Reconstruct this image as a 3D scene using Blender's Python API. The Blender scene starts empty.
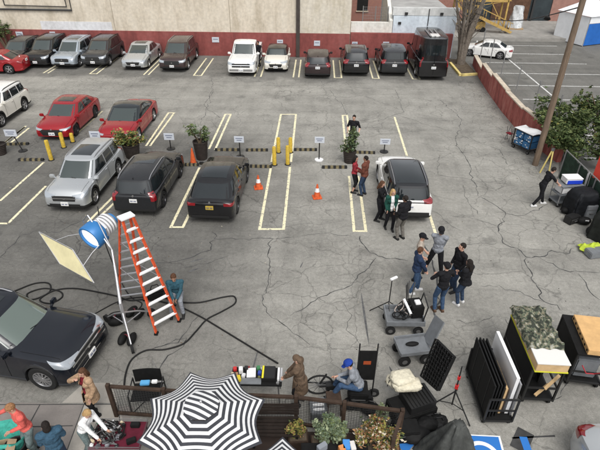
import bpy, bmesh, math, random
from mathutils import Vector, Matrix, noise
from mathutils.bvhtree import BVHTree
S = bpy.context.scene
COL = S.collection
PI = math.pi
rnd = random.Random(7)

# ---------------- camera, sky, sun, exposure ----------------
CAM_H, YAW, PITCH, ROLL, FPX = 9.4, 0.0313, 0.5753, -0.0072, 496.5
fw = Vector((-math.sin(YAW)*math.cos(PITCH), math.cos(YAW)*math.cos(PITCH), -math.sin(PITCH)))
rt = Vector((math.cos(YAW), math.sin(YAW), 0))
dn = fw.cross(rt)
r2 = math.cos(ROLL)*rt + math.sin(ROLL)*dn
d2 = -math.sin(ROLL)*rt + math.cos(ROLL)*dn
cam = bpy.data.cameras.new('camera'); co = bpy.data.objects.new('camera', cam); COL.objects.link(co)
cam.sensor_width = 36; cam.lens = FPX/600*36; cam.clip_end = 800; cam.clip_start = .1
M3 = Matrix((r2, -d2, -fw)).transposed()
co.matrix_world = Matrix.Translation((0, 0, CAM_H)) @ M3.to_4x4()
S.camera = co

SUN_EL, SUN_AZ = math.radians(56), math.radians(165)      # azimuth measured from +Y towards +X
W = bpy.data.worlds.new('World'); S.world = W; W.use_nodes = True
nt = W.node_tree; bg = nt.nodes['Background']
sky = nt.nodes.new('ShaderNodeTexSky'); sky.sky_type = 'NISHITA'; sky.sun_disc = False
sky.sun_elevation = SUN_EL; sky.sun_rotation = SUN_AZ; sky.dust_density = 4; sky.air_density = 1.0
hs = nt.nodes.new('ShaderNodeHueSaturation'); hs.inputs['Saturation'].default_value = .16
nt.links.new(sky.outputs[0], hs.inputs['Color']); nt.links.new(hs.outputs[0], bg.inputs[0])
bg.inputs[1].default_value = .15
sl = bpy.data.lights.new('sun', 'SUN'); sl.energy = .9; sl.angle = math.radians(28); sl.color = (1, .96, .9)
so = bpy.data.objects.new('sun', sl); COL.objects.link(so)
sd = Vector((math.sin(SUN_AZ)*math.cos(SUN_EL), math.cos(SUN_AZ)*math.cos(SUN_EL), math.sin(SUN_EL)))
so.rotation_euler = sd.to_track_quat('Z', 'Y').to_euler(); so.location = (0, 0, 30)
S.render.engine = 'CYCLES'
S.view_settings.view_transform = 'Standard'; S.view_settings.look = 'None'
S.view_settings.exposure = .46; S.view_settings.gamma = 1; S.view_settings.use_curve_mapping = False

# ---------------- placing helper: a point of the survey photo -> point on the level z ----------------
def wp(px, py, Y):      # the same for an upright plane at distance Y
    d = r2*((px-300)/FPX) + d2*((py-225)/FPX) + fw
    t = Y/d.y
    return Vector((d.x*t, Y, CAM_H+d.z*t))
def g(px, py, z=0.0):
    d = r2*((px-300)/FPX) + d2*((py-225)/FPX) + fw
    t = (z-CAM_H)/d.z
    return Vector((d.x*t, d.y*t, z))

# ---------------- materials ----------------
MATS = {}
def mat(name, color, rough=.6, metal=0.0, var=0.0, scale=3.0, coat=0.0, bump=0.0, bscale=None, emit=None, stretch=(1,1,1), color2=None, alpha=None):
    if name in MATS: return MATS[name]
    m = bpy.data.materials.new(name); m.use_nodes = True; MATS[name] = m
    t = m.node_tree; b = t.nodes['Principled BSDF']
    if isinstance(color, (int, float)): color = (color,)*3
    b.inputs['Base Color'].default_value = (*color, 1); b.inputs['Roughness'].default_value = rough
    b.inputs['Metallic'].default_value = metal
    if rough >= .55 and not metal: b.inputs['Specular IOR Level'].default_value = .22
    if coat: b.inputs['Coat Weight'].default_value = coat; b.inputs['Coat Roughness'].default_value = .06
    if emit: b.inputs['Emission Color'].default_value = (*color, 1); b.inputs['Emission Strength'].default_value = emit
    if var or bump:
        tc = t.nodes.new('ShaderNodeTexCoord'); mp = t.nodes.new('ShaderNodeMapping'); mp.inputs['Scale'].default_value = stretch
        t.links.new(tc.outputs['Object'], mp.inputs[0])
        n = t.nodes.new('ShaderNodeTexNoise'); n.inputs['Scale'].default_value = scale; n.inputs['Detail'].default_value = 6; n.inputs['Roughness'].default_value = .62
        t.links.new(mp.outputs[0], n.inputs[0])
        if var:
            r = t.nodes.new('ShaderNodeValToRGB'); r.color_ramp.elements[0].position = .32; r.color_ramp.elements[1].position = .68
            c2 = color2 or tuple(min(1, c*(1+var)) for c in color)
            r.color_ramp.elements[0].color = (*[c*(1-var) for c in color], 1) if not color2 else (*color, 1); r.color_ramp.elements[1].color = (*c2, 1)
            t.links.new(n.outputs[0], r.inputs[0]); t.links.new(r.outputs[0], b.inputs['Base Color'])
        if bump:
            n2 = n
            if bscale:
                n2 = t.nodes.new('ShaderNodeTexNoise'); n2.inputs['Scale'].default_value = bscale; n2.inputs['Detail'].default_value = 4; t.links.new(mp.outputs[0], n2.inputs[0])
            bp = t.nodes.new('ShaderNodeBump'); bp.inputs['Strength'].default_value = bump; bp.inputs['Distance'].default_value = .04
            t.links.new(n2.outputs[0], bp.inputs['Height']); t.links.new(bp.outputs[0], b.inputs['Normal'])
    return m

# ---------------- mesh builder ----------------
class B:
    def __init__(s): s.v = []; s.f = []; s.m = []
    def add(s, vs, fs, m=0):
        o = len(s.v); s.v += [Vector(v) for v in vs]
        for f in fs: s.f.append([i+o for i in f]); s.m.append(m)
        return s
    def box(s, c, d, rot=0, m=0, rx=0, ry=0):
        R = Matrix.Rotation(rot, 3, 'Z') @ Matrix.Rotation(ry, 3, 'Y') @ Matrix.Rotation(rx, 3, 'X'); c = Vector(c)
        vs = [c + R @ Vector((x*d[0]/2, y*d[1]/2, z*d[2]/2)) for x in (-1, 1) for y in (-1, 1) for z in (-1, 1)]
        return s.add(vs, [(0,1,3,2),(4,6,7,5),(0,4,5,1),(2,3,7,6),(0,2,6,4),(1,5,7,3)], m)
    def beam(s, a, b, w, h=None, m=0, up=(0,0,1)):
        a = Vector(a); b = Vector(b); h = h or w; d = (b-a).normalized(); u = Vector(up)
        if abs(d.dot(u)) > .98: u = Vector((1, 0, 0))
        r = d.cross(u).normalized(); u = r.cross(d)
        vs = [p + r*x*w/2 + u*y*h/2 for p in (a, b) for x, y in ((-1,-1),(1,-1),(1,1),(-1,1))]
        return s.add(vs, [(3,2,1,0),(4,5,6,7),(0,1,5,4),(1,2,6,5),(2,3,7,6),(3,0,4,7)], m)
    def cyl(s, a, b, r0, r1=None, n=10, m=0, caps=True):
        a = Vector(a); b = Vector(b); r1 = r0 if r1 is None else r1; d = (b-a).normalized()
        u = d.orthogonal().normalized(); w = d.cross(u); vs = []
        for p, r in ((a, r0), (b, r1)):
            for k in range(n): t = 2*PI*k/n; vs.append(p + u*math.cos(t)*r + w*math.sin(t)*r)
        fs = [(k, (k+1) % n, n+(k+1) % n, n+k) for k in range(n)]
        if caps: fs += [tuple(range(n-1, -1, -1)), tuple(range(n, 2*n))]
        return s.add(vs, fs, m)
    def tube(s, path, r, n=8, m=0, closed=False):
        P = [Vector(p) for p in path]; N = len(P); vs = []; prev = None
        for i, p in enumerate(P):
            a = P[i-1] if (i > 0 or closed) else P[i]; b = P[(i+1) % N] if (i < N-1 or closed) else P[i]
            d = (b-a).normalized()
            if prev is None: u = d.orthogonal().normalized()
            else: u = (prev - d*prev.dot(d)); u = u.normalized() if u.length > 1e-6 else d.orthogonal().normalized()
            prev = u; w = d.cross(u); rr = r[i] if isinstance(r, (list, tuple)) else r
            for k in range(n): t = 2*PI*k/n; vs.append(p + u*math.cos(t)*rr + w*math.sin(t)*rr)
        fs = []
        for i in range(N if closed else N-1):
            j = (i+1) % N
            for k in range(n): fs.append((i*n+k, i*n+(k+1) % n, j*n+(k+1) % n, j*n+k))
        if not closed: fs += [tuple(range(n-1, -1, -1)), tuple(range((N-1)*n, N*n))]
        return s.add(vs, fs, m)
    def lathe(s, prof, c=(0,0,0), n=20, m=0, axis='Z'):
        c = Vector(c); vs = []; N = len(prof)
        for r, z in prof:
            for k in range(n):
                t = 2*PI*k/n; p = Vector((r*math.cos(t), r*math.sin(t), z))
                if axis == 'Y': p = Vector((p.x, p.z, -p.y))
                if axis == 'X': p = Vector((p.z, p.x, p.y))
                vs.append(c+p)
        fs = [(i*n+k, i*n+(k+1) % n, (i+1)*n+(k+1) % n, (i+1)*n+k) for i in range(N-1) for k in range(n)]
        return s.add(vs, fs, m)
    def prism(s, poly, z0, z1, m=0):
        n = len(poly); vs = [Vector((p[0], p[1], z0)) for p in poly] + [Vector((p[0], p[1], z1)) for p in poly]
        return s.add(vs, [tuple(range(n-1, -1, -1)), tuple(range(n, 2*n))] + [(k, (k+1) % n, n+(k+1) % n, n+k) for k in range(n)], m)
    def grid(s, fn, nu, nv, m=0):
        vs = [fn(i/nu, j/nv) for i in range(nu+1) for j in range(nv+1)]
        return s.add(vs, [(i*(nv+1)+j, (i+1)*(nv+1)+j, (i+1)*(nv+1)+j+1, i*(nv+1)+j+1) for i in range(nu) for j in range(nv)], m)
    def build(s, name, mats, parent=None, smooth=None, bevel=0, solid=0, ang=38, sub=0, loc=None, fixn=True):
        me = bpy.data.meshes.new(name)
        bm = bmesh.new(); vs = [bm.verts.new(v) for v in s.v]
        for f, mi in zip(s.f, s.m):
            try: q = bm.faces.new([vs[i] for i in f]); q.material_index = mi
            except ValueError: pass
        if fixn: bmesh.ops.remove_doubles(bm, verts=bm.verts, dist=1e-5); bmesh.ops.recalc_face_normals(bm, faces=bm.faces)
        if bevel:
            bmesh.ops.bevel(bm, geom=[e for e in bm.edges if len(e.link_faces) == 2 and e.calc_face_angle(0) > .6], offset=bevel, segments=2, affect='EDGES', clamp_overlap=True)
        if solid:
            bmesh.ops.solidify(bm, geom=bm.faces[:], thickness=solid)
        if smooth:
            for f in bm.faces: f.smooth = True
            a = math.radians(ang)
            for e in bm.edges:
                if len(e.link_faces) == 2 and e.calc_face_angle(0) > a: e.smooth = False
        bm.to_mesh(me); bm.free()
        for m in (mats if isinstance(mats, (list, tuple)) else [mats]): me.materials.append(m)
        o = bpy.data.objects.new(name, me); COL.objects.link(o)
        if parent: o.parent = parent
        if loc is not None: o.location = loc
        return o

def tag(o, label=None, cat=None, group=None, kind=None):
    if label: o['label'] = label
    if cat: o['category'] = cat
    if group: o['group'] = group
    if kind: o['kind'] = kind
    return o
def thing(name, label, cat, loc=(0,0,0), rz=0, group=None):
    o = bpy.data.objects.new(name, None); COL.objects.link(o); o.location = loc; o.rotation_euler = (0, 0, rz)
    o.empty_display_size = .2
    return tag(o, label, cat, group)
def kids(o): return [c for c in bpy.data.objects if c.parent == o]
def dup(o, parent=None):
    ks = kids(o); c = o.copy(); COL.objects.link(c)
    if parent: c.parent = parent
    for k in ks: dup(k, c)
    return c
def smoothpath(pts, n=6):
    P = [Vector(p) for p in pts]; out = []
    for i in range(len(P)-1):
        p0 = P[max(i-1, 0)]; p1 = P[i]; p2 = P[i+1]; p3 = P[min(i+2, len(P)-1)]
        for k in range(n):
            t = k/n
            out.append(.5*((2*p1)+(p2-p0)*t+(2*p0-5*p1+4*p2-p3)*t*t+(3*p1-p0-3*p2+p3)*t**3))
    out.append(P[-1]); return out
# ================= SETTING =================
WY = 37.0       # face of the rear wall
def asphalt(name, base, warm=1.0, cracks=True, dark_patch=True):
    m = bpy.data.materials.new(name); m.use_nodes = True; t = m.node_tree; N = t.nodes; L = t.links
    b = N['Principled BSDF']; b.inputs['Roughness'].default_value = .88
    tc = N.new('ShaderNodeTexCoord')
    def noise(scale, detail=5, rough=.6, src=None, dist=0):
        n = N.new('ShaderNodeTexNoise'); n.inputs['Scale'].default_value = scale; n.inputs['Detail'].default_value = detail
        n.inputs['Roughness'].default_value = rough; n.inputs['Distortion'].default_value = dist
        L.new(src or tc.outputs['Object'], n.inputs[0]); return n.outputs[0]
    def ramp(src, p0, p1, c0, c1):
        r = N.new('ShaderNodeValToRGB'); r.color_ramp.elements[0].position = p0; r.color_ramp.elements[1].position = p1
        r.color_ramp.elements[0].color = (c0, c0, c0, 1); r.color_ramp.elements[1].color = (c1, c1, c1, 1); L.new(src, r.inputs[0]); return r.outputs[0]
    def mul(a, c, f=1.0):
        x = N.new('ShaderNodeMix'); x.data_type = 'RGBA'; x.blend_type = 'MULTIPLY'; x.inputs[0].default_value = f; L.new(a, x.inputs[6]); L.new(c, x.inputs[7]); return x.outputs[2]
    col = N.new('ShaderNodeRGB'); col.outputs[0].default_value = (base*1.03, base*1.0, base*.90*warm, 1)
    c = col.outputs[0]
    c = mul(c, ramp(noise(.16, 4), .3, .7, .88, 1.08))
    c = mul(c, ramp(noise(.9, 6, .7), .3, .7, .86, 1.07))
    c = mul(c, ramp(noise(.42, 7, .75, None, .6), .40, .50, .84, 1.0))
    c = mul(c, ramp(noise(9, 7, .85), .36, .64, .76, 1.16))
    c = mul(c, ramp(noise(38, 3, .85), .32, .68, .76, 1.2))
    # streaks running across the lot
    mp = N.new('ShaderNodeMapping'); mp.inputs['Scale'].default_value = (.16, 1.1, 1); L.new(tc.outputs['Object'], mp.inputs[0])
    c = mul(c, ramp(noise(.9, 5, .65, mp.outputs[0], .3), .38, .62, .86, 1.05))
    mp3 = N.new('ShaderNodeMapping'); mp3.inputs['Scale'].default_value = (1.0, .2, 1); L.new(tc.outputs['Object'], mp3.inputs[0])
    c = mul(c, ramp(noise(1.6, 4, .6, mp3.outputs[0], .2), .33, .55, .88, 1.02))
    # oil spots
    v = N.new('ShaderNodeTexVoronoi'); v.inputs['Scale'].default_value = .45; v.inputs['Randomness'].default_value = 1
    L.new(tc.outputs['Object'], v.inputs[0])
    n8 = noise(2.2, 5, .7)
    ad = N.new('ShaderNodeMath'); ad.operation = 'MULTIPLY_ADD'; ad.inputs[1].default_value = .55; L.new(n8, ad.inputs[0]); L.new(v.outputs['Distance'], ad.inputs[2])
    c = mul(c, ramp(ad.outputs[0], .30, .44, .66, 1.0))
    if cracks:
        def crack(scale, w0, w1, d0, mlo, mhi, mscale, dist=.35):
            nd = N.new('ShaderNodeTexNoise'); nd.inputs['Scale'].default_value = 1.3; nd.inputs['Detail'].default_value = 5; L.new(tc.outputs['Object'], nd.inputs[0])
            mx = N.new('ShaderNodeVectorMath'); mx.operation = 'MULTIPLY_ADD'; mx.inputs[1].default_value = (dist*2,)*3
            L.new(nd.outputs['Color'], mx.inputs[0]); L.new(tc.outputs['Object'], mx.inputs[2])
            vo = N.new('ShaderNodeTexVoronoi'); vo.feature = 'DISTANCE_TO_EDGE'; vo.inputs['Scale'].default_value = scale; L.new(mx.outputs[0], vo.inputs[0])
            rr = ramp(vo.outputs['Distance'], w0, w1, d0, 1.0)
            mask = ramp(noise(mscale, 3), mlo, mhi, 0, 1)
            x = N.new('ShaderNodeMix'); x.data_type = 'RGBA'; L.new(mask, x.inputs[0]); x.inputs[6].default_value = (1, 1, 1, 1); L.new(rr, x.inputs[7]); return x.outputs[2]
        c = mul(c, crack(.30, .001, .006, .58, .42, .55, .25))
        c = mul(c, crack(.95, .003, .016, .58, .44, .56, .16))
        c = mul(c, crack(2.4, .008, .045, .66, .50, .62, .12, .18))
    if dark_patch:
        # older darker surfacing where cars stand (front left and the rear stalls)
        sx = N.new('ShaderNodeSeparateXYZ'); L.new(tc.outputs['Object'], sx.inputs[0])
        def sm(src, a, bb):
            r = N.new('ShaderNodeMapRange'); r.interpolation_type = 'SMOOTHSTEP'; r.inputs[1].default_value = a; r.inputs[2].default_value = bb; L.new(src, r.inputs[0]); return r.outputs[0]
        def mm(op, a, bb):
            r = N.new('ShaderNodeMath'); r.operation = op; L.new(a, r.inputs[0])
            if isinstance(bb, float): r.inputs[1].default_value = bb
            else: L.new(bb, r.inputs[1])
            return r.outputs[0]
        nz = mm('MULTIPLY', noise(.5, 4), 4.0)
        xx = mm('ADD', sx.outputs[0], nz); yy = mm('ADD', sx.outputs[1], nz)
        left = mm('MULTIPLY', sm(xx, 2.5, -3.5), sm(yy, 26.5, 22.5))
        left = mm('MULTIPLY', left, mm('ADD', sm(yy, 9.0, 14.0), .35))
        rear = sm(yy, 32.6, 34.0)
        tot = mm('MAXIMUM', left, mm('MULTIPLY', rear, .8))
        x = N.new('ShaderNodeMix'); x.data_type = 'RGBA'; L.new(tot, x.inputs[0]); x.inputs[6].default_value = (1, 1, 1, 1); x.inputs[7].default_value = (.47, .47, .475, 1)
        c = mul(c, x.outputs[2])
    L.new(c, b.inputs['Base Color'])
    bp = N.new('ShaderNodeBump'); bp.inputs['Strength'].default_value = .35; bp.inputs['Distance'].default_value = .012
    L.new(noise(45, 4, .75), bp.inputs['Height']); L.new(bp.outputs[0], b.inputs['Normal'])
    return m
M_lot = asphalt('worn_asphalt', .295)
M_side = asphalt('side_asphalt', .15, 1.0, False, False)
M_black = mat('crack_tar', .06, .9, var=.4, scale=4)

def sheet(name, pts, z, m, label=None, cat=None):
    o = B().add([(p[0], p[1], z) for p in pts], [tuple(range(len(pts)))]).build(name, m, fixn=False)
    if o.data.polygons[0].normal.z < 0: o.data.flip_normals()
    return tag(o, label, cat, kind='structure')
sheet('ground', [(-250, -60), (250, -60), (250, 400), (-250, 400)], -.004, mat('far_ground', (.16, .155, .145), .95, var=.2, scale=.3))
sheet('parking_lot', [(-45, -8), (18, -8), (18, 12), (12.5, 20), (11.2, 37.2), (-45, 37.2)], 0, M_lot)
SP = [g(*q) for q in ((474, 65), (481, 79), (490, 93), (503, 111), (519, 130), (538, 147), (558, 162), (558, 178), (640, 268))]
sheet('side_lot', [(60, 4), (60, 47), (9.9, 47), (9.9, 36.9)]+[(q.x+.03, q.y) for q in SP]+[(SP[-1].x, 4)], .0015, M_side)

# painted lines --------------------------------------------------
def worn_paint(name, color, wear=.5, under=.2):
    m = bpy.data.materials.new(name); m.use_nodes = True; t = m.node_tree; N = t.nodes; L = t.links; b = N['Principled BSDF']; b.inputs['Roughness'].default_value = .7
    tc = N.new('ShaderNodeTexCoord'); n = N.new('ShaderNodeTexNoise'); n.inputs['Scale'].default_value = 9; n.inputs['Detail'].default_value = 8; n.inputs['Roughness'].default_value = .75
    L.new(tc.outputs['Object'], n.inputs[0]); r = N.new('ShaderNodeValToRGB'); e = r.color_ramp.elements
    e[0].position = wear-.09; e[0].color = (under, under, under*.95, 1); e[1].position = wear; e[1].color = (*color, 1)
    L.new(n.outputs[0], r.inputs[0]); L.new(r.outputs[0], b.inputs['Base Color']); return m
M_yel = worn_paint('worn_cream_paint', (.74, .68, .46), .475)
M_wht = worn_paint('worn_white_paint', (.62, .62, .60), .47, .15)
lb = B(); Z1 = .004
def stripe(b, a, c, w=.1, z=Z1, m=0):
    a = Vector((a[0], a[1], 0)); c = Vector((c[0], c[1], 0)); d = (c-a).normalized(); r = Vector((d.y, -d.x, 0))*w/2
    b.add([(*(a+r).xy, z), (*(c+r).xy, z), (*(c-r).xy, z), (*(a-r).xy, z)], [(0, 1, 2, 3)], m)
def hair(b, pa, pb, pc, pd):      # hairpin: side line pa-pb, cross at pb-pc, side line pc-pd
    A, Bp, Cp, D = [g(*q) for q in (pa, pb, pc, pd)]
    stripe(b, A, Bp); stripe(b, Cp, D)
    e = (Cp-Bp).normalized()*.05; n = (A-Bp).normalized()*.052
    stripe(b, Bp+e+n, Cp-e+n, .1)
hair(lb, (271, 167), (259.5, 230), (283.5, 230), (290, 167))
hair(lb, (271.5, 162), (281, 114), (296, 114), (291, 162))
hair(lb, (199.5, 167.5), (170.5, 228), (182.5, 228), (201, 190))
hair(lb, (209, 149), (225.5, 114), (231, 114), (215, 150))
hair(lb, (146, 146), (168.7, 112.5), (174.5, 112.5), (150, 146))
hair(lb, (347, 160), (342.5, 115), (347, 115), (352, 150))
hair(lb, (349, 176), (354.2, 232), (366, 232), (358, 176))
for a, c in (((394.5, 117), (407, 156)), ((426, 203), (436.5, 237)), ((102.5, 111), (71, 139)), ((43.7, 162.5), (0, 201)), ((46, 186), (8, 223.5)), ((8, 223.5), (-8, 223.5)),
             ((134, 176), (88, 222)), ((139, 180), (94, 222)), ((26, 126), (2, 145)), ((29, 128), (8, 145)), ((-5, 150), (25, 127))):
    stripe(lb, g(*a), g(*c))
for x in (-17.8, -17.5, -14.75, -14.3, -11.2, -10.9, -7.95, -7.45, -3.6, -4.0, -1.8, -1.5, -1.15, 1.15, 1.6, 3.6, 4.0, 6.15, 6.6):
    if x in (-1.8,): continue
    stripe(lb, (x, 31.9), (x, 36.2))
for a, c in ((1.15, 1.6), (3.6, 4.0), (6.15, 6.6), (-14.75, -14.3), (-7.95, -7.45)): stripe(lb, (a+.05, 31.95), (c-.05, 31.95))
tag(lb.build('parking_lines', M_yel, fixn=False), kind='structure')
lw = B()
for i in range(12):
    y = 20.5+i*2.62 - (0 if i else 0)
    stripe(lw, (11.9, y), (13.75, y), .09); stripe(lw, (13.95, y), (19.0, y), .09)
stripe(lw, (13.85, 19), (13.85, 40), .1)
tag(lw.build('side_lot_lines', M_wht, fixn=False), kind='structure')
# blue bay marking at the lower edge
bm_ = B(); A = [g(460, 434), g(500, 436), g(507, 462), g(462, 462)]
M_blue = worn_paint('blue_marking_paint', (.02, .16, .50), .36, .2); M_wp = worn_paint('white_marking_paint', (.78, .78, .76), .38, .2)
def quad(b, P, z, m): b.add([(p.x, p.y, z) for p in P], [(0, 1, 2, 3)], m)
ctr = (A[0]+A[1]+A[2]+A[3])/4
quad(bm_, A, .004, 1); quad(bm_, [ctr+(p-ctr)*.9 for p in A], .008, 0)
c0 = g(483, 457); N_ = 30
vs_ = [(c0.x+r*math.cos(t), c0.y+r*math.sin(t), .012) for k in range(N_) for t in [.3+5.2*k/(N_-1)] for r in (.26, .35)]
bm_.add(vs_, [(2*k, 2*k+1, 2*k+3, 2*k+2) for k in range(N_-1)], 1)
tag(bm_.build('blue_parking_marking', [M_blue, M_wp], fixn=False), kind='structure')
bs = B()
for a, c, w, m in (((523, 437), (532, 462), .16, 0), ((402, 450), (418, 432), .22, 0), ((512, 438), (555, 436), .04, 2), ((526, 431), (518, 450), .34, 2)):
    stripe(bs, g(*a), g(*c), w, .004 if m == 2 else .008, m)
stripe(bs, g(440, 437), g(400, 433), .25, .004, 0)
tag(bs.build('blue_stripe_marking', [M_blue, M_wp, mat('black_patch_paint', .05, .9, var=.3)], fixn=False), kind='structure')
# cracks of the surface, where they run on the ground
ck = B()
def crackline(pts, w=.045, amp=.07, seed=0):
    r = random.Random(seed); P = [g(*p) for p in pts]; Q = []
    for a, c in zip(P[:-1], P[1:]):
        n = max(2, int((c-a).length/.13)); d = (c-a).normalized(); s = Vector((-d.y, d.x, 0))
        ph = [r.uniform(0, 6.28) for _ in range(4)]; LL = (c-a).length
        for k in range(n):
            u = LL*k/n; env = min(1, 3*k/n, 3*(n-k)/n)
            Q.append(a+(c-a)*k/n + s*env*(amp*.5*math.sin(1.3*u+ph[0])+amp*.45*math.sin(3.1*u+ph[1])+amp*.25*math.sin(9*u+ph[2])+r.gauss(0, .32)*amp))
    Q.append(P[-1])
    L_ = []; R_ = []
    for i, p in enumerate(Q):
        d = (Q[min(i+1, len(Q)-1)]-Q[max(i-1, 0)]).normalized(); s = Vector((-d.y, d.x, 0)); ww = w*r.uniform(.25, 1.0)*(.4 if i in (0, len(Q)-1) else 1)
        L_.append(p+s*ww/2); R_.append(p-s*ww/2)
    for i in range(len(Q)-1):
        ck.add([(*L_[i].xy, .003), (*L_[i+1].xy, .003), (*R_[i+1].xy, .003), (*R_[i].xy, .003)], [(0, 1, 2, 3)])
for i, (pts, w) in enumerate([
 ([(360,236),(366,248),(378,256),(408,261)], .06), ([(376,258),(358,275),(352,285),(330,293),(305,308),(290,316)], .05), ([(420,240),(430,255),(437,275),(440,300),(436,318)], .08),
 ([(300,236),(330,233),(352,235)], .03), ([(212,232),(214,239),(240,239),(262,238),(295,237)], .05), ([(214,240),(211,250),(190,258),(155,263)], .06), ([(273,239),(269,250),(270,262),(266,290),(262,302)], .05),
 ([(430,210),(447,222),(460,230)], .03), ([(478,196),(505,212),(498,226),(503,243),(526,257),(540,257),(548,252),(566,254),(575,248)], .06),
 ([(503,214),(525,215),(548,204)], .05), ([(526,258),(530,270),(540,290),(545,302),(560,310)], .06), ([(465,245),(480,243),(502,243)], .035), ([(540,258),(570,272),(600,273)], .05),
 ([(578,273),(590,292),(600,300)], .04), ([(450,216),(475,219),(500,227)], .03), ([(480,286),(510,290),(545,302)], .03), ([(0,258),(20,236),(38,230),(60,232),(84,220)], .05),
 ([(85,305),(60,312),(100,320)], .03), ([(150,375),(178,350),(187,338)], .05), ([(187,338),(150,350),(178,343),(192,322),(205,310)], .04), ([(262,302),(272,318),(290,330),(310,345)], .04),
 ([(0,170),(40,174),(80,171)], .03), ([(440,100),(462,120),(455,140),(470,165),(478,196)], .05), ([(400,116),(430,126),(452,131)], .04), ([(330,90),(345,110),(350,125)], .04),
 ([(300,96),(330,98),(365,96),(400,110)], .035), ([(212,90),(206,110),(200,125)], .04), ([(212,78),(213,92),(204,105),(220,118)], .04), ([(395,90),(404,112),(372,122),(345,122)], .04),
 ([(460,135),(500,150),(508,165)], .035), ([(0,98),(60,99),(120,97),(200,101)], .03), ([(230,86),(320,85),(400,90),(460,88)], .035), ([(90,80),(130,86),(190,84)], .03), ([(270,100),(300,92),(330,82),(345,76)], .03),
 ([(430,150),(470,153),(520,152)], .03), ([(440,155),(438,175),(480,182),(505,180)], .03), ([(320,80),(326,92),(330,104)], .03), ([(463,185),(470,205),(478,215)], .03), ([(505,318),(520,335)], .03),
 ([(560,395),(575,375),(585,350)], .05), ([(575,375),(600,377)], .03), ([(520,380),(540,400),(562,396)], .03), ([(100,225),(80,243),(72,262)], .04), ([(155,205),(150,222),(140,230),(165,232)], .03),
 ([(230,255),(212,262),(180,268)], .03), ([(340,300),(352,315),(346,330),(360,345)], .02), ([(455,320),(480,322),(500,317)], .03)]):
    crackline(pts, w*.78, .10, i)
tag(ck.build('asphalt_cracks', M_black, fixn=False), kind='structure')
# tyre skid / tar drip marks
sk = B()
for a, c, w in (((361, 292), (369, 345), .085), ((389, 366), (396, 380), .07), ((200, 268), (188, 272), .1), ((300, 268), (303, 262), .06), ((190, 262), (205, 258), .08), ((250,380),(258,350),.06)):
    a = g(*a); c = g(*c); d = (c-a).normalized(); s = Vector((-d.y, d.x, 0)); n = 12
    for k in range(n):
        w0 = w*math.sin(PI*k/n)**.6*.7; w1 = w*math.sin(PI*(k+1)/n)**.6*.7; p = a.lerp(c, k/n); q = a.lerp(c, (k+1)/n)
        sk.add([(*(p+s*w0/2).xy, .0035), (*(q+s*w1/2).xy, .0035), (*(q-s*w1/2).xy, .0035), (*(p-s*w0/2).xy, .0035)], [(0,1,2,3)])
tag(sk.build('tar_marks', mat('tar_mark', .10, .9, var=.4, scale=6), fixn=False), kind='structure')

# pavement (lower left)
M_conc = mat('pavement_concrete', (.225, .205, .19), .9, var=.16, scale=1.4, bump=.3, bscale=30)
M_conc2 = mat('pavement_pale_concrete', (.34, .32, .285), .9, var=.12, scale=2.0, bump=.3, bscale=30)
pv = B()
ky = g(90, 405).y
xs = [-14, -12.2, -10.4, -8.6, -7.0]
sd1 = g(62, 404); sd2 = g(90, 404); sd3 = g(47, 460); sd4 = g(72, 460)
sheet('pavement', [(-16, ky), (g(117, 405).x+.4, ky), (g(117,405).x+.4, -4), (-16, -4)], .005, M_conc)
sheet('pale_pavement_slab', [g(84, 404.5).xy, g(119, 404.5).xy, g(135, 470).xy, g(60, 470).xy], .010, M_conc2)
sheet('ramp_slab', [g(62, 403).xy, g(84, 383).xy, g(112, 383).xy, g(118, 403).xy], .006, M_conc2)
jt = B()
for a, c in (((-5, 405), (117, 404.6)), ((84, 405), (60, 470)), ((40, 405), (10, 460)), ((118, 405), (122, 440)), ((-10, 428), (73, 426))): stripe(jt, g(*a), g(*c), .02, .014)
tag(jt.build('pavement_joints', mat('joint_dark', .06, .95), fixn=False), kind='structure')

# ---------------- rear building and walls ----------------
def wallmat(name, c1, c2, c3, sc=.6, streak=True):
    m = bpy.data.materials.new(name); m.use_nodes = True; t = m.node_tree; N = t.nodes; L = t.links; b = N['Principled BSDF']; b.inputs['Roughness'].default_value = .9
    tc = N.new('ShaderNodeTexCoord'); mp = N.new('ShaderNodeMapping'); mp.inputs['Scale'].default_value = (1.1, 1.1, .30) if streak else (1, 1, 1); L.new(tc.outputs['Object'], mp.inputs[0])
    n = N.new('ShaderNodeTexNoise'); n.inputs['Scale'].default_value = sc*1.7; n.inputs['Detail'].default_value = 8; n.inputs['Roughness'].default_value = .7; L.new(mp.outputs[0], n.inputs[0])
    r = N.new('ShaderNodeValToRGB'); e = r.color_ramp.elements; e[0].position = .36; e[0].color = (*c1, 1); e[1].position = .66; e[1].color = (*c3, 1); x = e.new(.5); x.color = (*c2, 1)
    L.new(n.outputs[0], r.inputs[0])
    n2 = N.new('ShaderNodeTexNoise'); n2.inputs['Scale'].default_value = 5; n2.inputs['Detail'].default_value = 6; L.new(tc.outputs['Object'], n2.inputs[0])
    r2_ = N.new('ShaderNodeValToRGB'); r2_.color_ramp.elements[0].position = .3; r2_.color_ramp.elements[0].color = (.84, .84, .84, 1); r2_.color_ramp.elements[1].position = .7; r2_.color_ramp.elements[1].color = (1.05, 1.05, 1.05, 1)
    L.new(n2.outputs[0], r2_.inputs[0]); mx = N.new('ShaderNodeMix'); mx.data_type = 'RGBA'; mx.blend_type = 'MULTIPLY'; mx.inputs[0].default_value = 1; L.new(r.outputs[0], mx.inputs[6]); L.new(r2_.outputs[0], mx.inputs[7])
    L.new(mx.outputs[2], b.inputs['Base Color'])
    bp = N.new('ShaderNodeBump'); bp.inputs['Strength'].default_value = .4; bp.inputs['Distance'].default_value = .02; L.new(n2.outputs[0], bp.inputs['Height']); L.new(bp.outputs[0], b.inputs['Normal'])
    return m
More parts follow.
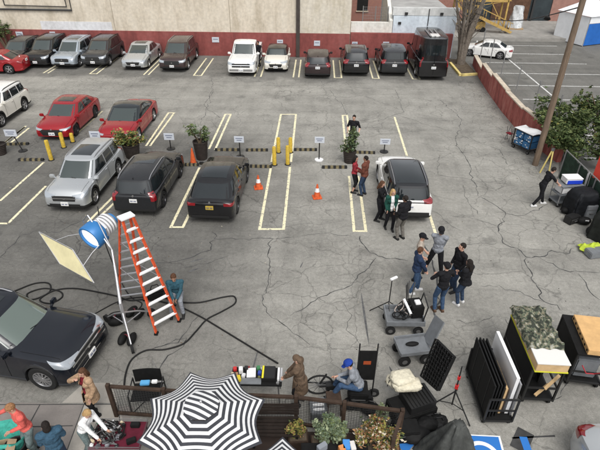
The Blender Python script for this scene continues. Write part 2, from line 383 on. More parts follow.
M_beige = wallmat('stained_beige_stucco', (.46, .40, .31), (.60, .535, .435), (.66, .60, .50))
M_red = wallmat('weathered_red_paint', (.17, .045, .04), (.24, .062, .055), (.27, .085, .075), .5)
M_redtop = mat('bare_concrete_cap', (.52, .45, .36), .9, var=.2, scale=3)
M_white = wallmat('off_white_wall', (.60, .58, .52), (.70, .69, .64), (.74, .73, .69))
M_pblue = wallmat('pale_blue_wall', (.50, .56, .62), (.60, .67, .73), (.66, .72, .77))
XB = 2.3     # right edge of the beige building
bb = thing('beige_building', 'long beige stucco building with a dark red painted base behind the rear row of cars', 'building', (0, WY, 0))
B().box(((XB-36)/2, 5, 5), (36+XB, 10, 10)).build('wall', M_beige, bb)
B().box(((XB-36)/2, -.03, .82), (36+XB-.02, .06, 1.64)).build('painted_base', M_red, bb)
q0 = wp(40, 21, WY); q1 = wp(113, 31, WY)
B().box(((q0.x+q1.x)/2, -.012, (q0.z+q1.z)/2), (q1.x-q0.x, .024, q0.z-q1.z)).build('paint_patch', wallmat('grey_paint_patch', (.56, .56, .56), (.62, .62, .63), (.66, .66, .68)), bb)
q0 = wp(72, 10, WY); q1 = wp(66, 3, WY)
c = B(); c.tube([(-32, -.08, q0.z+.05), (q0.x, -.08, q0.z), (q0.x, -.08, 7)], .06); c.tube([(wp(6, 8, WY).x, -.08, 7), (wp(6, 8, WY).x, -.08, q0.z+.28), (q1.x, -.08, q0.z+.22), (q1.x, -.08, 7)], .04)
c.build('conduit', mat('dark_pipe', .03, .5), bb, smooth=True)
q0 = wp(298, 40, WY); B().box((q0.x, -.10, 5), (.26, .18, 9.98)).build('drainpipe', mat('drainpipe_dark', (.06, .05, .045), .7, var=.3, scale=2), bb)
B().box(((q0.x+XB)/2, -.010, 5.8), (XB-q0.x-.1, .02, 8.3)).build('render_panel', wallmat('beige_panel', (.50, .45, .35), (.60, .55, .46), (.66, .62, .53), .8), bb)
for x in (-24, -14.5, -6.2): B().box((x, -.004, 5.8), (.03, .012, 8.3)).build('joint', mat('wall_joint_brown', (.30, .26, .2), .9), bb)  # thin brown strips mark the wall joints
rw = thing('red_parapet_wall', 'low dark red wall behind the black van and the two black cars', 'wall', (0, WY, 0))
B().box(((XB+9.55)/2+.02, .12, .85), (9.55-XB-.04, .3, 1.7)).build('wall', M_red, rw)
ww = thing('white_yard_wall', 'low off-white wall above the red wall, beside the beige building', 'wall', (0, WY+.3, 0))
B().box(((XB+5.0)/2+.05, .22, 1.18), (5.0-XB, .3, 2.36)).build('wall', M_white, ww)
ww2 = thing('white_gable_wall', 'off-white sloping parapet wall between the yard and the pale blue building', 'wall', (5.15, WY+.3, 0))
B().add([(x, y, z) for x in (-.12, .12) for y, z in ((.05, 0), (.05, 2.5), (5, 4.6), (5, 0))], [(0,1,2,3),(4,7,6,5),(0,4,5,1),(1,5,6,2),(2,6,7,3),(3,7,4,0)]).build('wall', M_white, ww2)
pb = thing('pale_blue_building', 'pale blue low building with a ledge and dark vents behind the black van', 'building', (0, WY+.32, 0))
B().box((7.5, 4, 1.4), (4.4, 8, 2.85)).build('wall', M_pblue, pb)
B().box((7.5, .2, 3.1), (4.6, .35, .5)).build('parapet', wallmat('parapet_grey', (.5,.51,.5), (.6,.61,.6), (.66,.66,.65)), pb)
B().box((7.5, 4.3, 2.84), (4.4, 7.6, .05)).build('roof', mat('flat_roof', (.34,.34,.33), .9, var=.2, scale=1), pb)
for x, z in ((5.75, 2.35), (6.15, 2.98), (8.6, 2.98)): B().box((x, -.03, z), (.2, .12, .16)).build('vent', mat('vent_dark', .02, .5), pb)
B().tube([(7.72, -.04, 3.3), (7.72, -.04, 2.2)], .03).build('downpipe', MATS['dark_pipe'], pb)
# brick building behind with yard fence
M_brick = bpy.data.materials.new('red_brick'); M_brick.use_nodes = True
t = M_brick.node_tree; bk = t.nodes.new('ShaderNodeTexBrick'); bk.inputs['Color1'].default_value = (.30, .12, .085, 1); bk.inputs['Color2'].default_value = (.22, .085, .065, 1); bk.inputs['Mortar'].default_value = (.35, .30, .26, 1)
bk.inputs['Scale'].default_value = 4.2; bk.inputs['Mortar Size'].default_value = .016
tc = t.nodes.new('ShaderNodeTexCoord'); mp = t.nodes.new('ShaderNodeMapping'); mp.inputs['Rotation'].default_value = (PI/2, 0, 0)
t.links.new(tc.outputs['Object'], mp.inputs[0]); t.links.new(mp.outputs[0], bk.inputs[0]); t.links.new(bk.outputs[0], t.nodes['Principled BSDF'].inputs['Base Color']); t.nodes['Principled BSDF'].inputs['Roughness'].default_value = .9
br = thing('brick_building', 'red brick building standing behind the low white wall', 'building', (6.5, WY+13, 0))
B().box((0, 4, 3.5), (14, 8, 7)).build('wall', M_brick, br)
for x in (-4.6, -2.4, 3.8):
    w = B().box((x, -.02, 1.6), (1.0, .06, 1.2)).build('window', mat('dark_window', .02, .1), br); B().box((x, -.05, .95), (1.15, .12, .08)).build('sill', M_redtop, w)
sheet('yard_ground', [(XB, WY+.5), (5.1, WY+.5), (5.1, WY+13), (XB, WY+13)], .006, mat('yard_dirt', (.12, .10, .08), .95, var=.3, scale=1.5))
yf = thing('yard_mesh_fence', 'thin dark wire fence standing above the low white wall', 'fence', (0, WY+1.2, 0))
for x in (3.2, 4.1, 5.0): B().cyl((x, 0, 0), (x, 0, 3.3), .03).build('post', mat('galvanised', .28, .5, .6), yf)
c = B()
for k in range(8): c.cyl((3.2, 0, 1.9+k*.19), (5.0, 0, 1.9+k*.19), .008, n=4)
for k in range(14): c.cyl((3.25+k*.13, 0, 1.9), (3.25+k*.13, 0, 3.25), .008, n=4)
c.build('wire_mesh', MATS['galvanised'], yf)

# long red side wall (right)
M_red2 = wallmat('brighter_red_paint', (.20, .055, .045), (.33, .085, .07), (.42, .17, .14), 1.3)
sw = thing('red_side_wall', 'long low red wall with pale cap dividing the two parking lots', 'wall')
WP = [g(*q) for q in ((474, 65), (481, 79), (490, 93), (503, 111), (519, 130), (538, 147), (558, 162))]
for i in range(6):
    a = WP[i]; c = WP[i+1]; h = (.62, .95, 1.12, 1.06, 1.12, 1.0)[i]
    e_ = (c-a).normalized()*.03
    B().beam(a+Vector((0,0,h/2)), c+e_+Vector((0,0,h/2)), .22-.004*i, h).build('wall_section', M_red2, sw)
    B().beam(a+Vector((0,0,h+.03)), c+e_+Vector((0,0,h+.03)), .26-.004*i, .06).build('cap', M_redtop, sw)
sf = thing('wire_fence', 'thin wire fence on posts along the top of the long red side wall', 'fence')
FP = []
for i in range(6):
    for f in (.25, .78): FP.append(WP[i].lerp(WP[i+1], f)+Vector((.17, .03, 0)))
FP = FP[::2]
for p_ in FP: B().cyl(p_, p_+Vector((0, 0, 2.6)), .03, n=8).build('post', MATS['galvanised'], sf, smooth=True)
c = B()
for z in (1.5, 2.0, 2.5):
    for p_, q_ in zip(FP[:-1], FP[1:]): c.cyl(p_+Vector((0,0,z)), q_+Vector((0,0,z)), .005, n=4)
c.build('wire', MATS['galvanised'], sf)
M_green = mat('dark_green_slat', (.02, .04, .028), .7, var=.4, scale=4)
cf = thing('green_slat_fence', 'dark green slatted chain fence on grey posts beside the black covered carts', 'fence')
fa = g(558, 178); fb = g(640, 268); n = 5; FH = 1.25
for k in range(n+1):
    p = fa.lerp(fb, k/n); B().cyl(p, p+Vector((0,0,FH)), .03, n=8).build('post', MATS['galvanised'], cf, smooth=True)
for k in range(n):
    p = fa.lerp(fb, k/n); q = fa.lerp(fb, (k+1)/n); c = B(); N_ = 22
    for j in range(N_):
        a = p.lerp(q, (j+.1)/N_); e = p.lerp(q, (j+.85)/N_); c.beam(a+Vector((.02,0,FH*.48)), e+Vector((.02,0,FH*.48)), .012, FH*.9+.05*math.sin(j*7.3))
    c.build('slat_panel', M_green, cf)
B().cyl(fa+Vector((0,0,FH-.02)), fb+Vector((0,0,FH-.02)), .022, n=8).build('top_rail', MATS['galvanised'], cf, smooth=True)

# yellow kerb planter in the corner
pc = thing('kerb_planter', 'yellow painted kerb corner round the bare tree', 'kerb')
k1, k2, k3 = g(450, 64), g(460, 76), g(477, 75)
B().beam(k1+Vector((0,0,.07)), k2+Vector((0,0,.07)), .16, .14).build('kerb_side', mat('kerb_yellow', (.62, .50, .20), .8, var=.25, scale=5), pc)
B().beam(k2+Vector((.09,0,.068)), k3+Vector((0,0,.068)), .16, .135).build('kerb_front', MATS['kerb_yellow'], pc)
B().prism([(k1.x+.1, k1.y), (k2.x+.1, k2.y+.05), (k3.x, k3.y+.1), (k3.x, 36.8), (k1.x+.1, 36.8)], .0, .05).build('soil', mat('soil', (.09, .07, .05), .95, var=.4, scale=6), pc)

# concrete dock, warehouse, far things at upper right
dk = thing('loading_dock', 'raised concrete dock at the far end of the neighbouring lot', 'dock')
B().box((21, 47.4, .14), (24, 9, .28)).build('slab', mat('dock_concrete', (.27, .26, .24), .9, var=.2, scale=1.5), dk)
wh = thing('warehouse', 'dark warehouse front with an open bay beyond the concrete dock', 'building', (22, 50.2, 0))
B().box((0, 4, 4), (28, 8, 8)).build('wall', mat('dark_cladding', (.035, .045, .05), .8, var=.3, scale=.8), wh)
B().box((4, -.03, 1.8), (9, .08, 3.4)).build('pink_panel', mat('pinkish_brick', (.30, .17, .14), .9, var=.2, scale=2), wh)
B().box((-4.2, -.06, 1.6), (3.4, .1, 3.0)).build('timber_door', mat('brown_timber', (.10, .055, .035), .8, var=.3, scale=5), wh)
for x in (-7.3, -2.2): B().box((x, -.1, 2.2), (.18, .2, 4.4)).build('column', mat('steel_dark', .03, .5), wh)
# ================= VEHICLES =================
CS = .92
def paint(name, color, metal=.0, rough=.32):
    m = mat(name, color, rough, metal, coat=.45)
    if m.get('dusty'): return m
    m['dusty'] = 1
    t = m.node_tree; b = t.nodes['Principled BSDF']; tc = t.nodes.new('ShaderNodeTexCoord'); n = t.nodes.new('ShaderNodeTexNoise'); n.inputs['Scale'].default_value = 1.6; n.inputs['Detail'].default_value = 2
    t.links.new(tc.outputs['Object'], n.inputs[0]); r = t.nodes.new('ShaderNodeMapRange'); r.inputs[1].default_value = .35; r.inputs[2].default_value = .7; r.inputs[3].default_value = rough-.04; r.inputs[4].default_value = rough+.08
    t.links.new(n.outputs[0], r.inputs[0]); t.links.new(r.outputs[0], b.inputs['Roughness'])
    return m
M_glass = mat('car_glass', (.012, .016, .018), .04, coat=.6)
M_ws = mat('windshield_glass', (.04, .052, .05), .05, coat=.8)  # base colour lightened to imitate the sky reflected in windshields
M_tyre = mat('tyre_rubber', .018, .85, bump=.2, scale=40)
M_rim = mat('alloy_rim', (.42, .42, .43), .3, .8)
M_rimd = mat('dark_rim', (.05, .05, .055), .3, .7)
M_clad = mat('black_plastic', .022, .6)
M_chrome = mat('chrome', .75, .12, 1.0)
M_head = mat('headlight_lens', (.34, .37, .40), .08, .2, coat=1)
M_tail = mat('taillight_lens', (.20, .006, .01), .15, coat=1)
M_plate = mat('plate_white', (.72, .72, .70), .5)
M_platec = mat('plate_ink', (.03, .05, .16), .6)
M_seam = mat('panel_gap', .008, .8)
M_under = mat('underbody', .012, .9)
M_platey = mat('plate_dark_yellow', (.45, .32, .05), .5)

def lerp(a, b, t): return a+(b-a)*t
def prof_fn(pts):
    def f(x):
        if x <= pts[0][0]: return pts[0][1]
        for (x0, z0), (x1, z1) in zip(pts[:-1], pts[1:]):
            if x <= x1:
                t = (x-x0)/(x1-x0); return lerp(z0, z1, t)
        return pts[-1][1]
    return lambda x: (f(x-.06)+f(x-.03)+f(x)+f(x+.03)+f(x+.06))/5
NS = 5.0
def sgnpow(c, p): return math.copysign(abs(c)**p, c)

def make_car(name, label, cat, pos, rz, P, paintm, group=None):
    """P: L W H wb fo wr sill, top=[(x from front, z)], gh=(rear base, rear top, front top, front base) measured from the front"""
    L, W, H = P['L'], P['W'], P['H']; wr = P.get('wr', .34); xf = L/2; sill = P.get('sill', .22)
    root = thing(name, label, cat, pos, rz, group); root.scale = (CS,)*3
    faxle = xf-P['fo']; raxle = faxle-P['wb']; R = wr+.05
    top = prof_fn(sorted([(xf-d, z) for d, z in P['top']]))
    # ---- lower body
    st = set([round(xf-e, 4) for e in (0, .015, .04, .08, .14, .22, .32, .45)]+[round(-xf+e, 4) for e in (0, .015, .04, .08, .14, .22, .32, .45)])
    k = -xf+.5
    while k < xf-.5: st.add(round(k, 4)); k += .11
    arch = []
    for ax in (faxle, raxle):
        st = {s for s in st if abs(s-ax) > R+.03}
        for q in range(0, 13): arch.append(ax+R*math.cos(PI*q/12))
        arch += [ax+R+.004, ax-R-.004]
    xs = sorted(st | set(arch))
    def low(x):
        for ax in (faxle, raxle):
            d = abs(x-ax)
            if d <= R+1e-6: return max(sill, wr+math.sqrt(max(0, R*R-d*d)))
        e = min(xf-x, x+xf); return sill+.05*max(0, 1-e/.4)
    Rf = P.get('round', .55)
    def hw(x):
        out = W/2
        e = xf-x
        if e < Rf: out *= P.get('fw', .80)+(1-P.get('fw', .80))*(1-(1-e/Rf)**2.8)**.55
        e = x+xf
        if e < Rf*.8: out *= .86+.14*(1-(1-e/(Rf*.8))**2.8)**.55
        return out
    def xz(x, z):
        u = 0; e = xf-x
        if e < .5: return x-P.get('nose', .12)*max(0, (z-.52)/.5)**1.6*(1-e/.5) - .05*max(0, (.45-z)/.3)*(1-e/.5)
        e = x+xf
        if e < .5: return x+P.get('tailslope', .06)*max(0, (z-.6)/.5)*(1-e/.5) + .05*max(0, (.45-z)/.3)*(1-e/.5)
        return x
    crown = P.get('crown', .055)
    def section(x):
        w = hw(x); lo = low(x); tp = top(x); sh = tp-.11
        lo = min(lo, sh-.12); wc = P.get('wtop', .90)
        pts = [(0, lo), (w*.90, lo), (w*.985, lo+.012), (w*1.0, lo+.11), (w*.992, lo+.12), (w*1.0, lerp(lo+.12, sh, .45)), (w*.985, sh-.02), (w*.965, tp-.05), (w*wc, tp-.008), (w*.62, tp+crown*.75), (w*.3, tp+crown*.97), (0, tp+crown)]
        return pts
    b = B(); rings = []; clad = P.get('clad', False)
    for x in xs:
        s = section(x); ring = [(xz(x, z), y, z) for y, z in s] + [(xz(x, z), -y, z) for y, z in s[-2:0:-1]]
        rings.append(ring)
    n = len(rings[0]); vs = [v for r in rings for v in r]; base = len(b.v); b.v += [Vector(v) for v in vs]
    for i in range(len(rings)-1):
        for k in range(n):
            m = 0; kk = k if k < 11 else (n-1-k)
            if kk == 0: m = 1
            elif kk in (1, 2): m = 1 if (clad or kk == 1) else 0
            b.f.append([base+i*n+k, base+i*n+(k+1) % n, base+(i+1)*n+(k+1) % n, base+(i+1)*n+k]); b.m.append(m)
    for i in (0, len(rings)-1):
        # cap as strips between left and right points
        for k in range(0, 11):
            a, c = k, k+1; a2, c2 = (n-k) % n, (n-k-1) % n
            f = [base+i*n+a, base+i*n+c, base+i*n+c2] + ([base+i*n+a2] if a2 != a else [])
            if c2 == c: f = [base+i*n+a, base+i*n+c, base+i*n+a2]
            b.f.append(f); b.m.append(1 if k < (3 if clad else 2) else 0)
    # ---- greenhouse
    rb, rtp, ftp, fb = [xf-d for d in P['gh']]; wb_ = P.get('gwb', .90)*W/2; wt = P.get('gwt', .74)*W/2
    zt = H-P.get('dome', .07)
    def GH(th, t, off=0):
        cx = lerp((rb+fb)/2, (rtp+ftp)/2, t); a = lerp((fb-rb)/2, (ftp-rtp)/2, t)+off; bb_ = lerp(wb_, wt, t**1.25)+off
        x = cx+a*sgnpow(math.cos(th), 2/NS); y = bb_*sgnpow(math.sin(th), 2/NS)
        z0 = top(x)-.012 if abs(x) < xf-.02 else top(math.copysign(xf-.05, x))-.012
        zr = zt-P.get('droop', .05)*max(0, (cx-x)/a)**2 - .02*max(0, (x-cx)/a)**2
        return Vector((x, y, lerp(z0, zr, t)))
    def thx(u): return math.acos(max(-1, min(1, sgnpow(u, NS/2))))
    def thy(v): return math.asin(max(-1, min(1, sgnpow(v, NS/2))))
    nT = 64; tl = [0, .15, .35, .55, .75, .9, 1.0]
    thl = sorted([2*PI*k/nT for k in range(nT)])
    cx1 = (rtp+ftp)/2; a1 = (ftp-rtp)/2
    def dome(un, vn, off=0):      # normalised roof coordinates
        r = (abs(un)**NS+abs(vn)**NS)**(1/NS); x = cx1+a1*un; y = wt*vn
        zr = zt-P.get('droop', .05)*max(0, -un)**2-.02*max(0, un)**2
        return Vector((x, y, zr+P.get('dome', .07)*(1-min(1, r)**2.6)+off))
    gv = B(); rows = [[GH(th, t) for th in thl] for t in tl]
    for sc in (.97, .92, .84, .7, .45, .2): rows.append([dome(sc*sgnpow(math.cos(th), 2/NS), sc*sgnpow(math.sin(th), 2/NS)) for th in thl])
    o = 0; gv.v = [v for r in rows for v in r]
    for i in range(len(rows)-1):
        for k in range(nT): gv.f.append([i*nT+k, i*nT+(k+1) % nT, (i+1)*nT+(k+1) % nT, (i+1)*nT+k]); gv.m.append(0)
    gv.f.append([(len(rows)-1)*nT+k for k in range(nT)]); gv.m.append(0)
    body = b.build('body', [paintm, M_under if not clad else M_clad], root, smooth=True, ang=32)
    roof = gv.build('roof', P.get('roofm', paintm), root, smooth=True, ang=35)
    # raycaster over both
    allv = b.v+gv.v; allf = [list(f) for f in b.f]+[[i+len(b.v) for i in f] for f in gv.f]
    bvh = BVHTree.FromPolygons(allv, allf)
    def decal(nm, m, d, corners, off=.006, nu=8, nv=4, parent=None, inn=.02, bld=None):
        d = Vector((d[0], d[1], 0)).normalized(); r = Vector((d.y, -d.x, 0))
        def pt(u, v):
            s = lerp(lerp(corners[0][0], corners[1][0], u), lerp(corners[3][0], corners[2][0], u), v); z = lerp(lerp(corners[0][1], corners[1][1], u), lerp(corners[3][1], corners[2][1], u), v)
            o_ = -d*6+r*s; o_.z = z; hit = bvh.ray_cast(o_, d)
            return (hit[0]-d*off) if hit[0] else None
        G_ = [[pt(i/nu, j/nv) for j in range(nv+1)] for i in range(nu+1)]
        bb = bld or B(); idx = {}
        for i in range(nu+1):
            for j in range(nv+1):
                if G_[i][j] is not None: idx[i, j] = len(bb.v); bb.v.append(G_[i][j])
        for i in range(nu):
            for j in range(nv):
                q = [(i, j), (i+1, j), (i+1, j+1), (i, j+1)]
                if all(k in idx for k in q):
                    ps = [G_[k[0]][k[1]] for k in q]
                    if max((ps[0]-ps[2]).length, (ps[1]-ps[3]).length) < .5: bb.f.append([idx[k] for k in q]); bb.m.append(0)
        edge = []
        if bld is None: return bb.build(nm, m, parent or root, smooth=True, ang=60, solid=0)
    def patch(nm, m, fn, nu=8, nv=5, parent=None):
        return B().grid(fn, nu, nv).build(nm, m, parent or root, smooth=True, ang=60)
    # ---- glass
    tb, tt = .07, .93; wv = P.get('wsv', .86)
    patch('windshield', P.get('wsm', M_ws), lambda u, v: GH(thy(lerp(-wv, wv, u)), lerp(tb, tt, v), .007), 10, 5)
    if P.get('rearglass', True):
        rt0, rt1 = P.get('rg', (.10, .90)); rv = P.get('rgv', .82)
        patch('rear_window', M_glass, lambda u, v: GH(PI-thy(lerp(-rv, rv, u)), lerp(rt0, rt1, v), .007), 10, 5)
    for side in (1, -1):
        for (b0, b1, t0_, t1_) in P['sw']:       # world x at bottom (from-front), at top
            def fn(u, v, side=side, b0=b0, b1=b1, t0_=t0_, t1_=t1_):
                t = lerp(.10, .88, v); cx = lerp((rb+fb)/2, (rtp+ftp)/2, t); a = lerp((fb-rb)/2, (ftp-rtp)/2, t)
                x = xf-lerp(lerp(b0, b1, u), lerp(t0_, t1_, u), v); un = max(-.985, min(.985, (x-cx)/a))
                return GH(side*thx(un), t, .007)
            patch('side_window', M_glass, fn, 6, 4)
    if P.get('sunroof'):
        u0, u1, v0 = P['sunroof']
        patch('sunroof', M_glass, lambda u, v: dome(lerp(u0, u1, u), lerp(-v0, v0, v), .006), 6, 6)
    # ---- lights, grille, plates, seams
    F = (-1, 0); Rr = (1, 0)
    for s in (1, -1):
        for (d, cs, nm, mm) in P.get('lamps', []):
            # corner lamp: view direction mirrored by side; s axis = right of d
            dd = (d[0], d[1]*s); cc = [(c_[0]*s, c_[1]) for c_ in cs]
            decal(nm, mm, dd, cc, .014, 14, 8)
    for nm, mm, d, cs in P.get('faces', []): decal(nm, mm, d, cs, .016 if 'bar' in nm or 'chrome' in nm else .011, 16, 7)
    # plates
    zf, zr_ = P.get('plz', (.42, .75))
    def plate(d, z, m):
        dv = Vector((d[0], 0, 0)); hit = bvh.ray_cast(Vector((-d[0]*6, 0, z)), dv)[0]
        if hit: 
            po = B().box((hit.x-d[0]*.02, 0, z), (.03, .31, .16), 0, 0).build('license_plate', m, root)
            pb_ = B(); [pb_.box((hit.x-d[0]*.037, -.105+.035*k_, z-.005), (.004, .02, .06)) for k_ in range(7) if k_ != 3]; pb_.build('plate_characters', M_platec, po)
            bh = bvh.ray_cast(Vector((-d[0]*6, 0, z+.2)), dv)[0]
            if bh: B().cyl((bh.x+d[0]*.01, 0, z+.2), (bh.x-d[0]*.012, 0, z+.2), .05, .045, 14).build('badge', M_chrome, root)
    if P.get('fplate', True): plate(F, zf, M_plate)
    plate(Rr, zr_, P.get('rplm', M_plate))
    # door seams and handles
    seams = B()
    for xd in P.get('doors', []):
        for s in (1, -1):
            x = xf-xd; zt0 = top(x)-.03; r_x = x*s      # r axis for d=(0,-s): r=( -s,0)
            decal('', None, (0, -s), [(-s*(x-.009), sill+.13), (-s*(x+.009), sill+.13), (-s*(x+.009), zt0), (-s*(x-.009), zt0)], .004, 1, 8, bld=seams)
    for xh in P.get('handles', []):
        for s in (1, -1):
            x = xf-xh; hz = top(x)-.13; hit = bvh.ray_cast(Vector((x, s*3, hz)), Vector((0, -s, 0)))[0]
            if hit: B().box((x, hit.y+s*.015, hz), (.17, .03, .028)).build('door_handle', P.get('handlem', paintm), root)
    # bonnet seam
    hx = xf-P.get('hoodx', P['gh'][3]-.06); hxf = xf-.16
    for s in (1, -1):
        pts = []
        for k in range(9):
            x = lerp(hx, hxf, k/8); y = s*hw(x)*.80; h = bvh.ray_cast(Vector((x, y, 3)), Vector((0, 0, -1)))[0]
            if h: pts.append(h+Vector((0, 0, .004)))
        for p, q in zip(pts[:-1], pts[1:]): seams.add([p+Vector((0, .006, 0)), q+Vector((0, .006, 0)), q-Vector((0, .006, 0)), p-Vector((0, .006, 0))], [(0,1,2,3)])
    seams.build('panel_gaps', M_seam, root)
    # mirrors
    for s in (1, -1):
        mx = xf-P['gh'][3]-.18 if 'mirx' not in P else xf-P['mirx']; mz = top(mx)+.07
        mb = B(); mb.box((mx, s*(W/2+.06), mz), (.12, .21, .15)); mb.beam((mx+.03, s*(W/2*.84), mz-.09), (mx, s*(W/2), mz-.04), .09, .06)
        mo = mb.build('mirror', P.get('mirm', paintm), root, bevel=.03, smooth=True)
    # wheels
    rm = P.get('rim', M_rim); tw = P.get('tw', .22)
    for ax in (faxle, raxle):
        for s in (1, -1):
            yc = s*(W/2-tw/2-.015)
            pr = [(wr*.62, -tw/2+.01), (wr*.93, -tw/2), (wr, -tw/2+.04), (wr, tw/2-.04), (wr*.93, tw/2), (wr*.62, tw/2-.01)]
            w_ = B().lathe(pr, (0, 0, 0), 28, axis='Y').build('wheel', M_tyre, root, smooth=True, loc=(ax, yc, wr))
            rb_ = B(); rr = wr*.66; yo = s*(tw/2-.03)
            rb_.lathe([(rr, yo-s*.05), (rr, yo+s*.02), (rr*.93, yo+s*.025), (rr*.88, yo-s*.02), (rr*.86, yo-s*.05)], (0,0,0), 28, axis='Y')
            ns = P.get('spokes', 5)
            for q in range(ns):
                a = 2*PI*q/ns+.3; dv = Vector((math.cos(a), 0, math.sin(a)))
                rb_.beam(dv*rr*.12+Vector((0, yo+s*.0, 0)), dv*rr*.92+Vector((0, yo-s*.005, 0)), rr*(.30 if ns <= 6 else .16), .03, up=(0, 1, 0))
            rb_.cyl((0, yo-s*.02, 0), (0, yo+s*.02, 0), rr*.2, n=14)
            rb_.build('rim', rm, w_, smooth=True)
            B().cyl((0, yo-s*.10, 0), (0, yo-s*.075, 0), rr*.98, n=20).build('brake_disc', M_under, w_)
    # roof rails
    if P.get('rails'):
        for s in (1, -1):
            pts = [dome(lerp(-.9, .82, k/8), s*.86, .035 if 0 < k < 8 else -.01) for k in range(9)]
            B().tube(pts, .02, 6).build('roof_rail', P['rails'], root, smooth=True)
    if P.get('antenna'):
        p = dome(-.86, 0); B().add([p+Vector((-.08, 0, .05)), p+Vector((.09, 0, -.01)), p+Vector((-.08, .03, -.01)), p+Vector((-.08, -.03, -.01))], [(0,1,2),(0,2,3),(0,3,1),(1,3,2)]).build('antenna', P.get('roofm', paintm), root)
    if P.get('wiper', True):
        for y in (.45, -.25):
            a = GH(thy(y), .03, .02); c_ = GH(thy(y-.55 if y-.55 > -.8 else -.8), .16, .02); B().beam(a, c_, .018, .012).build('wiper', M_clad, root)
    if P.get('spoiler'):
        zz = dome(-1, 0); B().grid(lambda u, v: Vector((rtp+.02-v*.22, lerp(-wt*.9, wt*.9, u), zz.z+.005-.03*v-.02*(2*u-1)**2)), 6, 2).build('spoiler', P.get('roofm', paintm), root, solid=.03)
    return root, dict(bvh=bvh, top=top, hw=hw, GH=GH, dome=dome, P=P, xf=xf, paint=paintm)

# lamp corner shapes: coordinates (s, z) along the right vector of the viewing direction d; the mirrored side flips both
def lamps(hz, tz, hW=.35, hH=.16, hs=.25, tW=.3, tH=.2, ts=.25, hy=0, W=1.8, L=4.5, tall=False, led=False):
    """front pair seen from the front corner, rear pair seen from the rear corner"""
    out = []
    # viewing direction for the front-left corner (+x,+y): d=(-.7,-.7), r=(-.7,.7)
    q = math.sqrt(.5)
    def s_of(x, y): return (x*-q+y*q)
    cx, cy = L/2-.12, W/2*.80
    s0 = s_of(cx, cy)
    out.append(((-q, -q), [(s0-hW*.55, hz-hH*.55), (s0+hW*.55, hz-hH*.15), (s0+hW*.7, hz+hH*.6), (s0-hW*.55, hz+hH*.1)], 'headlight', M_head))
    # rear-left corner (-x,+y): d=(q,-q), r=(d.y,-d.x)=(-q,-q)
    cx, cy = -L/2+.12, W/2*.86
    s1 = -q*cx-q*cy
    out.append(((q, -q), [(s1-tW*.5, tz-tH*.5), (s1+tW*.5, tz-tH*.5), (s1+tW*.5, tz+tH*.5), (s1-tW*.5, tz+tH*.5)], 'taillight', M_tail))
    return out
# ---- presets ----
def suv(L, W, H, belt=1.06, hood=.98, nosez=.86, wr=.36, gh=None, sw=None, lampz=None, **k):
    P = dict(L=L, W=W, H=H, fo=.2*L, wb=.585*L, wr=wr, sill=.26, clad=True, gwt=.80, gwb=.94,
             top=[(0, nosez-.1), (.05, nosez), (.2, hood-.05), (.5, hood), (.25*L, belt-.02), (.3*L, belt), (.97*L, belt+.02), (L, belt-.06)],
             gh=gh or (.985*L, .935*L, .40*L, .228*L))
    gh = P['gh']
    P['sw'] = sw or [(gh[3]+.10*L, .555*L, gh[2]+.035*L, .56*L), (.573*L, .745*L, .578*L, .735*L), (.76*L, .925*L, .75*L, .895*L)]
    P['doors'] = [gh[3]+.06*L, .56*L, .745*L]; P['handles'] = [.52*L, .71*L]
    lz = lampz or hood-.17
    P['lamps'] = lamps(lz, k.pop('tz', belt-.02), W=W, L=L, hW=k.pop('hW', .5), hH=k.pop('hH', .2), tW=k.pop('tW', .32), tH=k.pop('tH', .26))
    gw = W*.27
    P['faces'] = [('grille', M_clad, (-1, 0), [(-gw, .56), (gw, .56), (gw*1.05, hood-.15), (-gw*1.05, hood-.15)]),
                  ('lower_grille', M_clad, (-1, 0), [(-gw*1.1, .34), (gw*1.1, .34), (gw*1.2, .46), (-gw*1.2, .46)])]
    P['rails'] = M_clad
    P['plz'] = (.48, .80); P['wtop'] = .88
    P.update(k); return P
def sedan(L, W, H, belt=.92, hood=.82, gh=None, sw=None, deck=None, hatch=False, **k):
    dk = deck or (belt+.04)
    P = dict(L=L, W=W, H=H, fo=.195*L, wb=.59*L, wr=.34, sill=.2, clad=False, gwt=.77, gwb=.93, round=.7, dome=.06, droop=.07,
             top=[(0, .58), (.06, .68), (.25, hood-.06), (.6, hood), (.25*L, belt-.03), (.32*L, belt), (.8*L, dk), (.95*L, dk-.02), (L, dk-.12)],
             gh=gh or ((.975*L, .80*L, .43*L, .235*L) if hatch else (.89*L, .73*L, .435*L, .24*L)))
    gh = P['gh']
    P['sw'] = sw or [(gh[3]+.13*L, .545*L, gh[2]+.045*L, .55*L), (.56*L, .77*L, .565*L, .715*L)]
    P['doors'] = [gh[3]+.05*L, .55*L, .75*L]; P['handles'] = [.50*L, .69*L]
    P['lamps'] = lamps(k.pop('lz', .66), k.pop('tz', dk-.14), W=W, L=L, hW=k.pop('hW', .48), hH=k.pop('hH', .15), tW=k.pop('tW', .42), tH=k.pop('tH', .16))
    gw = W*.28
    P['faces'] = [('grille', M_clad, (-1, 0), [(-gw*.8, .42), (gw*.8, .42), (gw, .62), (-gw, .62)]),
                  ('lower_grille', M_clad, (-1, 0), [(-gw*1.1, .26), (gw*1.1, .26), (gw*1.1, .36), (-gw*1.1, .36)])]
    P['plz'] = (.42, dk-.16); P['wtop'] = .86
    P.update(k); return P
G_BACK = 'cars parked nose out along the rear wall'
def at(px, py, L, front=True, dy=0, dx=0):
    p = g(px, py, .33); return (p.x+dx, p.y+L/2*CS+dy, 0)
DOWN, UP = -PI/2, PI/2      # facing the camera / facing away
pt_sil = paint('silver_paint', (.50, .52, .53), .55, .3); pt_sil2 = paint('pale_silver_blue_paint', (.40, .45, .50), .5, .28)
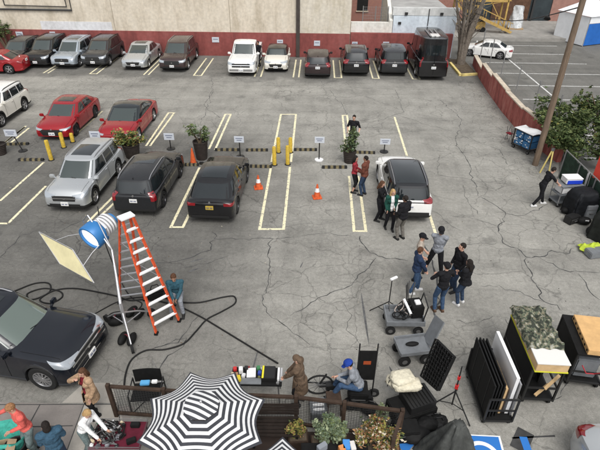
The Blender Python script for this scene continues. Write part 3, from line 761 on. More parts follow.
pt_blk = paint('black_paint', (.006, .006, .007), 0, .22); pt_dgr = paint('dark_grey_paint', (.035, .037, .04), .2, .3)
pt_red = paint('red_paint', (.27, .007, .012), .1, .25); pt_wht = paint('white_paint', (.72, .72, .70), 0, .3)
pt_ivory = paint('ivory_white_paint', (.62, .60, .54), 0, .35); pt_brn = paint('dark_brown_paint', (.05, .032, .032), .3, .28)
pt_navy = paint('black_blue_paint', (.006, .008, .013), .1, .2); pt_mar = paint('black_maroon_paint', (.022, .012, .013), .1, .3)
pt_charc = paint('charcoal_paint', (.016, .017, .019), .2, .28)

# --- rear row ---
make_car('parked_hatchback', 'grey car mostly hidden behind the red sedan at the left end of the rear row', 'car', at(8, 63, 4.4), DOWN, suv(4.4, 1.8, 1.55, belt=.98, hood=.9, nosez=.75), pt_dgr)
make_car('parked_suv', 'black boxy SUV between the grey car and the silver wagon in the rear row', 'car', at(37, 64, 4.6, dx=-.1), DOWN, suv(4.6, 1.85, 1.72), pt_blk)
make_car('parked_wagon', 'silver blue wagon with roof rails and sunroof in the rear row', 'car', at(62.5, 65, 4.7), DOWN,
         suv(4.7, 1.82, 1.66, belt=1.0, hood=.94, nosez=.8, rails=M_chrome, sunroof=(-.1, .7, .6), clad=True), pt_sil2)
make_car('parked_suv', 'dark grey SUV with a reddish roof beside the silver blue wagon', 'car', at(93, 64, 4.6), DOWN, suv(4.6, 1.86, 1.68, roofm=pt_mar), pt_dgr)
make_car('parked_sedan', 'bright silver sedan with dark sunroof in the rear row', 'car', at(133, 66, 4.65), DOWN, sedan(4.65, 1.8, 1.46, sunroof=(-.2, .75, .6)), pt_sil)
make_car('parked_suv', 'dark brown SUV with bright grille alone beside empty bay in the rear row', 'car', at(172, 68, 4.9), DOWN, suv(4.9, 1.94, 1.74, rails=M_rim), pt_brn)
# pickup
PP = suv(5.6, 1.95, 1.86, belt=1.12, hood=1.08, nosez=.98, gh=(3.75, 3.6, 2.25, 1.6), sw=[(1.95, 2.72, 2.42, 2.74), (2.8, 3.45, 2.82, 3.4)], rails=None, wr=.39, gwt=.80, rgv=.8, fo=1.0, wb=3.55)
PP['clad'] = False; PP['doors'] = [1.75, 2.78, 3.55]; PP['handles'] = [2.6, 3.4]
PP['top'] = [(0, .86), (.05, .98), (.25, 1.05), (1.5, 1.12), (3.7, 1.14), (3.85, 1.12), (3.87, .82), (5.5, .82), (5.6, .8)]
PP['faces'] = [('grille', M_clad, (-1, 0), [(-.62, .66), (.62, .66), (.62, .90), (-.62, .90)]), ('grille_bar', M_chrome, (-1, 0), [(-.75, .765), (.75, .765), (.75, .81), (-.75, .81)]), ('bumper', M_rim, (-1, 0), [(-.9, .40), (.9, .40), (.9, .54), (-.9, .54)])]
pu, inf = make_car('parked_pickup', 'white pickup truck with dark grille parked nose out in the rear row', 'pickup', at(241, 72, 5.6), DOWN, PP, pt_wht)
for s in (1, -1): B().box((-1.95, s*.90, .97), (1.72, .08, .34)).build('bed_side', pt_wht, pu, bevel=.02, smooth=True)
B().box((-2.77, 0, .96), (.07, 1.72, .33)).build('tailgate', pt_wht, pu, bevel=.02, smooth=True)
B().box((-1.95, 0, .83), (1.6, 1.7, .02)).build('bed_floor', M_clad, pu)
make_car('parked_hatchback', 'small cream white hatchback with a black roof beside the white pickup', 'car', at(275.5, 68, 3.85), DOWN,
         sedan(3.85, 1.72, 1.42, belt=.95, hood=.88, hatch=True, roofm=pt_blk, gh=(3.75, 3.35, 1.5, 1.05), lz=.74), pt_ivory)
make_car('parked_suv', 'dark maroon black hatchback with its tail towards the lot, first right of the tall drainpipe', 'car', at(317.5, 74.5, 4.3), UP, suv(4.3, 1.8, 1.56, belt=1.0, hood=.92, rails=None, antenna=True), pt_mar)
make_car('parked_suv', 'black SUV with silver roof rails and red tail lights, middle of the tail-out cars', 'car', at(356, 72, 4.7), UP, suv(4.7, 1.88, 1.68, rails=M_rim, tW=.4), pt_blk)
make_car('parked_suv', 'boxy black SUV with pale rear window beside the tall black van', 'car', at(394, 72, 4.6), UP, suv(4.6, 1.92, 1.78, rails=None, gwt=.82, gh=(4.53, 4.40, 1.9, 1.25), rg=(.25, .88)), pt_charc)
VP_ = suv(5.9, 2.02, 2.78, belt=1.35, hood=1.12, nosez=.95, gh=(5.86, 5.74, 1.75, .95), gwt=.86, gwb=.96, wr=.36, rails=None, dome=.05, droop=.0, wiper=True,
          sw=[(1.35, 2.1, 1.75, 2.1), (2.4, 3.6, 2.4, 3.6), (3.8, 4.9, 3.8, 4.9)], rg=(.25, .72), tz=1.25, tW=.14, tH=.6, fo=1.0, wb=3.7, antenna=False, rgv=.78)
VP_['top'] = [(0, .86), (.05, .95), (.3, 1.12), (.95, 1.32), (1.2, 1.35), (5.85, 1.36), (5.9, 1.34)]; VP_['plz'] = (.5, .9); VP_['tailslope'] = .03; VP_['round'] = .5
van, inf = make_car('parked_van', 'tall black cargo van parked tail out beside the bare tree', 'van', at(432.5, 76, 5.9), UP, VP_, pt_blk)
for y in (-.25, .05, .35):
    p0 = inf['dome'](.35, y/.87, .05); p1 = inf['dome'](-.75, y/.87, .05); B().beam(p0, p1, .10, .03).build('roof_slat', M_rim, van)
B().box((-1.9, 0, 2.80), (.7, .6, .08)).build('roof_vent', pt_wht, van, bevel=.02)
B().box((-2.955, 0, 1.45), (.02, .015, 2.0)).build('door_gap', M_seam, van)
# --- red sedan in the aisle, far left ---
make_car('red_sedan', 'bright red sedan cut by the left edge in front of the rear row', 'car', (g(30, 74).x-2.5, g(30, 74).y+.55, 0), PI+.10, sedan(4.6, 1.82, 1.44), pt_red)
CS = .90
# --- middle, upper row (nose towards us) ---
make_car('white_compact_suv', 'boxy ivory white compact SUV cut by the left edge, left of the red hatchback', 'car', (-16.25, g(51, 135).y+2.1, 0), DOWN,
         suv(4.25, 1.82, 1.70, belt=1.1, hood=1.04, nosez=.92, gwt=.84, rails=M_clad, gh=(4.18, 4.0, 1.75, 1.2), roofm=pt_wht), pt_ivory)
mz = sedan(4.5, 1.82, 1.45, hatch=True, sunroof=(.0, .75, .6), hW=.5, hH=.12, rim=M_rimd, spokes=10)
mz['faces'] = [('grille', M_clad, (-1, 0), [(-.48, .32), (.48, .32), (.62, .64), (-.62, .64)])]
make_car('red_hatchback', 'red hatchback with sunroof and big black grille, nose towards the camera', 'car', at(52, 135, 4.5), DOWN+.0, mz, pt_red)
te = sedan(4.72, 1.88, 1.45, hatch=False, roofm=M_glass, hood=.86, gh=(4.45, 3.2, 2.0, 1.02), hW=.4, hH=.11, handles=[])
te['faces'] = [('lower_grille', M_clad, (-1, 0), [(-.55, .28), (.55, .28), (.6, .36), (-.6, .36)])]
make_car('red_coupe_sedan', 'smooth red sedan with an all black glass roof behind the big potted shrub', 'car', at(113, 140, 4.7, dx=.1), DOWN, te, pt_red)
CS = .86
# --- middle, lower row ---
fo_ = suv(4.62, 1.82, 1.70, belt=1.05, hood=1.0, nosez=.84, rails=M_rim, sunroof=(-.15, .72, .62), hW=.55, hH=.22)
fo_['faces'] = [('grille', M_clad, (-1, 0), [(-.46, .60), (.46, .60), (.50, .82), (-.50, .82)]), ('grille_bar', M_chrome, (-1, 0), [(-.5, .70), (.5, .70), (.5, .73), (-.5, .73)]), ('lower_grille', M_clad, (-1, 0), [(-.6, .34), (.6, .34), (.65, .48), (-.65, .48)])]
make_car('silver_suv', 'silver SUV with a large sunroof, nose towards the camera, beside yellow posts', 'car', at(66.5, 206, 4.62), DOWN-.02, fo_, pt_sil)
cr = suv(4.65, 1.87, 1.69, belt=1.06, rails=M_rim, tz=.96, tW=.26, tH=.34, sunroof=(.1, .75, .6), antenna=True, rim=M_rimd, rplm=M_plate)
make_car('dark_suv', 'dark grey SUV with tall red tail lights between the silver SUV and the black crossover', 'car', at(136, 210, 4.65), UP-.02, cr, pt_charc)
bw = suv(4.72, 1.92, 1.62, belt=1.04, hood=.97, rails=None, gh=(4.62, 3.75, 2.0, 1.2), tz=.93, tW=.5, tH=.12, gwt=.76, antenna=False, rplm=M_platey, droop=.09, sunroof=(-.75, .8, .72), rim=M_rimd)
bw['clad'] = False; bw['sw'] = [(1.7, 2.6, 2.15, 2.62), (2.68, 3.5, 2.70, 3.35), (3.57, 4.1, 3.42, 3.7)]
bw['faces'] += [('rear_diffuser', M_clad, (1, 0), [(-.8, .30), (.8, .30), (.75, .46), (-.75, .46)])]
make_car('black_crossover', 'glossy black crossover with sloping tail and dark yellow plate, beside the orange cone', 'car', at(211.5, 217, 4.72), UP-.02, bw, pt_blk)
rv = suv(4.6, 1.86, 1.70, belt=1.05, rails=M_rim, tz=1.02, tW=.5, tH=.16, roofm=pt_charc, sunroof=(-.85, .85, .78), rg=(.05, .85), wr=.37)
rv['faces'] += [('rear_bumper_trim', M_clad, (1, 0), [(-.82, .30), (.82, .30), (.78, .56), (-.78, .56)]), ('tail_panel', M_clad, (1, 0), [(-.62, .96), (.62, .96), (.62, 1.0), (-.62, 1.0)])]
make_car('white_suv', 'white SUV with a black glass roof parked tail out beside the standing crew', 'car', at(409, 216, 4.6), UP, rv, pt_wht)
CS = .84
# --- big black SUV at lower left, nose to the right ---
ta = suv(5.35, 2.05, 1.92, belt=1.22, hood=1.17, nosez=1.02, wr=.42, gh=(5.28, 5.05, 2.3, 1.5), rails=M_rim, hW=.62, hH=.26, spokes=12, rim=M_rim, fo=.92, wb=3.07, wsm=mat('sky_pale_windshield', (.11, .14, .125), .05, coat=.8), gwt=.78, sunroof=(.15, .8, .55), nose=.08, fw=.86, mirm=pt_navy, tw=.27)  # windshield: pale sky reflection put into its base colour
ta['clad'] = False; ta['round'] = .6; ta['plz'] = (.60, .95)
ta['faces'] = [('grille', M_clad, (-1, 0), [(-.64, .66), (.64, .66), (.66, 1.0), (-.66, 1.0)]), ('lower_grille', M_clad, (-1, 0), [(-.7, .36), (.7, .36), (.75, .5), (-.75, .5)])]
ta['faces'] += [('grille_bar', M_chrome, (-1, 0), [(-.80, z), (.80, z), (.80, z+.045), (-.80, z+.045)]) for z in (.70, .84, .97)]
ta['faces'] += [('bumper_chrome', M_chrome, (-1, 0), [(-.7, .53), (.7, .53), (.7, .56), (-.7, .56)])]
front = g(101, 352); wheel = g(46, 391)
tahoe, tinf = make_car('black_large_suv', 'large black SUV with chrome grille, only its front half in view at the lower left', 'car', (0, 0, 0), 0, ta, pt_navy)
TA = -.14; ax_ = Vector((math.cos(TA), math.sin(TA), 0)); sd_ = Vector((math.sin(TA), -math.cos(TA), 0))   # right side of the car
cpos = wheel - sd_*(2.05/2)*CS - ax_*(5.35/2-.92)*CS; tahoe.location = cpos; tahoe.rotation_euler.z = TA
CS = .92
# --- silver car at the lower right corner ---
sc = sedan(4.8, 1.86, 1.47, tW=.42, tH=.2)
make_car('silver_corner_car', 'silver car with red tail light, only its rear corner in view at the lower right', 'car', (g(577, 421, .85).x+.80, g(577, 421, .85).y-2.2, 0), DOWN, sc, pt_sil)
# --- white sedan beyond the side wall ---
p = g(487, 57.5)
CS = .80
make_car('white_sedan', 'white sedan parked sideways beyond the red side wall near the bare tree', 'car', (p.x, p.y+.5, 0), PI-.38, sedan(4.6, 1.8, 1.45), pt_wht)
# ================= PEOPLE =================
def remesh(name, b, m, parent, vox, smooth=2):
    me = bpy.data.meshes.new('tmp'); me.from_pydata([tuple(v) for v in b.v], [], b.f); me.update()
    bm = bmesh.new(); bm.from_mesh(me); bmesh.ops.recalc_face_normals(bm, faces=bm.faces); bm.to_mesh(me); bm.free()
    o = bpy.data.objects.new('tmp', me); COL.objects.link(o)
    r = o.modifiers.new('r', 'REMESH'); r.mode = 'VOXEL'; r.voxel_size = vox; r.use_smooth_shade = True
    if smooth: s = o.modifiers.new('s', 'SMOOTH'); s.factor = .5; s.iterations = smooth
    dg = bpy.context.evaluated_depsgraph_get(); nm = bpy.data.meshes.new_from_object(o.evaluated_get(dg)); nm.name = name
    bpy.data.objects.remove(o); bpy.data.meshes.remove(me)
    nm.materials.clear()
    for x in (m if isinstance(m, (list, tuple)) else [m]): nm.materials.append(x)
    q = bpy.data.objects.new(name, nm); COL.objects.link(q)
    if parent: q.parent = parent
    return q
def ball(b, c, r, R=None, n=12):      # ellipsoid, r = radius or triple
    c = Vector(c); r = Vector(r) if not isinstance(r, (int, float)) else Vector((r, r, r)); vs = []
    for i in range(1, n//2+1):
        ph = PI*i/(n//2+1)
        for k in range(n):
            t = 2*PI*k/n; p = Vector((r.x*math.sin(ph)*math.cos(t), r.y*math.sin(ph)*math.sin(t), r.z*math.cos(ph))); vs.append(c+(R @ p if R else p))
    tp = Vector((0, 0, r.z)); vs += [c+(R @ tp if R else tp), c-(R @ tp if R else tp)]; m = n//2
    fs = [(i*n+k, i*n+(k+1) % n, (i+1)*n+(k+1) % n, (i+1)*n+k) for i in range(m-1) for k in range(n)]
    fs += [(m*n, (k+1) % n, k) for k in range(n)] + [(m*n+1, (m-1)*n+k, (m-1)*n+(k+1) % n) for k in range(n)]
    b.add(vs, fs)
def cap(b, p, q, r0, r1=None, n=10):   # capsule with taper
    r1 = r0 if r1 is None else r1; p = Vector(p); q = Vector(q)
    ball(b, p, r0, n=n); ball(b, q, r1, n=n)
    if (q-p).length > 1e-4: b.cyl(p, q, r0, r1, n=n)
def ik(a, c, l1, l2, hint):
    a = Vector(a); c = Vector(c); d = c-a; D = min(d.length, (l1+l2)*.999); u = d.normalized(); c = a+u*D
    x = (l1*l1-l2*l2+D*D)/(2*D); h = math.sqrt(max(0, l1*l1-x*x)); hv = Vector(hint); hv = hv-u*hv.dot(u)
    if hv.length < 1e-4: hv = u.orthogonal()
    return a+u*x+hv.normalized()*h, c
SKIN = [mat('skin_light', (.50, .29, .21), .5, var=.08), mat('skin_tan', (.36, .20, .13), .5, var=.08), mat('skin_dark', (.13, .07, .045), .5, var=.08)]
def fab(name, c, sc=14, var=.22): return mat(name, c, .9, var=var, scale=sc, bump=1.0, bscale=11)
C_black = fab('black_cloth', (.010, .010, .012)); C_jeans = fab('blue_denim', (.04, .075, .14)); C_djeans = fab('dark_denim', (.03, .05, .09))
C_grey = fab('grey_marl', (.22, .235, .26)); C_navy = fab('navy_cloth', (.02, .035, .075)); C_white = fab('white_cloth', (.72, .72, .72), var=.08)
C_beige = fab('beige_cloth', (.36, .31, .26)); C_tan = fab('tan_coat', (.36, .24, .15)); C_maroon = fab('maroon_cloth', (.16, .012, .02)); C_coral = fab('coral_cloth', (.60, .115, .095), var=.12)
C_teal = fab('teal_cloth', (.03, .085, .115)); C_brown = fab('brown_leather', (.13, .045, .03)); C_red = fab('red_plaid', (.28, .03, .04)); C_green = fab('green_cloth', (.012, .06, .045)); C_blue = fab('royal_blue_cloth', (.015, .045, .26))
C_khaki = fab('khaki_grey', (.14, .13, .115)); C_shoe = mat('shoe_dark', .02, .6); C_shoew = mat('shoe_white', .6, .6); C_greyp = fab('grey_green_trousers', (.13, .17, .17))
H_dark = mat('hair_dark', (.015, .011, .009), .6, var=.3, scale=30, bump=.6, bscale=60); H_brown = mat('hair_brown', (.09, .042, .022), .6, var=.3, scale=30, bump=.6, bscale=60)
H_blond = mat('hair_blond', (.42, .27, .12), .6, var=.25, scale=30, bump=.6, bscale=60); H_grey = mat('hair_grey', (.22, .2, .18), .6, var=.2, scale=30, bump=.5, bscale=60)
H_ginger = mat('hair_ginger', (.30, .15, .07), .6, var=.3, scale=30, bump=.6, bscale=60)
M_eye = mat('eye_dark', .02, .2); M_lip = mat('lip', (.32, .10, .09), .5)
def person(label, foot, face, pants, shirt, hair=None, hairm=H_dark, skin=0, h=1.75, sex='m', pose=None, cap_=None, jacket=None, shoes=C_shoe, sleeves=1.0, group=None, shorts=False, z0=0, tie=None):
    """foot: ground point under the body, face: heading angle. Local frame: +X ahead, +Y left, metres for a 1.75 m figure, then scaled"""
    root = thing('person', label, 'person', (foot[0], foot[1], z0), face, group)
    root.scale = (h/1.75*.92,)*3
    p = dict(pel=(0, 0, .95), lean=(0.0, 0.0), fL=(.03, .11, .085), fR=(-.02, -.11, .085), hL=(.08, .30, .86), hR=(.08, -.30, .86), look=(1, 0, -.1), twist=0, kL=(1, .1, 0), kR=(1, -.1, 0), eL=(-1, .5, -.3), eR=(-1, -.5, -.3), toeL=0, toeR=0)
    p.update(pose or {})
    fem = sex == 'f'; sw_ = .165 if fem else .19
    pel = Vector(p['pel']); up = Vector((p['lean'][0], p['lean'][1], 1)).normalized(); tw = p['twist']
    sd = Vector((-math.sin(tw), math.cos(tw), 0)); sd = (sd-up*sd.dot(up)).normalized(); fw_ = sd.cross(up)
    wst = pel+up*.13; chs = pel+up*.34; shl = pel+up*.49; nk = pel+up*.56; hd = nk+(up+Vector((.12, 0, .3))).normalized()*.135
    shL = shl+sd*sw_; shR = shl-sd*sw_; hpL = pel+sd*.09-up*.02; hpR = pel-sd*.09-up*.02
    R3 = Matrix((fw_, sd, up)).transposed()
    knL, fL = ik(hpL, p['fL'], .445, .43, p['kL']); knR, fR = ik(hpR, p['fR'], .445, .43, p['kR'])
    elL, wrL = ik(shL, p['hL'], .285, .255, p['eL']); elR, wrR = ik(shR, p['hR'], .285, .255, p['eR'])
    look = Vector(p['look']).normalized(); hy = Vector((0, 0, 1)).cross(look).normalized(); hz = look.cross(hy); HR = Matrix((look, hy, hz)).transposed()
    def arms(b, g_, to=1.0, r=(.052, .040, .029)):
        for s, e, w in ((shL, elL, wrL), (shR, elR, wrR)):
            cap(b, s, e, r[0]+g_, r[1]+g_)
            if to > .5: cap(b, e, e.lerp(w, (to-.5)*2), r[1]+g_, lerp(r[1], r[2], (to-.5)*2)+g_)
    def torso(b, g_, low=True):
        wd = .145 if fem else .165
        ball(b, chs, (.105+g_, wd+g_, .19+g_), R3); ball(b, wst, (.098+g_, (.125 if fem else .145)+g_, .16+g_), R3)
        cap(b, shL-up*.015, shR-up*.015, .062+g_, .062+g_)
        if fem: ball(b, chs+fw_*.06+sd*.07, .06+g_); ball(b, chs+fw_*.06-sd*.07, .06+g_)
        if low: ball(b, pel, (.112+g_, .158+g_, .12+g_), R3)
    def legs(b, g_, to=1.0, ss=1.0):
        for hh, k, f in ((hpL, knL, fL), (hpR, knR, fR)):
            cap(b, hh, k, .085+g_*ss, .057+g_)
            if to > .5: cap(b, k, k.lerp(f, to*2-1), .055+g_, .040+g_)
    # ---- body (one continuous surface)
    b = B(); torso(b, 0); arms(b, 0); legs(b, 0)
    cap(b, nk-up*.06, hd-Vector((0, 0, .05)), .055, .05)
    ball(b, hd+HR @ Vector((0, 0, .02)), (.098, .076, .105), HR, 16); ball(b, hd+HR @ Vector((.035, 0, -.055)), (.06, .055, .055), HR)
    cap(b, hd+HR @ Vector((.09, 0, .015)), hd+HR @ Vector((.112, 0, -.018)), .010, .014, 8)
    for s in (1, -1): ball(b, hd+HR @ Vector((-.005, s*.078, -.005)), (.02, .012, .032), HR, 8)
    for s, e, w, key in ((1, elL, wrL, 'gL'), (-1, elR, wrR, 'gR')):
        d = (w-e).normalized(); q = d.cross(fw_ if abs(d.dot(fw_)) < .8 else up).normalized()*s      # palm normal roughly
        side = d.cross(q).normalized(); pc = w+d*.05
        Rm = Matrix((d, side, q)).transposed(); ball(b, pc, (.052, .042, .017), Rm, 10)
        curl = p.get(key, .5)
        for i, (o_, ln) in enumerate(((-.03, .062), (-.010, .074), (.011, .070), (.031, .055))):
            k0 = w+d*.085+side*o_; d1 = (d*math.cos(curl)-q*math.sin(curl)); k1 = k0+d1*ln*.55; d2_ = (d*math.cos(curl*2.2)-q*math.sin(curl*2.2)); k2 = k1+d2_*ln*.55
            cap(b, k0-d*.02, k1, .0105, .0095, 6); cap(b, k1, k2, .0095, .0085, 6)
        t0 = w+d*.03-side*.035; t1 = t0+(d*.7-side*.6-q*.3).normalized()*.038; t2 = t1+(d*.95-q*.4).normalized()*.03
        cap(b, t0, t1, .013, .011, 6); cap(b, t1, t2, .011, .0095, 6)
    for f, k, tt in ((fL, knL, p['toeL']), (fR, knR, p['toeR'])):
        fd = Vector((math.cos(tt), math.sin(tt), 0)); cap(b, f-fd*.03-Vector((0,0,.035)), f+fd*.14-Vector((0, 0, .05)), .035, .03)
    remesh('body', b, SKIN[skin], root, .0095, 1)
    # eyes and mouth
    eb = B()
    for s in (1, -1): ball(eb, hd+HR @ Vector((.088, s*.030, .018)), (.010, .014, .008), HR, 8)
    eb.build('eyes', M_eye, root, smooth=True)
    mb = B(); ball(mb, hd+HR @ Vector((.092, 0, -.052)), (.008, .022, .006), HR, 8); mb.build('mouth', M_lip, root, smooth=True)
    # ---- clothes
    b = B(); ball(b, pel, (.125, .172, .125), R3); legs(b, .016, .70 if shorts else .985); remesh('trousers', b, pants, root, .013, 2)
    b = B(); torso(b, .016); arms(b, .014, sleeves); ball(b, pel+up*.02, (.138, .183, .10), R3); cap(b, nk-up*.05, nk-up*.03, .068); remesh('shirt', b, shirt, root, .013, 2)
    if jacket:
        jm, jl, op = jacket       # material, length below the pelvis, open front
        b = B(); torso(b, .036); arms(b, .028, .97)
        if jl > .05: b.lathe([(.0, .02), (.185, .02), (.20, -jl*.5), (.215, -jl), (.0, -jl)], pel, 16)
        else: ball(b, pel+up*.0, (.155, .20, .10), R3)
        cap(b, nk-up*.07, nk-up*.035, .085)
        jo = remesh('jacket', b, jm, root, .014, 2)
        if op:      # cut a V down the front
            bm = bmesh.new(); bm.from_mesh(jo.data); dl = []
            for f in bm.faces:
                c_ = f.calc_center_median()-pel; x = c_.dot(fw_); y = c_.dot(sd); z = c_.dot(up)
                if x > .02 and abs(y) < .055+.02*max(0, z) : dl.append(f)
            bmesh.ops.delete(bm, geom=dl, context='FACES'); bm.to_mesh(jo.data); bm.free()
    for f, tt in ((fL, p['toeL']), (fR, p['toeR'])):
        fd = Vector((math.cos(tt), math.sin(tt), 0)); b = B()
        cap(b, f-fd*.045-Vector((0, 0, .04)), f+fd*.15-Vector((0, 0, .052)), .047, .036); cap(b, f+Vector((0,0,.0)), f-Vector((0, 0, .04)), .05, .048)
        b.box(f+fd*.055-Vector((0, 0, .077)), (.27, .095, .02), tt); remesh('shoe', b, shoes, root, .013, 1)
    # ---- hair
    if hair:
        b = B(); ball(b, hd+HR @ Vector((-.014, 0, .034)), (.104, .087, .105), HR, 16)
        if hair == 'long':
            ball(b, hd+HR @ Vector((-.05, 0, -.05)), (.075, .10, .13), HR); ball(b, hd+HR @ Vector((-.085, 0, -.16)), (.05, .095, .15), HR)
            for s in (1, -1): cap(b, hd+HR @ Vector((.0, s*.082, .02)), hd+HR @ Vector((.0, s*.095, -.17)), .03, .035)
        if hair == 'bun': ball(b, hd+HR @ Vector((-.11, 0, .03)), .045)
        if hair == 'mid':
            ball(b, hd+HR @ Vector((-.05, 0, -.04)), (.07, .09, .10), HR)
        ho = remesh('hair', b, hairm, root, .012, 1)
        bm = bmesh.new(); bm.from_mesh(ho.data); dl = []
        for f in bm.faces:
            c_ = HR.transposed() @ (f.calc_center_median()-hd)
            if c_.x > .035 and c_.z < .062: dl.append(f)
        bmesh.ops.delete(bm, geom=dl, context='FACES'); bm.to_mesh(ho.data); bm.free()
    if cap_:
        b = B(); cm = cap_
        rows = []
        for i in range(7):
            ph = PI/2*i/6; rows.append([hd+HR @ Vector((.122*math.cos(ph)*math.cos(t)-.008, .101*math.cos(ph)*math.sin(t), .036+.112*math.sin(ph))) for t in [2*PI*k/18 for k in range(18)]])
        o = [v for r in rows for v in r]; b.add(o, [(i*18+k, i*18+(k+1) % 18, (i+1)*18+(k+1) % 18, (i+1)*18+k) for i in range(6) for k in range(18)])
        co_ = b.build('cap', cm, root, smooth=True)
        bb_ = B(); sgn = -1 if p.get('capback') else 1
        bb_.grid(lambda u, v: hd+HR @ Vector((sgn*(.085+.105*v*math.cos((u-.5)*2.2)), (u-.5)*.16*(1-.15*v), .042-.012*v-.02*(2*u-1)**2)), 8, 4)
        bb_.build('brim', cm, co_, smooth=True, solid=.008)
    return root, dict(hd=hd, wrL=wrL, wrR=wrR, HR=HR, R3=R3, pel=pel)
def rzt(a, b_):     # heading from one ground pixel to another
    v = g(*b_)-g(*a); return math.atan2(v.y, v.x)
def pp(px, py): q = g(px, py); return (q.x, q.y)
def crumple(o, amp, sc, cuts=1):
    bm = bmesh.new(); bm.from_mesh(o.data)
    if cuts: bmesh.ops.subdivide_edges(bm, edges=bm.edges, cuts=cuts, use_grid_fill=True)
    bm.normal_update()
    for v in bm.verts:
        q = v.co*sc; n = 1-abs(noise.noise(q))*2.2; n2 = noise.noise(q*2.7); v.co += v.normal*amp*(n*.7+n2*.5) if v.co.z > .02 else Vector((0, 0, 0))
    for f in bm.faces: f.smooth = True
    bm.to_mesh(o.data); bm.free()
G1 = 'crew standing in the lower circle'; G2 = 'crew beside the white suv'
ARMS_X = dict(hL=(.27, -.06, 1.20), hR=(.25, .08, 1.16), eL=(-.2, 1, -.6), eR=(-.2, -1, -.6))
POCK = dict(hL=(.10, .20, .98), hR=(.10, -.20, .98), eL=(-.6, 1, 0), eR=(-.6, -1, 0))
# group of six
person('man in grey sweatshirt, black cap and wide stance with hands behind his back', pp(433, 274), -PI/2-.35, C_black, C_grey, 'short', H_dark, 1, 1.83, pose=dict(fL=(.12, .26, .085), fR=(-.05, -.30, .085), hL=(-.17, .10, .93), hR=(-.19, -.04, .95), eL=(-.6, .7, -.5), eR=(-.6, -.7, -.5), look=(.9, .2, -.2)), cap_=C_black, group=G1)
person('man in beige tee and black cap standing behind the navy hoodie man', pp(415, 279), -.3, C_djeans, C_beige, 'short', H_dark, 0, 1.76, pose=dict(hL=(.18, .20, 1.0), hR=(.15, -.2, 1.05), look=(1, -.1, -.25)), cap_=C_black, sleeves=.45, group=G1)
person('person in navy hoodie and blue jeans with short brown hair', pp(413, 292), .1, C_jeans, C_navy, 'short', H_brown, 0, 1.7, pose=dict(fL=(.16, .10, .085), fR=(-.14, -.10, .085), hL=(.3, .12, .95), hR=(.25, -.12, .95), look=(1, .3, -.2)), jacket=(C_navy, 0, False), shoes=C_shoew, group=G1)
person('dark-haired man in long sleeved black shirt without cap', pp(453, 290), PI+.4, C_djeans, C_black, 'short', H_dark, 0, 1.78, pose=dict(hL=(.12, .2, .95), hR=(.10, -.2, .95), look=(.9, -.2, 0)), group=G1)
person('man in black tee and black cap with elbows out, seen from behind', pp(438, 311), PI/2+.25, C_jeans, C_black, 'short', H_dark, 0, 1.78, pose=dict(hL=(.26, .16, 1.22), hR=(.22, -.10, 1.15), eL=(-.3, .9, -.5), eR=(-.2, -1, -.2), look=(1, .1, 0)), cap_=C_black, sleeves=.5, shoes=fab('brown_shoe', (.10, .06, .04)), group=G1)
person('woman in black jacket with dark hair and white shoes', pp(460, 304), PI/2+.7, C_djeans, C_black, 'long', H_dark, 0, 1.66, 'f', pose=dict(fL=(.02, .12, .085), fR=(.03, -.13, .085), hL=(.24, .05, 1.15), hR=(.22, -.05, 1.1)), jacket=(C_black, .06, False), shoes=C_shoew, group=G1)
# beside the white suv
person('woman in black with long brown hair and crossed arms', pp(378, 220), -.5, C_black, C_black, 'long', H_brown, 0, 1.68, 'f', pose=dict(**ARMS_X, fL=(.05, .13, .085), fR=(-.05, -.13, .085), look=(1, .1, -.3)), group=G2)
person('blonde woman in white top under an open dark green jacket', pp(388.5, 229), -1.45, C_black, C_white, 'long', H_blond, 0, 1.68, 'f', pose=dict(hL=(.25, .05, 1.1), hR=(.12, -.18, .95), fL=(.08, .12, .085), fR=(-.12, -.12, .085), look=(1, .3, -.1)), jacket=(C_green, .04, True), group=G2)
person('man in black hooded top and dark khaki trousers, seen from behind', pp(400, 239), PI/2+.6, C_khaki, C_black, 'short', H_dark, 2, 1.78, pose=dict(hL=(.2, .16, 1.02), hR=(.18, -.2, .98), look=(1, .2, -.1)), jacket=(C_black, 0, False), group=G2)
person('woman in red plaid shirt and black skirt with bare lower legs', pp(353, 192), -.2, C_black, C_red, 'long', H_dark, 0, 1.66, 'f', pose=dict(hL=(.25, .04, 1.12), hR=(.24, -.05, 1.05), look=(1, 0, -.2)), shorts=True, group='pair near the wheel stop')
person('man in brown leather jacket and blue jeans facing a woman in red', pp(363, 195), PI-.5, C_djeans, C_brown, 'short', H_dark, 1, 1.76, pose=dict(hL=(.22, .1, 1.1), hR=(.05, -.26, .9), look=(1, .1, -.1)), jacket=(C_brown, 0, False), group='pair near the wheel stop')
person('officer in black uniform leaning behind the tall potted shrub', pp(352, 150), -PI/2-.3, C_black, C_black, 'short', H_dark, 0, 1.78, pose=dict(hL=(.16, .30, 1.0), hR=(.22, -.22, 1.05), eL=(-.7, .5, -.6), eR=(-.7, -.5, -.6)), sleeves=.45)
person('person in dark jacket holding a white shirt beside the white pickup', (g(259, 66).x, g(259, 66).y), -PI/2-.5, C_black, C_black, 'short', H_dark, 1, 1.75, pose=dict(hL=(.28, .05, 1.15), hR=(.28, -.08, 1.1)), jacket=(C_black, 0, False), z0=.0)
# sitting by the ladder
person('seated man in teal shirt and dark sunglasses beside the orange ladder', pp(179, 306), -PI/2+.15, C_grey, C_teal, 'short', H_brown, 1, 1.76, pose=dict(pel=(-.05, 0, .50), lean=(.22, 0), fL=(.42, .17, .085), fR=(.40, -.17, .085), hL=(.38, .05, .62), hR=(.36, -.06, .60), look=(1, 0, -.45)))
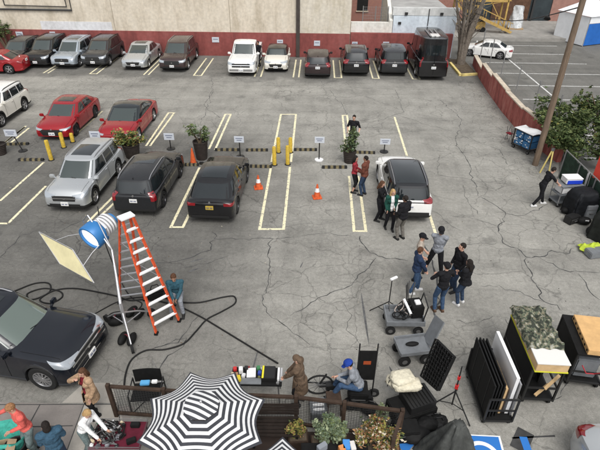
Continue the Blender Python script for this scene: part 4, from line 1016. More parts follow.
# blue cap man seated
person('seated man in grey shirt, jeans and bright blue cap', pp(357, 401), PI-.05, C_jeans, C_grey, 'short', H_dark, 0, 1.78, pose=dict(pel=(0, 0, .62), lean=(.42, 0), fL=(.62, .15, .30), fR=(.58, -.15, .28), hL=(.50, .03, .80), hR=(.48, -.04, .82), look=(1, 0, -.75)), cap_=C_blue)
# walker pushing the cart on the right
person('man in black leaning forward with both arms on the white cart', pp(538, 205), .15, C_black, C_black, 'short', H_dark, 0, 1.74, pose=dict(pel=(-.05, 0, .93), lean=(.34, -.05), fL=(.22, .10, .085), fR=(-.30, -.10, .10), hL=(.52, .12, 1.05), hR=(.50, -.14, 1.02), look=(1, 0, -.5)), sleeves=.45, shoes=C_shoew)
# lower left four
person('woman with long brown hair in tan coat over a dark red top', pp(97, 414), -PI/2-.55, C_black, C_maroon, 'long', H_brown, 0, 1.56, 'f', pose=dict(hL=(.12, .22, .95), hR=(.22, -.10, 1.52), eR=(.1, -1, -.8), look=(.9, .3, -.2)), jacket=(C_tan, .32, True))
person('blonde haired person in white shirt and grey trousers, bending to the table', pp(98, 453), -.35, C_greyp, C_white, 'mid', H_blond, 0, 1.54, 'f', pose=dict(lean=(.42, .05), pel=(-.18, 0, .93), fL=(.1, .1, .085), fR=(-.25, -.1, .10), hL=(.42, .14, .95), hR=(.35, -.10, .92), look=(1, 0, -.6)))
person('broad man with light brown hair in coral pink shirt reaching left', pp(38, 452), -PI/2-.6, C_greyp, C_coral, 'short', H_ginger, 0, 1.68, pose=dict(hR=(.25, -.62, 1.15), hL=(.28, .02, 1.12), eR=(-.3, -.6, -.4), look=(.8, -.25, -.55), lean=(.12, -.08)), sleeves=.98)
person('dark-haired person in blue denim jacket, seen from behind', pp(65, 470), PI/2+.55, C_djeans, C_djeans, 'mid', H_dark, 0, 1.6, pose=dict(hL=(.25, .15, 1.05), hR=(.24, -.2, 1.0), look=(1, .1, -.3)), jacket=(fab('denim_jacket', (.035, .08, .125)), .04, False))
# ================= LOT FURNITURE =================
def proj(P):
    v = Vector(P)-Vector((0, 0, CAM_H)); z = v.dot(fw); return (FPX*v.dot(r2)/z+300, FPX*v.dot(d2)/z+225)
def zat(P, py):       # height above the ground point P seen at row py
    lo, hi = 0, 9
    for _ in range(40):
        m = (lo+hi)/2
        if proj((P[0], P[1], m))[1] > py: lo = m
        else: hi = m
    return lo
M_ybol = mat('bollard_yellow', (.52, .36, .05), .6, var=.3, scale=12); M_stopb = mat('stop_black_rubber', .02, .8, var=.3, scale=8); M_stopy = mat('stop_yellow', (.15, .125, .07), .7, var=.4, scale=12)
M_sign = mat('sign_white', (.52, .55, .60), .4); M_steel = mat('grey_steel', .22, .4, .7); M_blk = mat('matte_black', .008, .7, var=.3, scale=10); M_blkg = mat('semi_black', .012, .5)
M_grey = mat('equipment_grey', (.16, .17, .18), .5, var=.15, scale=6); M_alu = mat('brushed_alu', (.55, .55, .56), .35, .8); M_whp = mat('white_plastic', (.72, .72, .72), .45)
# wheel stops
stops = [((19, 160.5), (44, 160.5), 'front left bay behind the silver SUV'), ((5, 145), (29, 144.5), 'beside the leaning sign at the left'), ((181, 165.5), (199, 165.5), 'between the dark SUV and the black crossover'),
         ((215, 150.5), (240, 150.5), 'behind the black crossover near the slim potted shrub'), ((250, 167), (272, 167.5), 'left of the four yellow posts, nearest the camera'), ((294, 150.5), (317, 150.5), 'right of the four yellow posts'),
         ((322, 168), (347, 168), 'beside the pair in red and brown'), ((354, 153), (375, 153.5), 'between the tall potted shrub and the white SUV'), ((113, 163), (126, 163), 'under the big yellow green potted shrub'), ((246, 150.8), (268, 150.8), 'left of the four yellow posts, farther row')]
for a, c, w in stops:
    A, C_ = g(*a), g(*c); m_ = (A+C_)/2; d = (C_-A); L = d.length; ang = math.atan2(d.y, d.x); b = B(); n = 9
    for k in range(n):
        x0 = -L/2+L*k/n; b.add([(x0+(L/n)*i, y, z) for i in (0, 1) for y, z in ((-.08, .005), (-.05, .10), (.05, .10), (.08, .005))], [(0,1,2,3),(7,6,5,4),(0,4,5,1),(1,5,6,2),(2,6,7,3)], 0 if k % 2 == 0 else 1)
    tag(b.build('wheel_stop', [M_stopb, M_stopy], loc=m_, fixn=True), 'black and yellow wheel stop '+w, 'wheel stop', 'wheel stops'); bpy.data.objects[-1] if False else None
    COL.objects[-1].rotation_euler.z = ang
# bollards
for (x, y, yt, w) in [(51.5, 160, 140, 'left of the silver SUV, nearest the camera'), (64, 147.5, 132.5, 'behind the silver SUV, middle of three'), (73, 142, 133, 'behind the silver SUV, farthest of three'),
                      (274.5, 165, 146.5, 'front left of the group of four'), (278.5, 152.5, 137.5, 'rear left of the group of four'), (287.7, 164.5, 145.5, 'front right of the group of four'), (290.5, 152.5, 137.5, 'rear right of the group of four')]:
    P_ = g(x, y); t_ = thing('bollard', 'yellow steel post '+w, 'bollard', P_, 0, 'yellow bollards'); h = zat(P_, yt)
    B().lathe([(0, 0), (.085, 0), (.085, h-.05), (.07, h-.015), (0, h)], n=16).build('post', M_ybol, t_, smooth=True)
    B().lathe([(0, .001), (.13, .001), (.13, .02), (.08, .03)], n=16).build('base_collar', M_stopb, t_)
# signs on posts
for (bx, by, x0, x1, y0, y1, w, lean) in [(23, 151, 10, 22, 129.5, 136, 'leaning sign at the left beside the bays', 1), (101, 160, 96, 106, 131, 138, 'behind the silver SUV', 0), (171, 149, 165, 175, 133, 139.5, 'behind the dark grey SUV', 0),
                                    (240.3, 157, 235, 244.5, 136, 142, 'behind the black crossover', 0), (319, 160, 315, 324.5, 136.5, 142.5, 'right of the yellow posts with a pale foot', 0), (384, 152, 380, 390, 138.5, 144, 'in front of the white SUV', 0)]:
    P_ = g(bx, by); zt_ = zat(P_, y0); zb_ = zat(P_, y1); t_ = thing('sign_post', 'small white sign on black post '+w, 'sign', P_, 0, 'small white bay signs')
    wd = (x1-x0)/ (FPX/ (Vector((P_.x, P_.y, -CAM_H)).dot(fw))); lx = -.28 if lean else 0
    B().cyl((0, 0, 0), (lx, 0, zt_-.03), .025, n=8).build('post', M_blkg, t_, smooth=True)
    B().lathe([(0, .0), (.19, .0), (.19, .035), (.05, .05), (0, .05)], n=16).build('base', M_whp if bx == 319 else M_blkg, t_)
    pl_ = B().box((lx, -.04, (zt_+zb_)/2), (wd, .025, zt_-zb_)).build('sign_board', M_sign, t_)
    b = B()
    for k, fr in ((.18, .7), (-.12, .5)): b.box((lx, -.056, (zt_+zb_)/2+(zt_-zb_)*k), (wd*fr, .006, (zt_-zb_)*.12))
    b.build('printed_lines', mat('sign_grey_print', (.16, .18, .24), .6), pl_)
# wall signs
for (x0, x1, y0, y1, w) in [(16, 23, 32, 36.5, 'leftmost, above the grey car'), (50, 55.5, 32, 36.5, 'above the black SUV and silver wagon'), (212, 219, 37.5, 42, 'above the empty bay left of the pickup'), (277, 283, 40, 44, 'above the cream hatchback'),
                            (314, 320, 41, 45.5, 'above the maroon black car'), (352, 357.5, 42, 45.5, 'above the SUV with silver rails'), (383, 389, 42, 45.5, 'above the boxy black SUV')]:
    dd = r2*(((x0+x1)/2-300)/FPX)+d2*(((y0+y1)/2-225)/FPX)+fw; t = (WY-.08)/dd.y; P_ = Vector((dd.x*t, WY-.08, CAM_H+dd.z*t)); sc = t/FPX
    t_ = thing('wall_sign', 'small white parking sign on the red wall '+w, 'sign', P_, 0, 'white signs on the red wall')
    B().box((0, 0, 0), ((x1-x0)*sc, .02, (y1-y0)*sc*1.1)).build('sign_board', M_sign, t_)
    B().box((0, -.013, .04), ((x1-x0)*sc*.7, .006, .05)).build('printed_lines', MATS['sign_grey_print'], t_)
# cones
M_cone = mat('cone_orange', (.55, .10, .03), .6, var=.25, scale=12)
for (x, y, yt, w, st) in [(193.5, 164, 148, 'narrow tall orange cone without stripe beside the slim potted shrub', False), (258.5, 188, 175, 'orange cone with a white band in the empty bay right of the black crossover', True), (317, 197.5, 184, 'orange cone with a white band in the bay left of the pair', True)]:
    P_ = g(x, y); h = zat(P_, yt); t_ = thing('traffic_cone', w, 'cone', P_, .2)
    B().box((0, 0, .02), (.34, .34, .04)).build('base', mat('cone_base', .03, .8) if not st else M_cone, t_, bevel=.01)
    B().lathe([(.135, .04), (.025, h-.01), (0, h)], n=18).build('cone_body', M_cone, t_, smooth=True)
    if st:
        r = lambda z: .135-(.11)*(z-.04)/(h-.05)+.003
        B().lathe([(r(h*.45), h*.45), (r(h*.72), h*.72)], n=18).build('reflective_band', M_whp, t_, smooth=True)

# foliage --------------------------------------------------
def leafmat(name, c, c2):
    m = mat(name, c, .7, var=.1, scale=1.6, color2=c2); b = m.node_tree.nodes['Principled BSDF']
    return m
L_dk = leafmat('leaf_dark', (.028, .048, .016), (.07, .10, .035)); L_md = leafmat('leaf_mid', (.08, .11, .035), (.16, .19, .075)); L_yl = leafmat('leaf_yellow', (.20, .19, .045), (.32, .28, .08)); L_rd = leafmat('leaf_rust', (.22, .09, .045), (.33, .22, .10)); L_pl = leafmat('leaf_pale', (.22, .26, .15), (.34, .38, .24))
L_gy = leafmat('leaf_grey_green', (.10, .14, .085), (.17, .21, .13))
def foliage(name, parent, blobs, n, size, mats, seed=0, wts=None, flat=.35):
    r = random.Random(seed); b = B(); tot = sum(q[1][0]*q[1][1]*q[1][2] for q in blobs)
    for c, rad in blobs:
        k = int(n*rad[0]*rad[1]*rad[2]/tot)+1
        sub = [(Vector((r.gauss(0, 1), r.gauss(0, 1), r.gauss(0, 1))).normalized()*r.random()**.4, r.uniform(.18, .42)) for _ in range(14)]
        for i in range(k):
            s_, sr = r.choice(sub); q = s_+Vector((r.gauss(0, 1), r.gauss(0, 1), r.gauss(0, 1)))*sr*.55
            p = Vector(c)+Vector((q.x*rad[0], q.y*rad[1], q.z*rad[2])); a = size*r.uniform(.35, 1.5)
            d = Vector((r.gauss(0, 1), r.gauss(0, 1), r.gauss(0, 1)*flat+.2)).normalized(); e = d.cross(Vector((r.gauss(0, 1), r.gauss(0, 1), r.gauss(0, 1)))).normalized()
            m = r.choices(range(len(mats)), wts)[0] if wts else r.randrange(len(mats))
            b.add([p-d*a*.5, p+e*a*.25, p+d*a*.5, p-e*a*.25], [(0, 1, 2, 3)], m)
    return b.build(name, mats, parent, fixn=False)
def pot(px, py, ytop, wpx, label, blobs, n, size, mats, seed, stems=5, wts=None):
    P_ = g(px, py); h = zat(P_, ytop); sc = Vector((P_.x, P_.y, -CAM_H)).dot(fw)/FPX; r = wpx*sc/2
    t_ = thing('potted_shrub', label, 'potted plant', P_)
    pb_ = B(); prof = [(0, 0), (r*.72, 0)]
    for k in range(12): prof.append((r*(.72+.28*(k+.5)/12)+(.012 if k % 2 else 0), h*(k+.5)/12))
    prof += [(r*1.04, h*.97), (r*1.04, h), (r*.94, h), (r*.92, h*.88), (0, h*.88)]
    pb_.lathe(prof, n=26).build('pot', mat('dark_ribbed_pot', (.035, .028, .025), .6, var=.3, scale=6), t_, smooth=True, ang=25)
    sb = B(); rr = random.Random(seed)
    bl = [(Vector((c[0]*sc, c[1]*sc, h+c[2]*sc)), tuple(q*sc for q in rad)) for c, rad in blobs]
    for k in range(stems):
        c, rad = bl[k % len(bl)]; e = c+Vector((rr.uniform(-.7, .7)*rad[0], rr.uniform(-.7, .7)*rad[1], rr.uniform(-.2, .6)*rad[2]))
        sb.tube(smoothpath([(rr.uniform(-.05, .05), rr.uniform(-.05, .05), h*.8), (e*.45+Vector((rr.uniform(-.06, .06), 0, h*.55))), e], 4), [.022-.0018*i for i in range(9)], 6)
    sb.build('stems', mat('bark', (.10, .075, .05), .9, var=.3, scale=10), t_, smooth=True)
    foliage('foliage', t_, bl, n, size, mats, seed, wts)
pot(133, 157, 143.5, 17, 'wide yellow green potted shrub between the silver and dark grey SUVs', [((-4, 0, 8), (12, 9, 8)), ((5, 0, 5), (9, 8, 6)), ((-9, 0, 3), (8, 7, 5))], 1500, .13, [L_md, L_yl, L_rd, L_dk], 3, 8, [5, 4, 1.5, 2])
pot(202, 158.5, 141, 14.5, 'slim open potted shrub with dark ribbed pot beside the tall narrow cone', [((-3, 0, 10), (9, 7, 7)), ((4, 0, 8), (8, 7, 7)), ((-8, 0, 12), (6, 5, 5))], 620, .12, [L_md, L_dk, L_gy], 4, 9)
pot(349, 162, 150.5, 13, 'tall narrow potted shrub in front of the officer in black', [((1, 0, 8), (6, 6, 9)), ((2, 0, 16), (5, 5, 8)), ((-3, 0, 3), (7, 6, 4))], 850, .11, [L_md, L_dk, L_gy], 5, 7)
pot(1, 154, 144, 14, 'potted shrub half out of frame at the left edge beside the leaning sign', [((-2, 0, 8), (8, 7, 8))], 700, .12, [L_md, L_dk, L_gy], 6, 5)

# bare tree in the corner
M_bark = mat('grey_bark', (.17, .145, .12), .95, var=.3, scale=7, bump=.8, bscale=18)
tr = thing('bare_tree', 'bare grey multi-stemmed tree in the yellow kerbed corner beside the black van', 'tree', (10.0, 35.6, 0)); rr = random.Random(11)
b = B()
for k in range(9):
    a = 2*PI*k/9+rr.uniform(-.3, .3); r0 = rr.uniform(.05, .22); P0 = Vector((math.cos(a)*r0, math.sin(a)*r0, 0)); sp = rr.uniform(.08, .42)
    pts = [P0, P0+Vector((math.cos(a)*.06, math.sin(a)*.06, .9)), P0+Vector((math.cos(a)*sp*.8, math.sin(a)*sp*.8, 2.1+rr.random()*.4)), P0+Vector((math.cos(a+.3)*sp*2.1, math.sin(a+.3)*sp*2, 4.2)), P0+Vector((math.cos(a)*sp*4.0, math.sin(a)*sp*4.0, 7.2))]
    sm = smoothpath(pts, 5); b.tube(sm, [max(.015, rr.uniform(.95, 1.05)*(.17-.14*i/len(sm))) for i in range(len(sm))], 8)
b.build('trunk', M_bark, tr, smooth=True, ang=80)
b = B()
for k in range(150):
    a = rr.uniform(0, 2*PI); z = rr.uniform(1.2, 6); q = .1+.10*z; P0 = Vector((math.cos(a)*q*rr.uniform(.3, 1), math.sin(a)*q*rr.uniform(.3, 1), z)); d = Vector((math.cos(a), math.sin(a), rr.uniform(.5, 1.8))).normalized(); L = rr.uniform(.5, 1.4)
    pts = [P0, P0+d*L*.5+Vector((rr.uniform(-.12, .12), rr.uniform(-.12, .12), 0)), P0+d*L+Vector((rr.uniform(-.25, .25), rr.uniform(-.25, .25), .1))]; b.tube(smoothpath(pts, 3), [.03-.0035*i for i in range(7)], 5)
b.build('branches', M_bark, tr, smooth=True, ang=80)
# evergreen shrubs / creeper over the fence
def bush(label, loc, blobs, n, size, mats, seed, wts=None):
    t_ = thing('leafy_tree', label, 'tree', loc); b = B(); rr = random.Random(seed)
    for k in range(11):
        c, rad = blobs[k % len(blobs)]; e = Vector(c)+Vector((rr.uniform(-.5, .5)*rad[0], rr.uniform(-.5, .5)*rad[1], rr.uniform(-.2, .6)*rad[2])); sm = smoothpath([(rr.uniform(-.1, .1), rr.uniform(-.1, .1), 0), Vector((e.x*.35, e.y*.35, e.z*.5)), e], 5)
        b.tube(sm, [.07-.0055*i for i in range(len(sm))], 6)
    b.build('trunk', MATS['bark'], t_, smooth=True); foliage('crown', t_, blobs, n, size, mats, seed, wts)
def gb(loc, spec): return [(g(x, y, z)-loc, r) for x, y, z, r in spec]
lc = g(569, 158); bush('large dark leafy tree leaning over the red wall right of the wooden pole', lc, gb(lc, [(547, 111, 1.5, (.62, .7, .6)), (560, 122, 1.5, (.8, .9, .75)), (556, 138, 1.2, (.55, .6, .5)), (576, 116, 1.9, (.7, .8, .7)), (574, 140, 1.3, (.8, .9, .65))]), 8200, .15, [L_dk, L_md, L_yl], 21, [6, 4, .12])
lc = g(604, 172); bush('leafy tree with a tall twiggy top at the right edge behind the slatted fence', lc, gb(lc, [(592, 136, 1.5, (.9, .9, .8)), (597, 112, 2.1, (.7, .8, .6)), (587, 97, 2.6, (.28, .3, .55)), (612, 125, 2.0, (1, 1, 1))]), 6500, .15, [L_dk, L_md, L_yl], 22, [6, 4, .12])
# wooden pole and wires
pl = g(535, 165); up_ = thing('utility_pole', 'tall brown wooden utility pole beside the blue cart', 'pole', pl)
B().lathe([(0, 0), (.125, 0), (.115, 4), (.095, 9.6), (0, 9.6)], n=18).build('pole', mat('weathered_timber', (.17, .125, .09), .9, var=.3, scale=3, stretch=(4, 4, .5), bump=.5, bscale=12), up_, smooth=True)
for z, a in ((1.4, .6), (2.6, 2.1), (3.8, .3)): B().box((math.cos(a)*.15, math.sin(a)*.15, z), (.05, .1, .16), a).build('pole_tag', M_alu, up_)
wire = thing('string_cable', 'thin dark cable strung from the bare tree to the wooden pole', 'cable'); a = Vector((10.3, 35.4, 3.4)); c = Vector((pl.x+.1, pl.y, 6.35))
B().tube([a.lerp(c, k/16)-Vector((0, 0, .5*math.sin(PI*k/16))) for k in range(17)], .022, 6).build('wire', M_blkg, wire, smooth=True)
lmp = B(); q = a.lerp(c, .80)-Vector((0, 0, .28)); lmp.cyl(q, q-Vector((0, 0, .16)), .05, .15, 12); lmp.cyl(q-Vector((0,0,.16)), q-Vector((0,0,.20)), .15, .1, 12); lmp.build('hanging_lamp', M_blkg, wire, smooth=True)
gc = wp(2, 26, WY-.6); lc = Vector((gc.x, gc.y, 0)); bush('dark green bush in front of the beige wall at the far left', lc, [((0, 0, gc.z-.25), (.9, .5, .75)), ((-1.0, 0, gc.z-.1), (.9, .5, .8))], 1800, .14, [L_dk, L_md], 25, [4, 2])
# dry leaves and grit on the ground
lt = B(); rr = random.Random(77)
for k in range(900):
    x, y = rr.uniform(-13, 10), rr.uniform(8, 33)
    if rr.random() < .5: x = 9.6+rr.gauss(0, .5); y = rr.uniform(16, 33)
    a = rr.uniform(0, 6.28); s = rr.uniform(.012, .04); lt.add([(x+s*math.cos(a), y+s*math.sin(a), .006), (x-s*.5*math.sin(a), y+s*.5*math.cos(a), .014), (x-s*math.cos(a), y-s*math.sin(a), .006), (x+s*.5*math.sin(a), y-s*.5*math.cos(a), .009)], [(0, 1, 2, 3)], rr.randrange(3))
tag(lt.build('leaf_litter', [mat('litter_brown', (.12, .08, .045), .9), mat('litter_pale', (.42, .38, .30), .9), mat('litter_dark', (.04, .035, .03), .9)], fixn=False), 'dry leaves and grit scattered on the asphalt', 'litter', kind='stuff')
# yellow steel stair at the far side
st = thing('yellow_stair', 'yellow steel stair and scaffold beyond the neighbouring lot', 'stair', (14.0, 45.6, .28)); st.scale = (1.12, 1, .78); M_ys = mat('stair_yellow', (.42, .28, .09), .6, var=.2, scale=4)
b = B()
for x in (-2.0, 1.7):
    for y in (0, 1.4): b.beam((x, y, 0), (x, y, 4.5), .12)
b.beam((-2.0, 0, 3.0), (1.7, 0, 3.0), .12, .2); b.beam((-2.0, 0, 2.2), (1.7, 0, 3.0), .06); b.beam((-2, 0, .5), (0, 0, 2.9), .06); b.beam((1.7, 0, .4), (.4, 0, 3.0), .06)
b.build('frame', M_ys, st)
b = B(); b.box((-.1, .7, 3.05), (4.0, 1.5, .08)); b.build('platform', M_ys, st)
b = B(); b.beam((-2.2, -.5, 2.6), (2.0, -.5, .1), .08, .22); b.beam((-2.2, -1.2, 2.6), (2.0, -1.2, .1), .08, .22)
for k in range(12): b.box((-2.0+k*.34, -.85, 2.5-k*.205), (.25, .66, .04))
b.build('stair_flight', M_ys, st)
b = B()
for y in (-.5, -1.2):
    b.beam((-2.2, y, 3.5), (2.0, y, 1.0), .05)
    for k in range(5): x = -2.0+k*.95; b.beam((x, y, 2.55-(x+2)*.6), (x, y, 3.4-(x+2)*.6), .04)
b.build('handrail', M_ys, st)
mc = thing('yellow_machine', 'small yellow machine standing under the yellow stair', 'machine', (13.6, 45.2, .28)); B().box((0, 0, .5), (1.1, .6, .6)).build('body', M_ys, mc, bevel=.06)
B().box((0, 0, .95), (.8, .45, .28)).build('hood', M_clad, mc, bevel=.05)
for x in (-.4, .4): B().cyl((x, -.34, .2), (x, .34, .2), .2, n=16).build('wheel', M_tyre, mc)
wp = thing('wrapped_pallet', 'pallet wrapped in pale plastic standing on the dock by the timber door', 'pallet', (17.2, 46.5, .28))
b = B(); rr = random.Random(5); b.grid(lambda u, v: Vector(((.62-.22*v)*math.cos(2*PI*u)+.05*math.sin(u*31+v*9), (.5-.18*v)*math.sin(2*PI*u)+.04*math.sin(u*23+v*7), .12+1.7*v)), 28, 8); b.prism([(.38*math.cos(2*PI*k/12), .3*math.sin(2*PI*k/12)) for k in range(12)], 1.7, 1.86)
b.build('wrap', mat('plastic_wrap', (.55, .57, .58), .25, var=.3, scale=5), wp, smooth=True); B().box((0, 0, .06), (1.2, 1.0, .12)).build('pallet_base', mat('pallet_wood', (.35, .25, .15), .8), wp)
# tent
tn = thing('canopy_tent', 'white canopy tent with blue lower side wall at the upper right', 'tent', (21.7, 43.4, .02), .42); M_tw = mat('tent_white', (.74, .76, .78), .7, var=.06, scale=2); M_tb = mat('tent_blue', (.02, .12, .42), .7, var=.12, scale=2)
for x in (-1.5, 1.5):
    for y in (-1.5, 1.5): B().cyl((x, y, 0), (x, y, 2.2), .04, n=8).build('leg', M_alu, tn)
B().box((0, -1.52, .85), (2.96, .03, 1.6)).build('blue_side', M_tb, tn); B().box((0, -1.52, 1.94), (2.96, .025, .5)).build('white_valance', M_tw, tn); B().box((-1.54, 0, 1.1), (.03, 2.96, 2.1)).build('white_side', M_tw, tn)
B().add([(-1.65, -1.65, 2.2), (1.65, -1.65, 2.2), (1.65, 1.65, 2.2), (-1.65, 1.65, 2.2), (0, 0, 3.3)], [(0,1,4),(1,2,4),(2,3,4),(3,0,4)]).build('canopy', M_tw, tn)
# red sign board with yellow mark behind the right fence
rs = thing('red_board', 'red board with a yellow mark above the dark fence at the right edge', 'sign', g(602, 207), -.75)
B().box((0, 0, 1.45), (1.3, .08, 1.1)).build('panel', mat('board_red', (.42, .045, .03), .6, var=.15), rs)
B().box((.15, -.05, 1.45), (.32, .02, .12), 0, 0).build('yellow_mark', mat('mark_yellow', (.7, .45, .05), .6), rs)
for x in (-.5, .5): B().cyl((x, .08, 0), (x, .08, 1.95), .04, n=8).build('post', M_steel, rs)
# ================= FILM EQUIPMENT =================
M_org = mat('ladder_orange', (.62, .09, .03), .55, var=.28, scale=9); M_cable = mat('black_cable', .014, .6); M_blu = mat('lamp_blue', (.03, .17, .42), .4, .1)
M_wood = mat('raw_plywood', (.52, .36, .19), .8, var=.15, scale=5); M_crm = fab('cream_canvas', (.58, .54, .42), 10, .15); M_dwood = mat('stained_brown_wood', (.048, .031, .022), .75, var=.35, scale=5, bump=.4)
# ---- orange double ladder
fF1, fF2, fR1, fR2 = g(156.5, 334), g(179.5, 321), g(120, 303), g(145, 300)
mid = (fF1+fF2+fR1+fR2)/4; hz = 2.95
def ctop(px, py, z): return g(px, py, z)
lo_, hi_ = 1.5, 5
for _ in range(40):
    m_ = (lo_+hi_)/2
    if proj((mid.x, mid.y, m_))[1] > 216: lo_ = m_
    else: hi_ = m_
hz = lo_; T = Vector((mid.x, mid.y, hz)); ux = (fF2-fF1).normalized()
ld = thing('step_ladder', 'tall orange double-sided step ladder with pale rungs beside the blue film lamp', 'ladder', mid)
tl_, tr_ = T-ux*.20-mid, T+ux*.06-mid; yb = Vector((ux.y, -ux.x, 0)); yb = yb if yb.dot(fF1-mid) > 0 else -yb
legs_ = {}
for nm, P_, tp in (('a', fF1, tl_+yb*.07), ('b', fF2, tr_+yb*.07), ('c', fR1, tl_-yb*.07), ('d', fR2, tr_-yb*.07)):
    q = P_-mid; legs_[nm] = (q, tp); B().beam(q, tp, .035, .085, up=(0, 1, 0)).build('ladder_rail', M_org, ld)
    B().box(q+Vector((0, 0, .02)), (.09, .12, .06)).build('rubber_foot', M_blk, ld)
for (l, r) in (('a', 'b'), ('c', 'd')):
    for k in range(1, 11):
        f = k/11; p = legs_[l][0].lerp(legs_[l][1], f); q = legs_[r][0].lerp(legs_[r][1], f); B().beam(p, q, .085 if l == 'a' else .05, .03).build('rung', M_alu if l == 'c' else M_whp, ld)
B().box((tl_+tr_)/2+Vector((0, 0, .02)), (.36, .24, .05), math.atan2(ux.y, ux.x)).build('top_step', M_whp, ld, bevel=.01)
for k in (.35, .65):
    for a_, b_ in (('a', 'c'), ('b', 'd')): B().beam(legs_[a_][0].lerp(legs_[a_][1], k+.1), legs_[b_][0].lerp(legs_[b_][1], k+.1), .015, .025).build('spreader', M_alu, ld)

# ---- film lamp on its stand
sb_ = g(128, 334); lm = thing('film_lamp', 'large blue film lamp with white lens on a silver stand facing the square frame', 'film lamp', sb_)
mast_top = g(112, 250, 1.95)-sb_
B().tube([(0, 0, .35), Vector((0, 0, 1.0))+mast_top*.02, (mast_top.x*.55, mast_top.y*.55, 1.45), mast_top], [.05, .045, .036, .03], 10).build('mast', M_alu, lm, smooth=True)
for (x, y) in ((133, 352), (108, 322), (152, 316)):
    q = g(x, y)-sb_; B().tube([(0, 0, .75), q*.5+Vector((0, 0, .50)), q+Vector((0, 0, .16))], .022, 8).build('stand_leg', M_alu, lm, smooth=True); B().beam((0, 0, .35), q*.6+Vector((0,0,.38)), .02).build('leg_brace', M_alu, lm)
    d = q.normalized(); w_ = B().cyl(q+Vector((-d.y*.035, d.x*.035, .12)), q+Vector((d.y*.035, -d.x*.035, .12)), .12, n=18).build('caster', M_tyre, lm, smooth=True)
HC = g(97, 232, 2.25)-sb_; LD = ((g(84, 242, 2.05)-g(101, 227, 2.4)).normalized()+.8*(Vector((0, 0, CAM_H))-g(97, 232, 2.25)).normalized()).normalized()      # lamp centre and direction of the beam
R_ = LD.to_track_quat('Z', 'Y').to_matrix()
def LP_(x, y, z): return HC+R_ @ Vector((x, y, z))
def lring(b, prof, n=28, m=0):
    vs = [LP_(r*math.cos(2*PI*k/n), r*math.sin(2*PI*k/n), z) for r, z in prof for k in range(n)]
    b.add(vs, [(i*n+k, i*n+(k+1) % n, (i+1)*n+(k+1) % n, (i+1)*n+k) for i in range(len(prof)-1) for k in range(n)], m); return b
lring(B(), [(0, -.10), (.26, -.10), (.335, -.06), (.345, .0), (.345, .26), (.33, .28), (.29, .28), (.29, .20)]).build('lamp_head', M_blu, lm, smooth=True)
lring(B(), [(.295, .215), (.2, .245), (.1, .26), (0.0, .265)]).build('lens', mat('lens_glow', (.85, .88, .9), .3, emit=.55), lm, smooth=True)
bk = B(); lring(bk, [(0, -.50), (.22, -.50), (.25, -.46), (.25, -.10)]); bk.build('ballast_housing', M_alu, lm, smooth=True)
fn_ = B()
for k in range(4):
    z = -.16-.09*k; lring(fn_, [(.255, z), (.275, z), (.275, z+.045), (.255, z+.045)])
fn_.build('cooling_fin', M_whp, lm)
lring(B(), [(.0, -.585), (.17, -.58), (.2, -.50)]).build('rear_cap', M_blu, lm, smooth=True)
yk = B()
for s in (1, -1): yk.tube([LP_(s*.38, 0, 0), LP_(s*.40, .25, -.02), LP_(s*.15, .48, -.05), mast_top+Vector((0, 0, .0))], .018, 8)
yk.build('yoke', M_alu, lm, smooth=True)
# yellowish frame held in front by arms
fc = [g(39, 232, 2.0), g(72.5, 249.5, 2.0), g(94, 283, 1.45), g(60, 264, 1.45)]
fq = thing('diffusion_frame', 'thin square pale yellow gel frame held in front of the blue film lamp', 'frame', (sum((v for v in fc), Vector())/4))
o_ = fq.location; A_, B_, C_, D_ = [v-o_ for v in fc]
gl = mat('yellow_gel', (.66, .60, .36), .6, var=.10, scale=3)
B().grid(lambda u, v: A_.lerp(B_, u).lerp(D_.lerp(C_, u), v)+Vector((0, 0, .015*math.sin(u*9+v*5))), 8, 8).build('gel_sheet', gl, fq, solid=.006, smooth=True)
b = B()
for p, q in ((A_, B_), (B_, C_), (C_, D_), (D_, A_)): b.beam(p, q, .022)
b.build('frame_tube', M_alu, fq)
for s, t_ in (((B_+A_)/2+Vector((0, 0, 0)), LP_(-.33, 0, .2)+sb_-o_), ((B_+C_)/2, LP_(.3, -.1, .2)+sb_-o_)): B().tube([s, (s+t_)/2+Vector((0, 0, .04)), t_], .012, 6).build('holding_arm', M_alu, fq, smooth=True)
# sandbags
for (x, y, w, a) in ((117, 322, 'left, hanging on the lamp stand leg', .4), (136, 316, 'right, hanging on the lamp stand leg', 1.2), (128, 342, 'below, standing near the lamp stand caster', 1.5)):
    q = g(x, y); t_ = thing('sandbag', 'black saddle sandbag '+w, 'sandbag', q, a, 'black sandbags on the lamp stand')
    for s in (1, -1):
        b = B(); ball(b, (0, s*.12, .12), (.22, .10, .12), n=14); b.build('bag', M_blk, t_, smooth=True)
    B().tube([(-.05, -.1, .19), (0, 0, .27), (.05, .1, .19)], .015, 6).build('strap', fab('maroon_strap', (.12, .02, .03)), t_, smooth=True)
# seat under the ladder man
q = g(171, 306); sc_ = thing('low_stool', 'small black folding stool under the seated man in teal', 'stool', (q.x, q.y+.05, 0))
B().box((0, 0, .38), (.36, .36, .05)).build('seat', M_blk, sc_, bevel=.01)
for x in (-.15, .15):
    for y in (-.15, .15): B().beam((x, y, 0), (-x*.6, y, .36), .025).build('leg', M_steel, sc_)
bg = thing('tool_bag', 'open black tool bag on the asphalt between the ladder and the seated man', 'bag', g(157, 297), .5)
B().box((0, 0, .13), (.55, .28, .24)).build('bag_body', M_blk, bg, bevel=.05, smooth=True)
for s in (1, -1): B().tube([(-.12, s*.13, .22), (-.08, s*.10, .36), (.08, s*.10, .36), (.12, s*.13, .22)], .014, 6).build('handle', M_blk, bg, smooth=True)

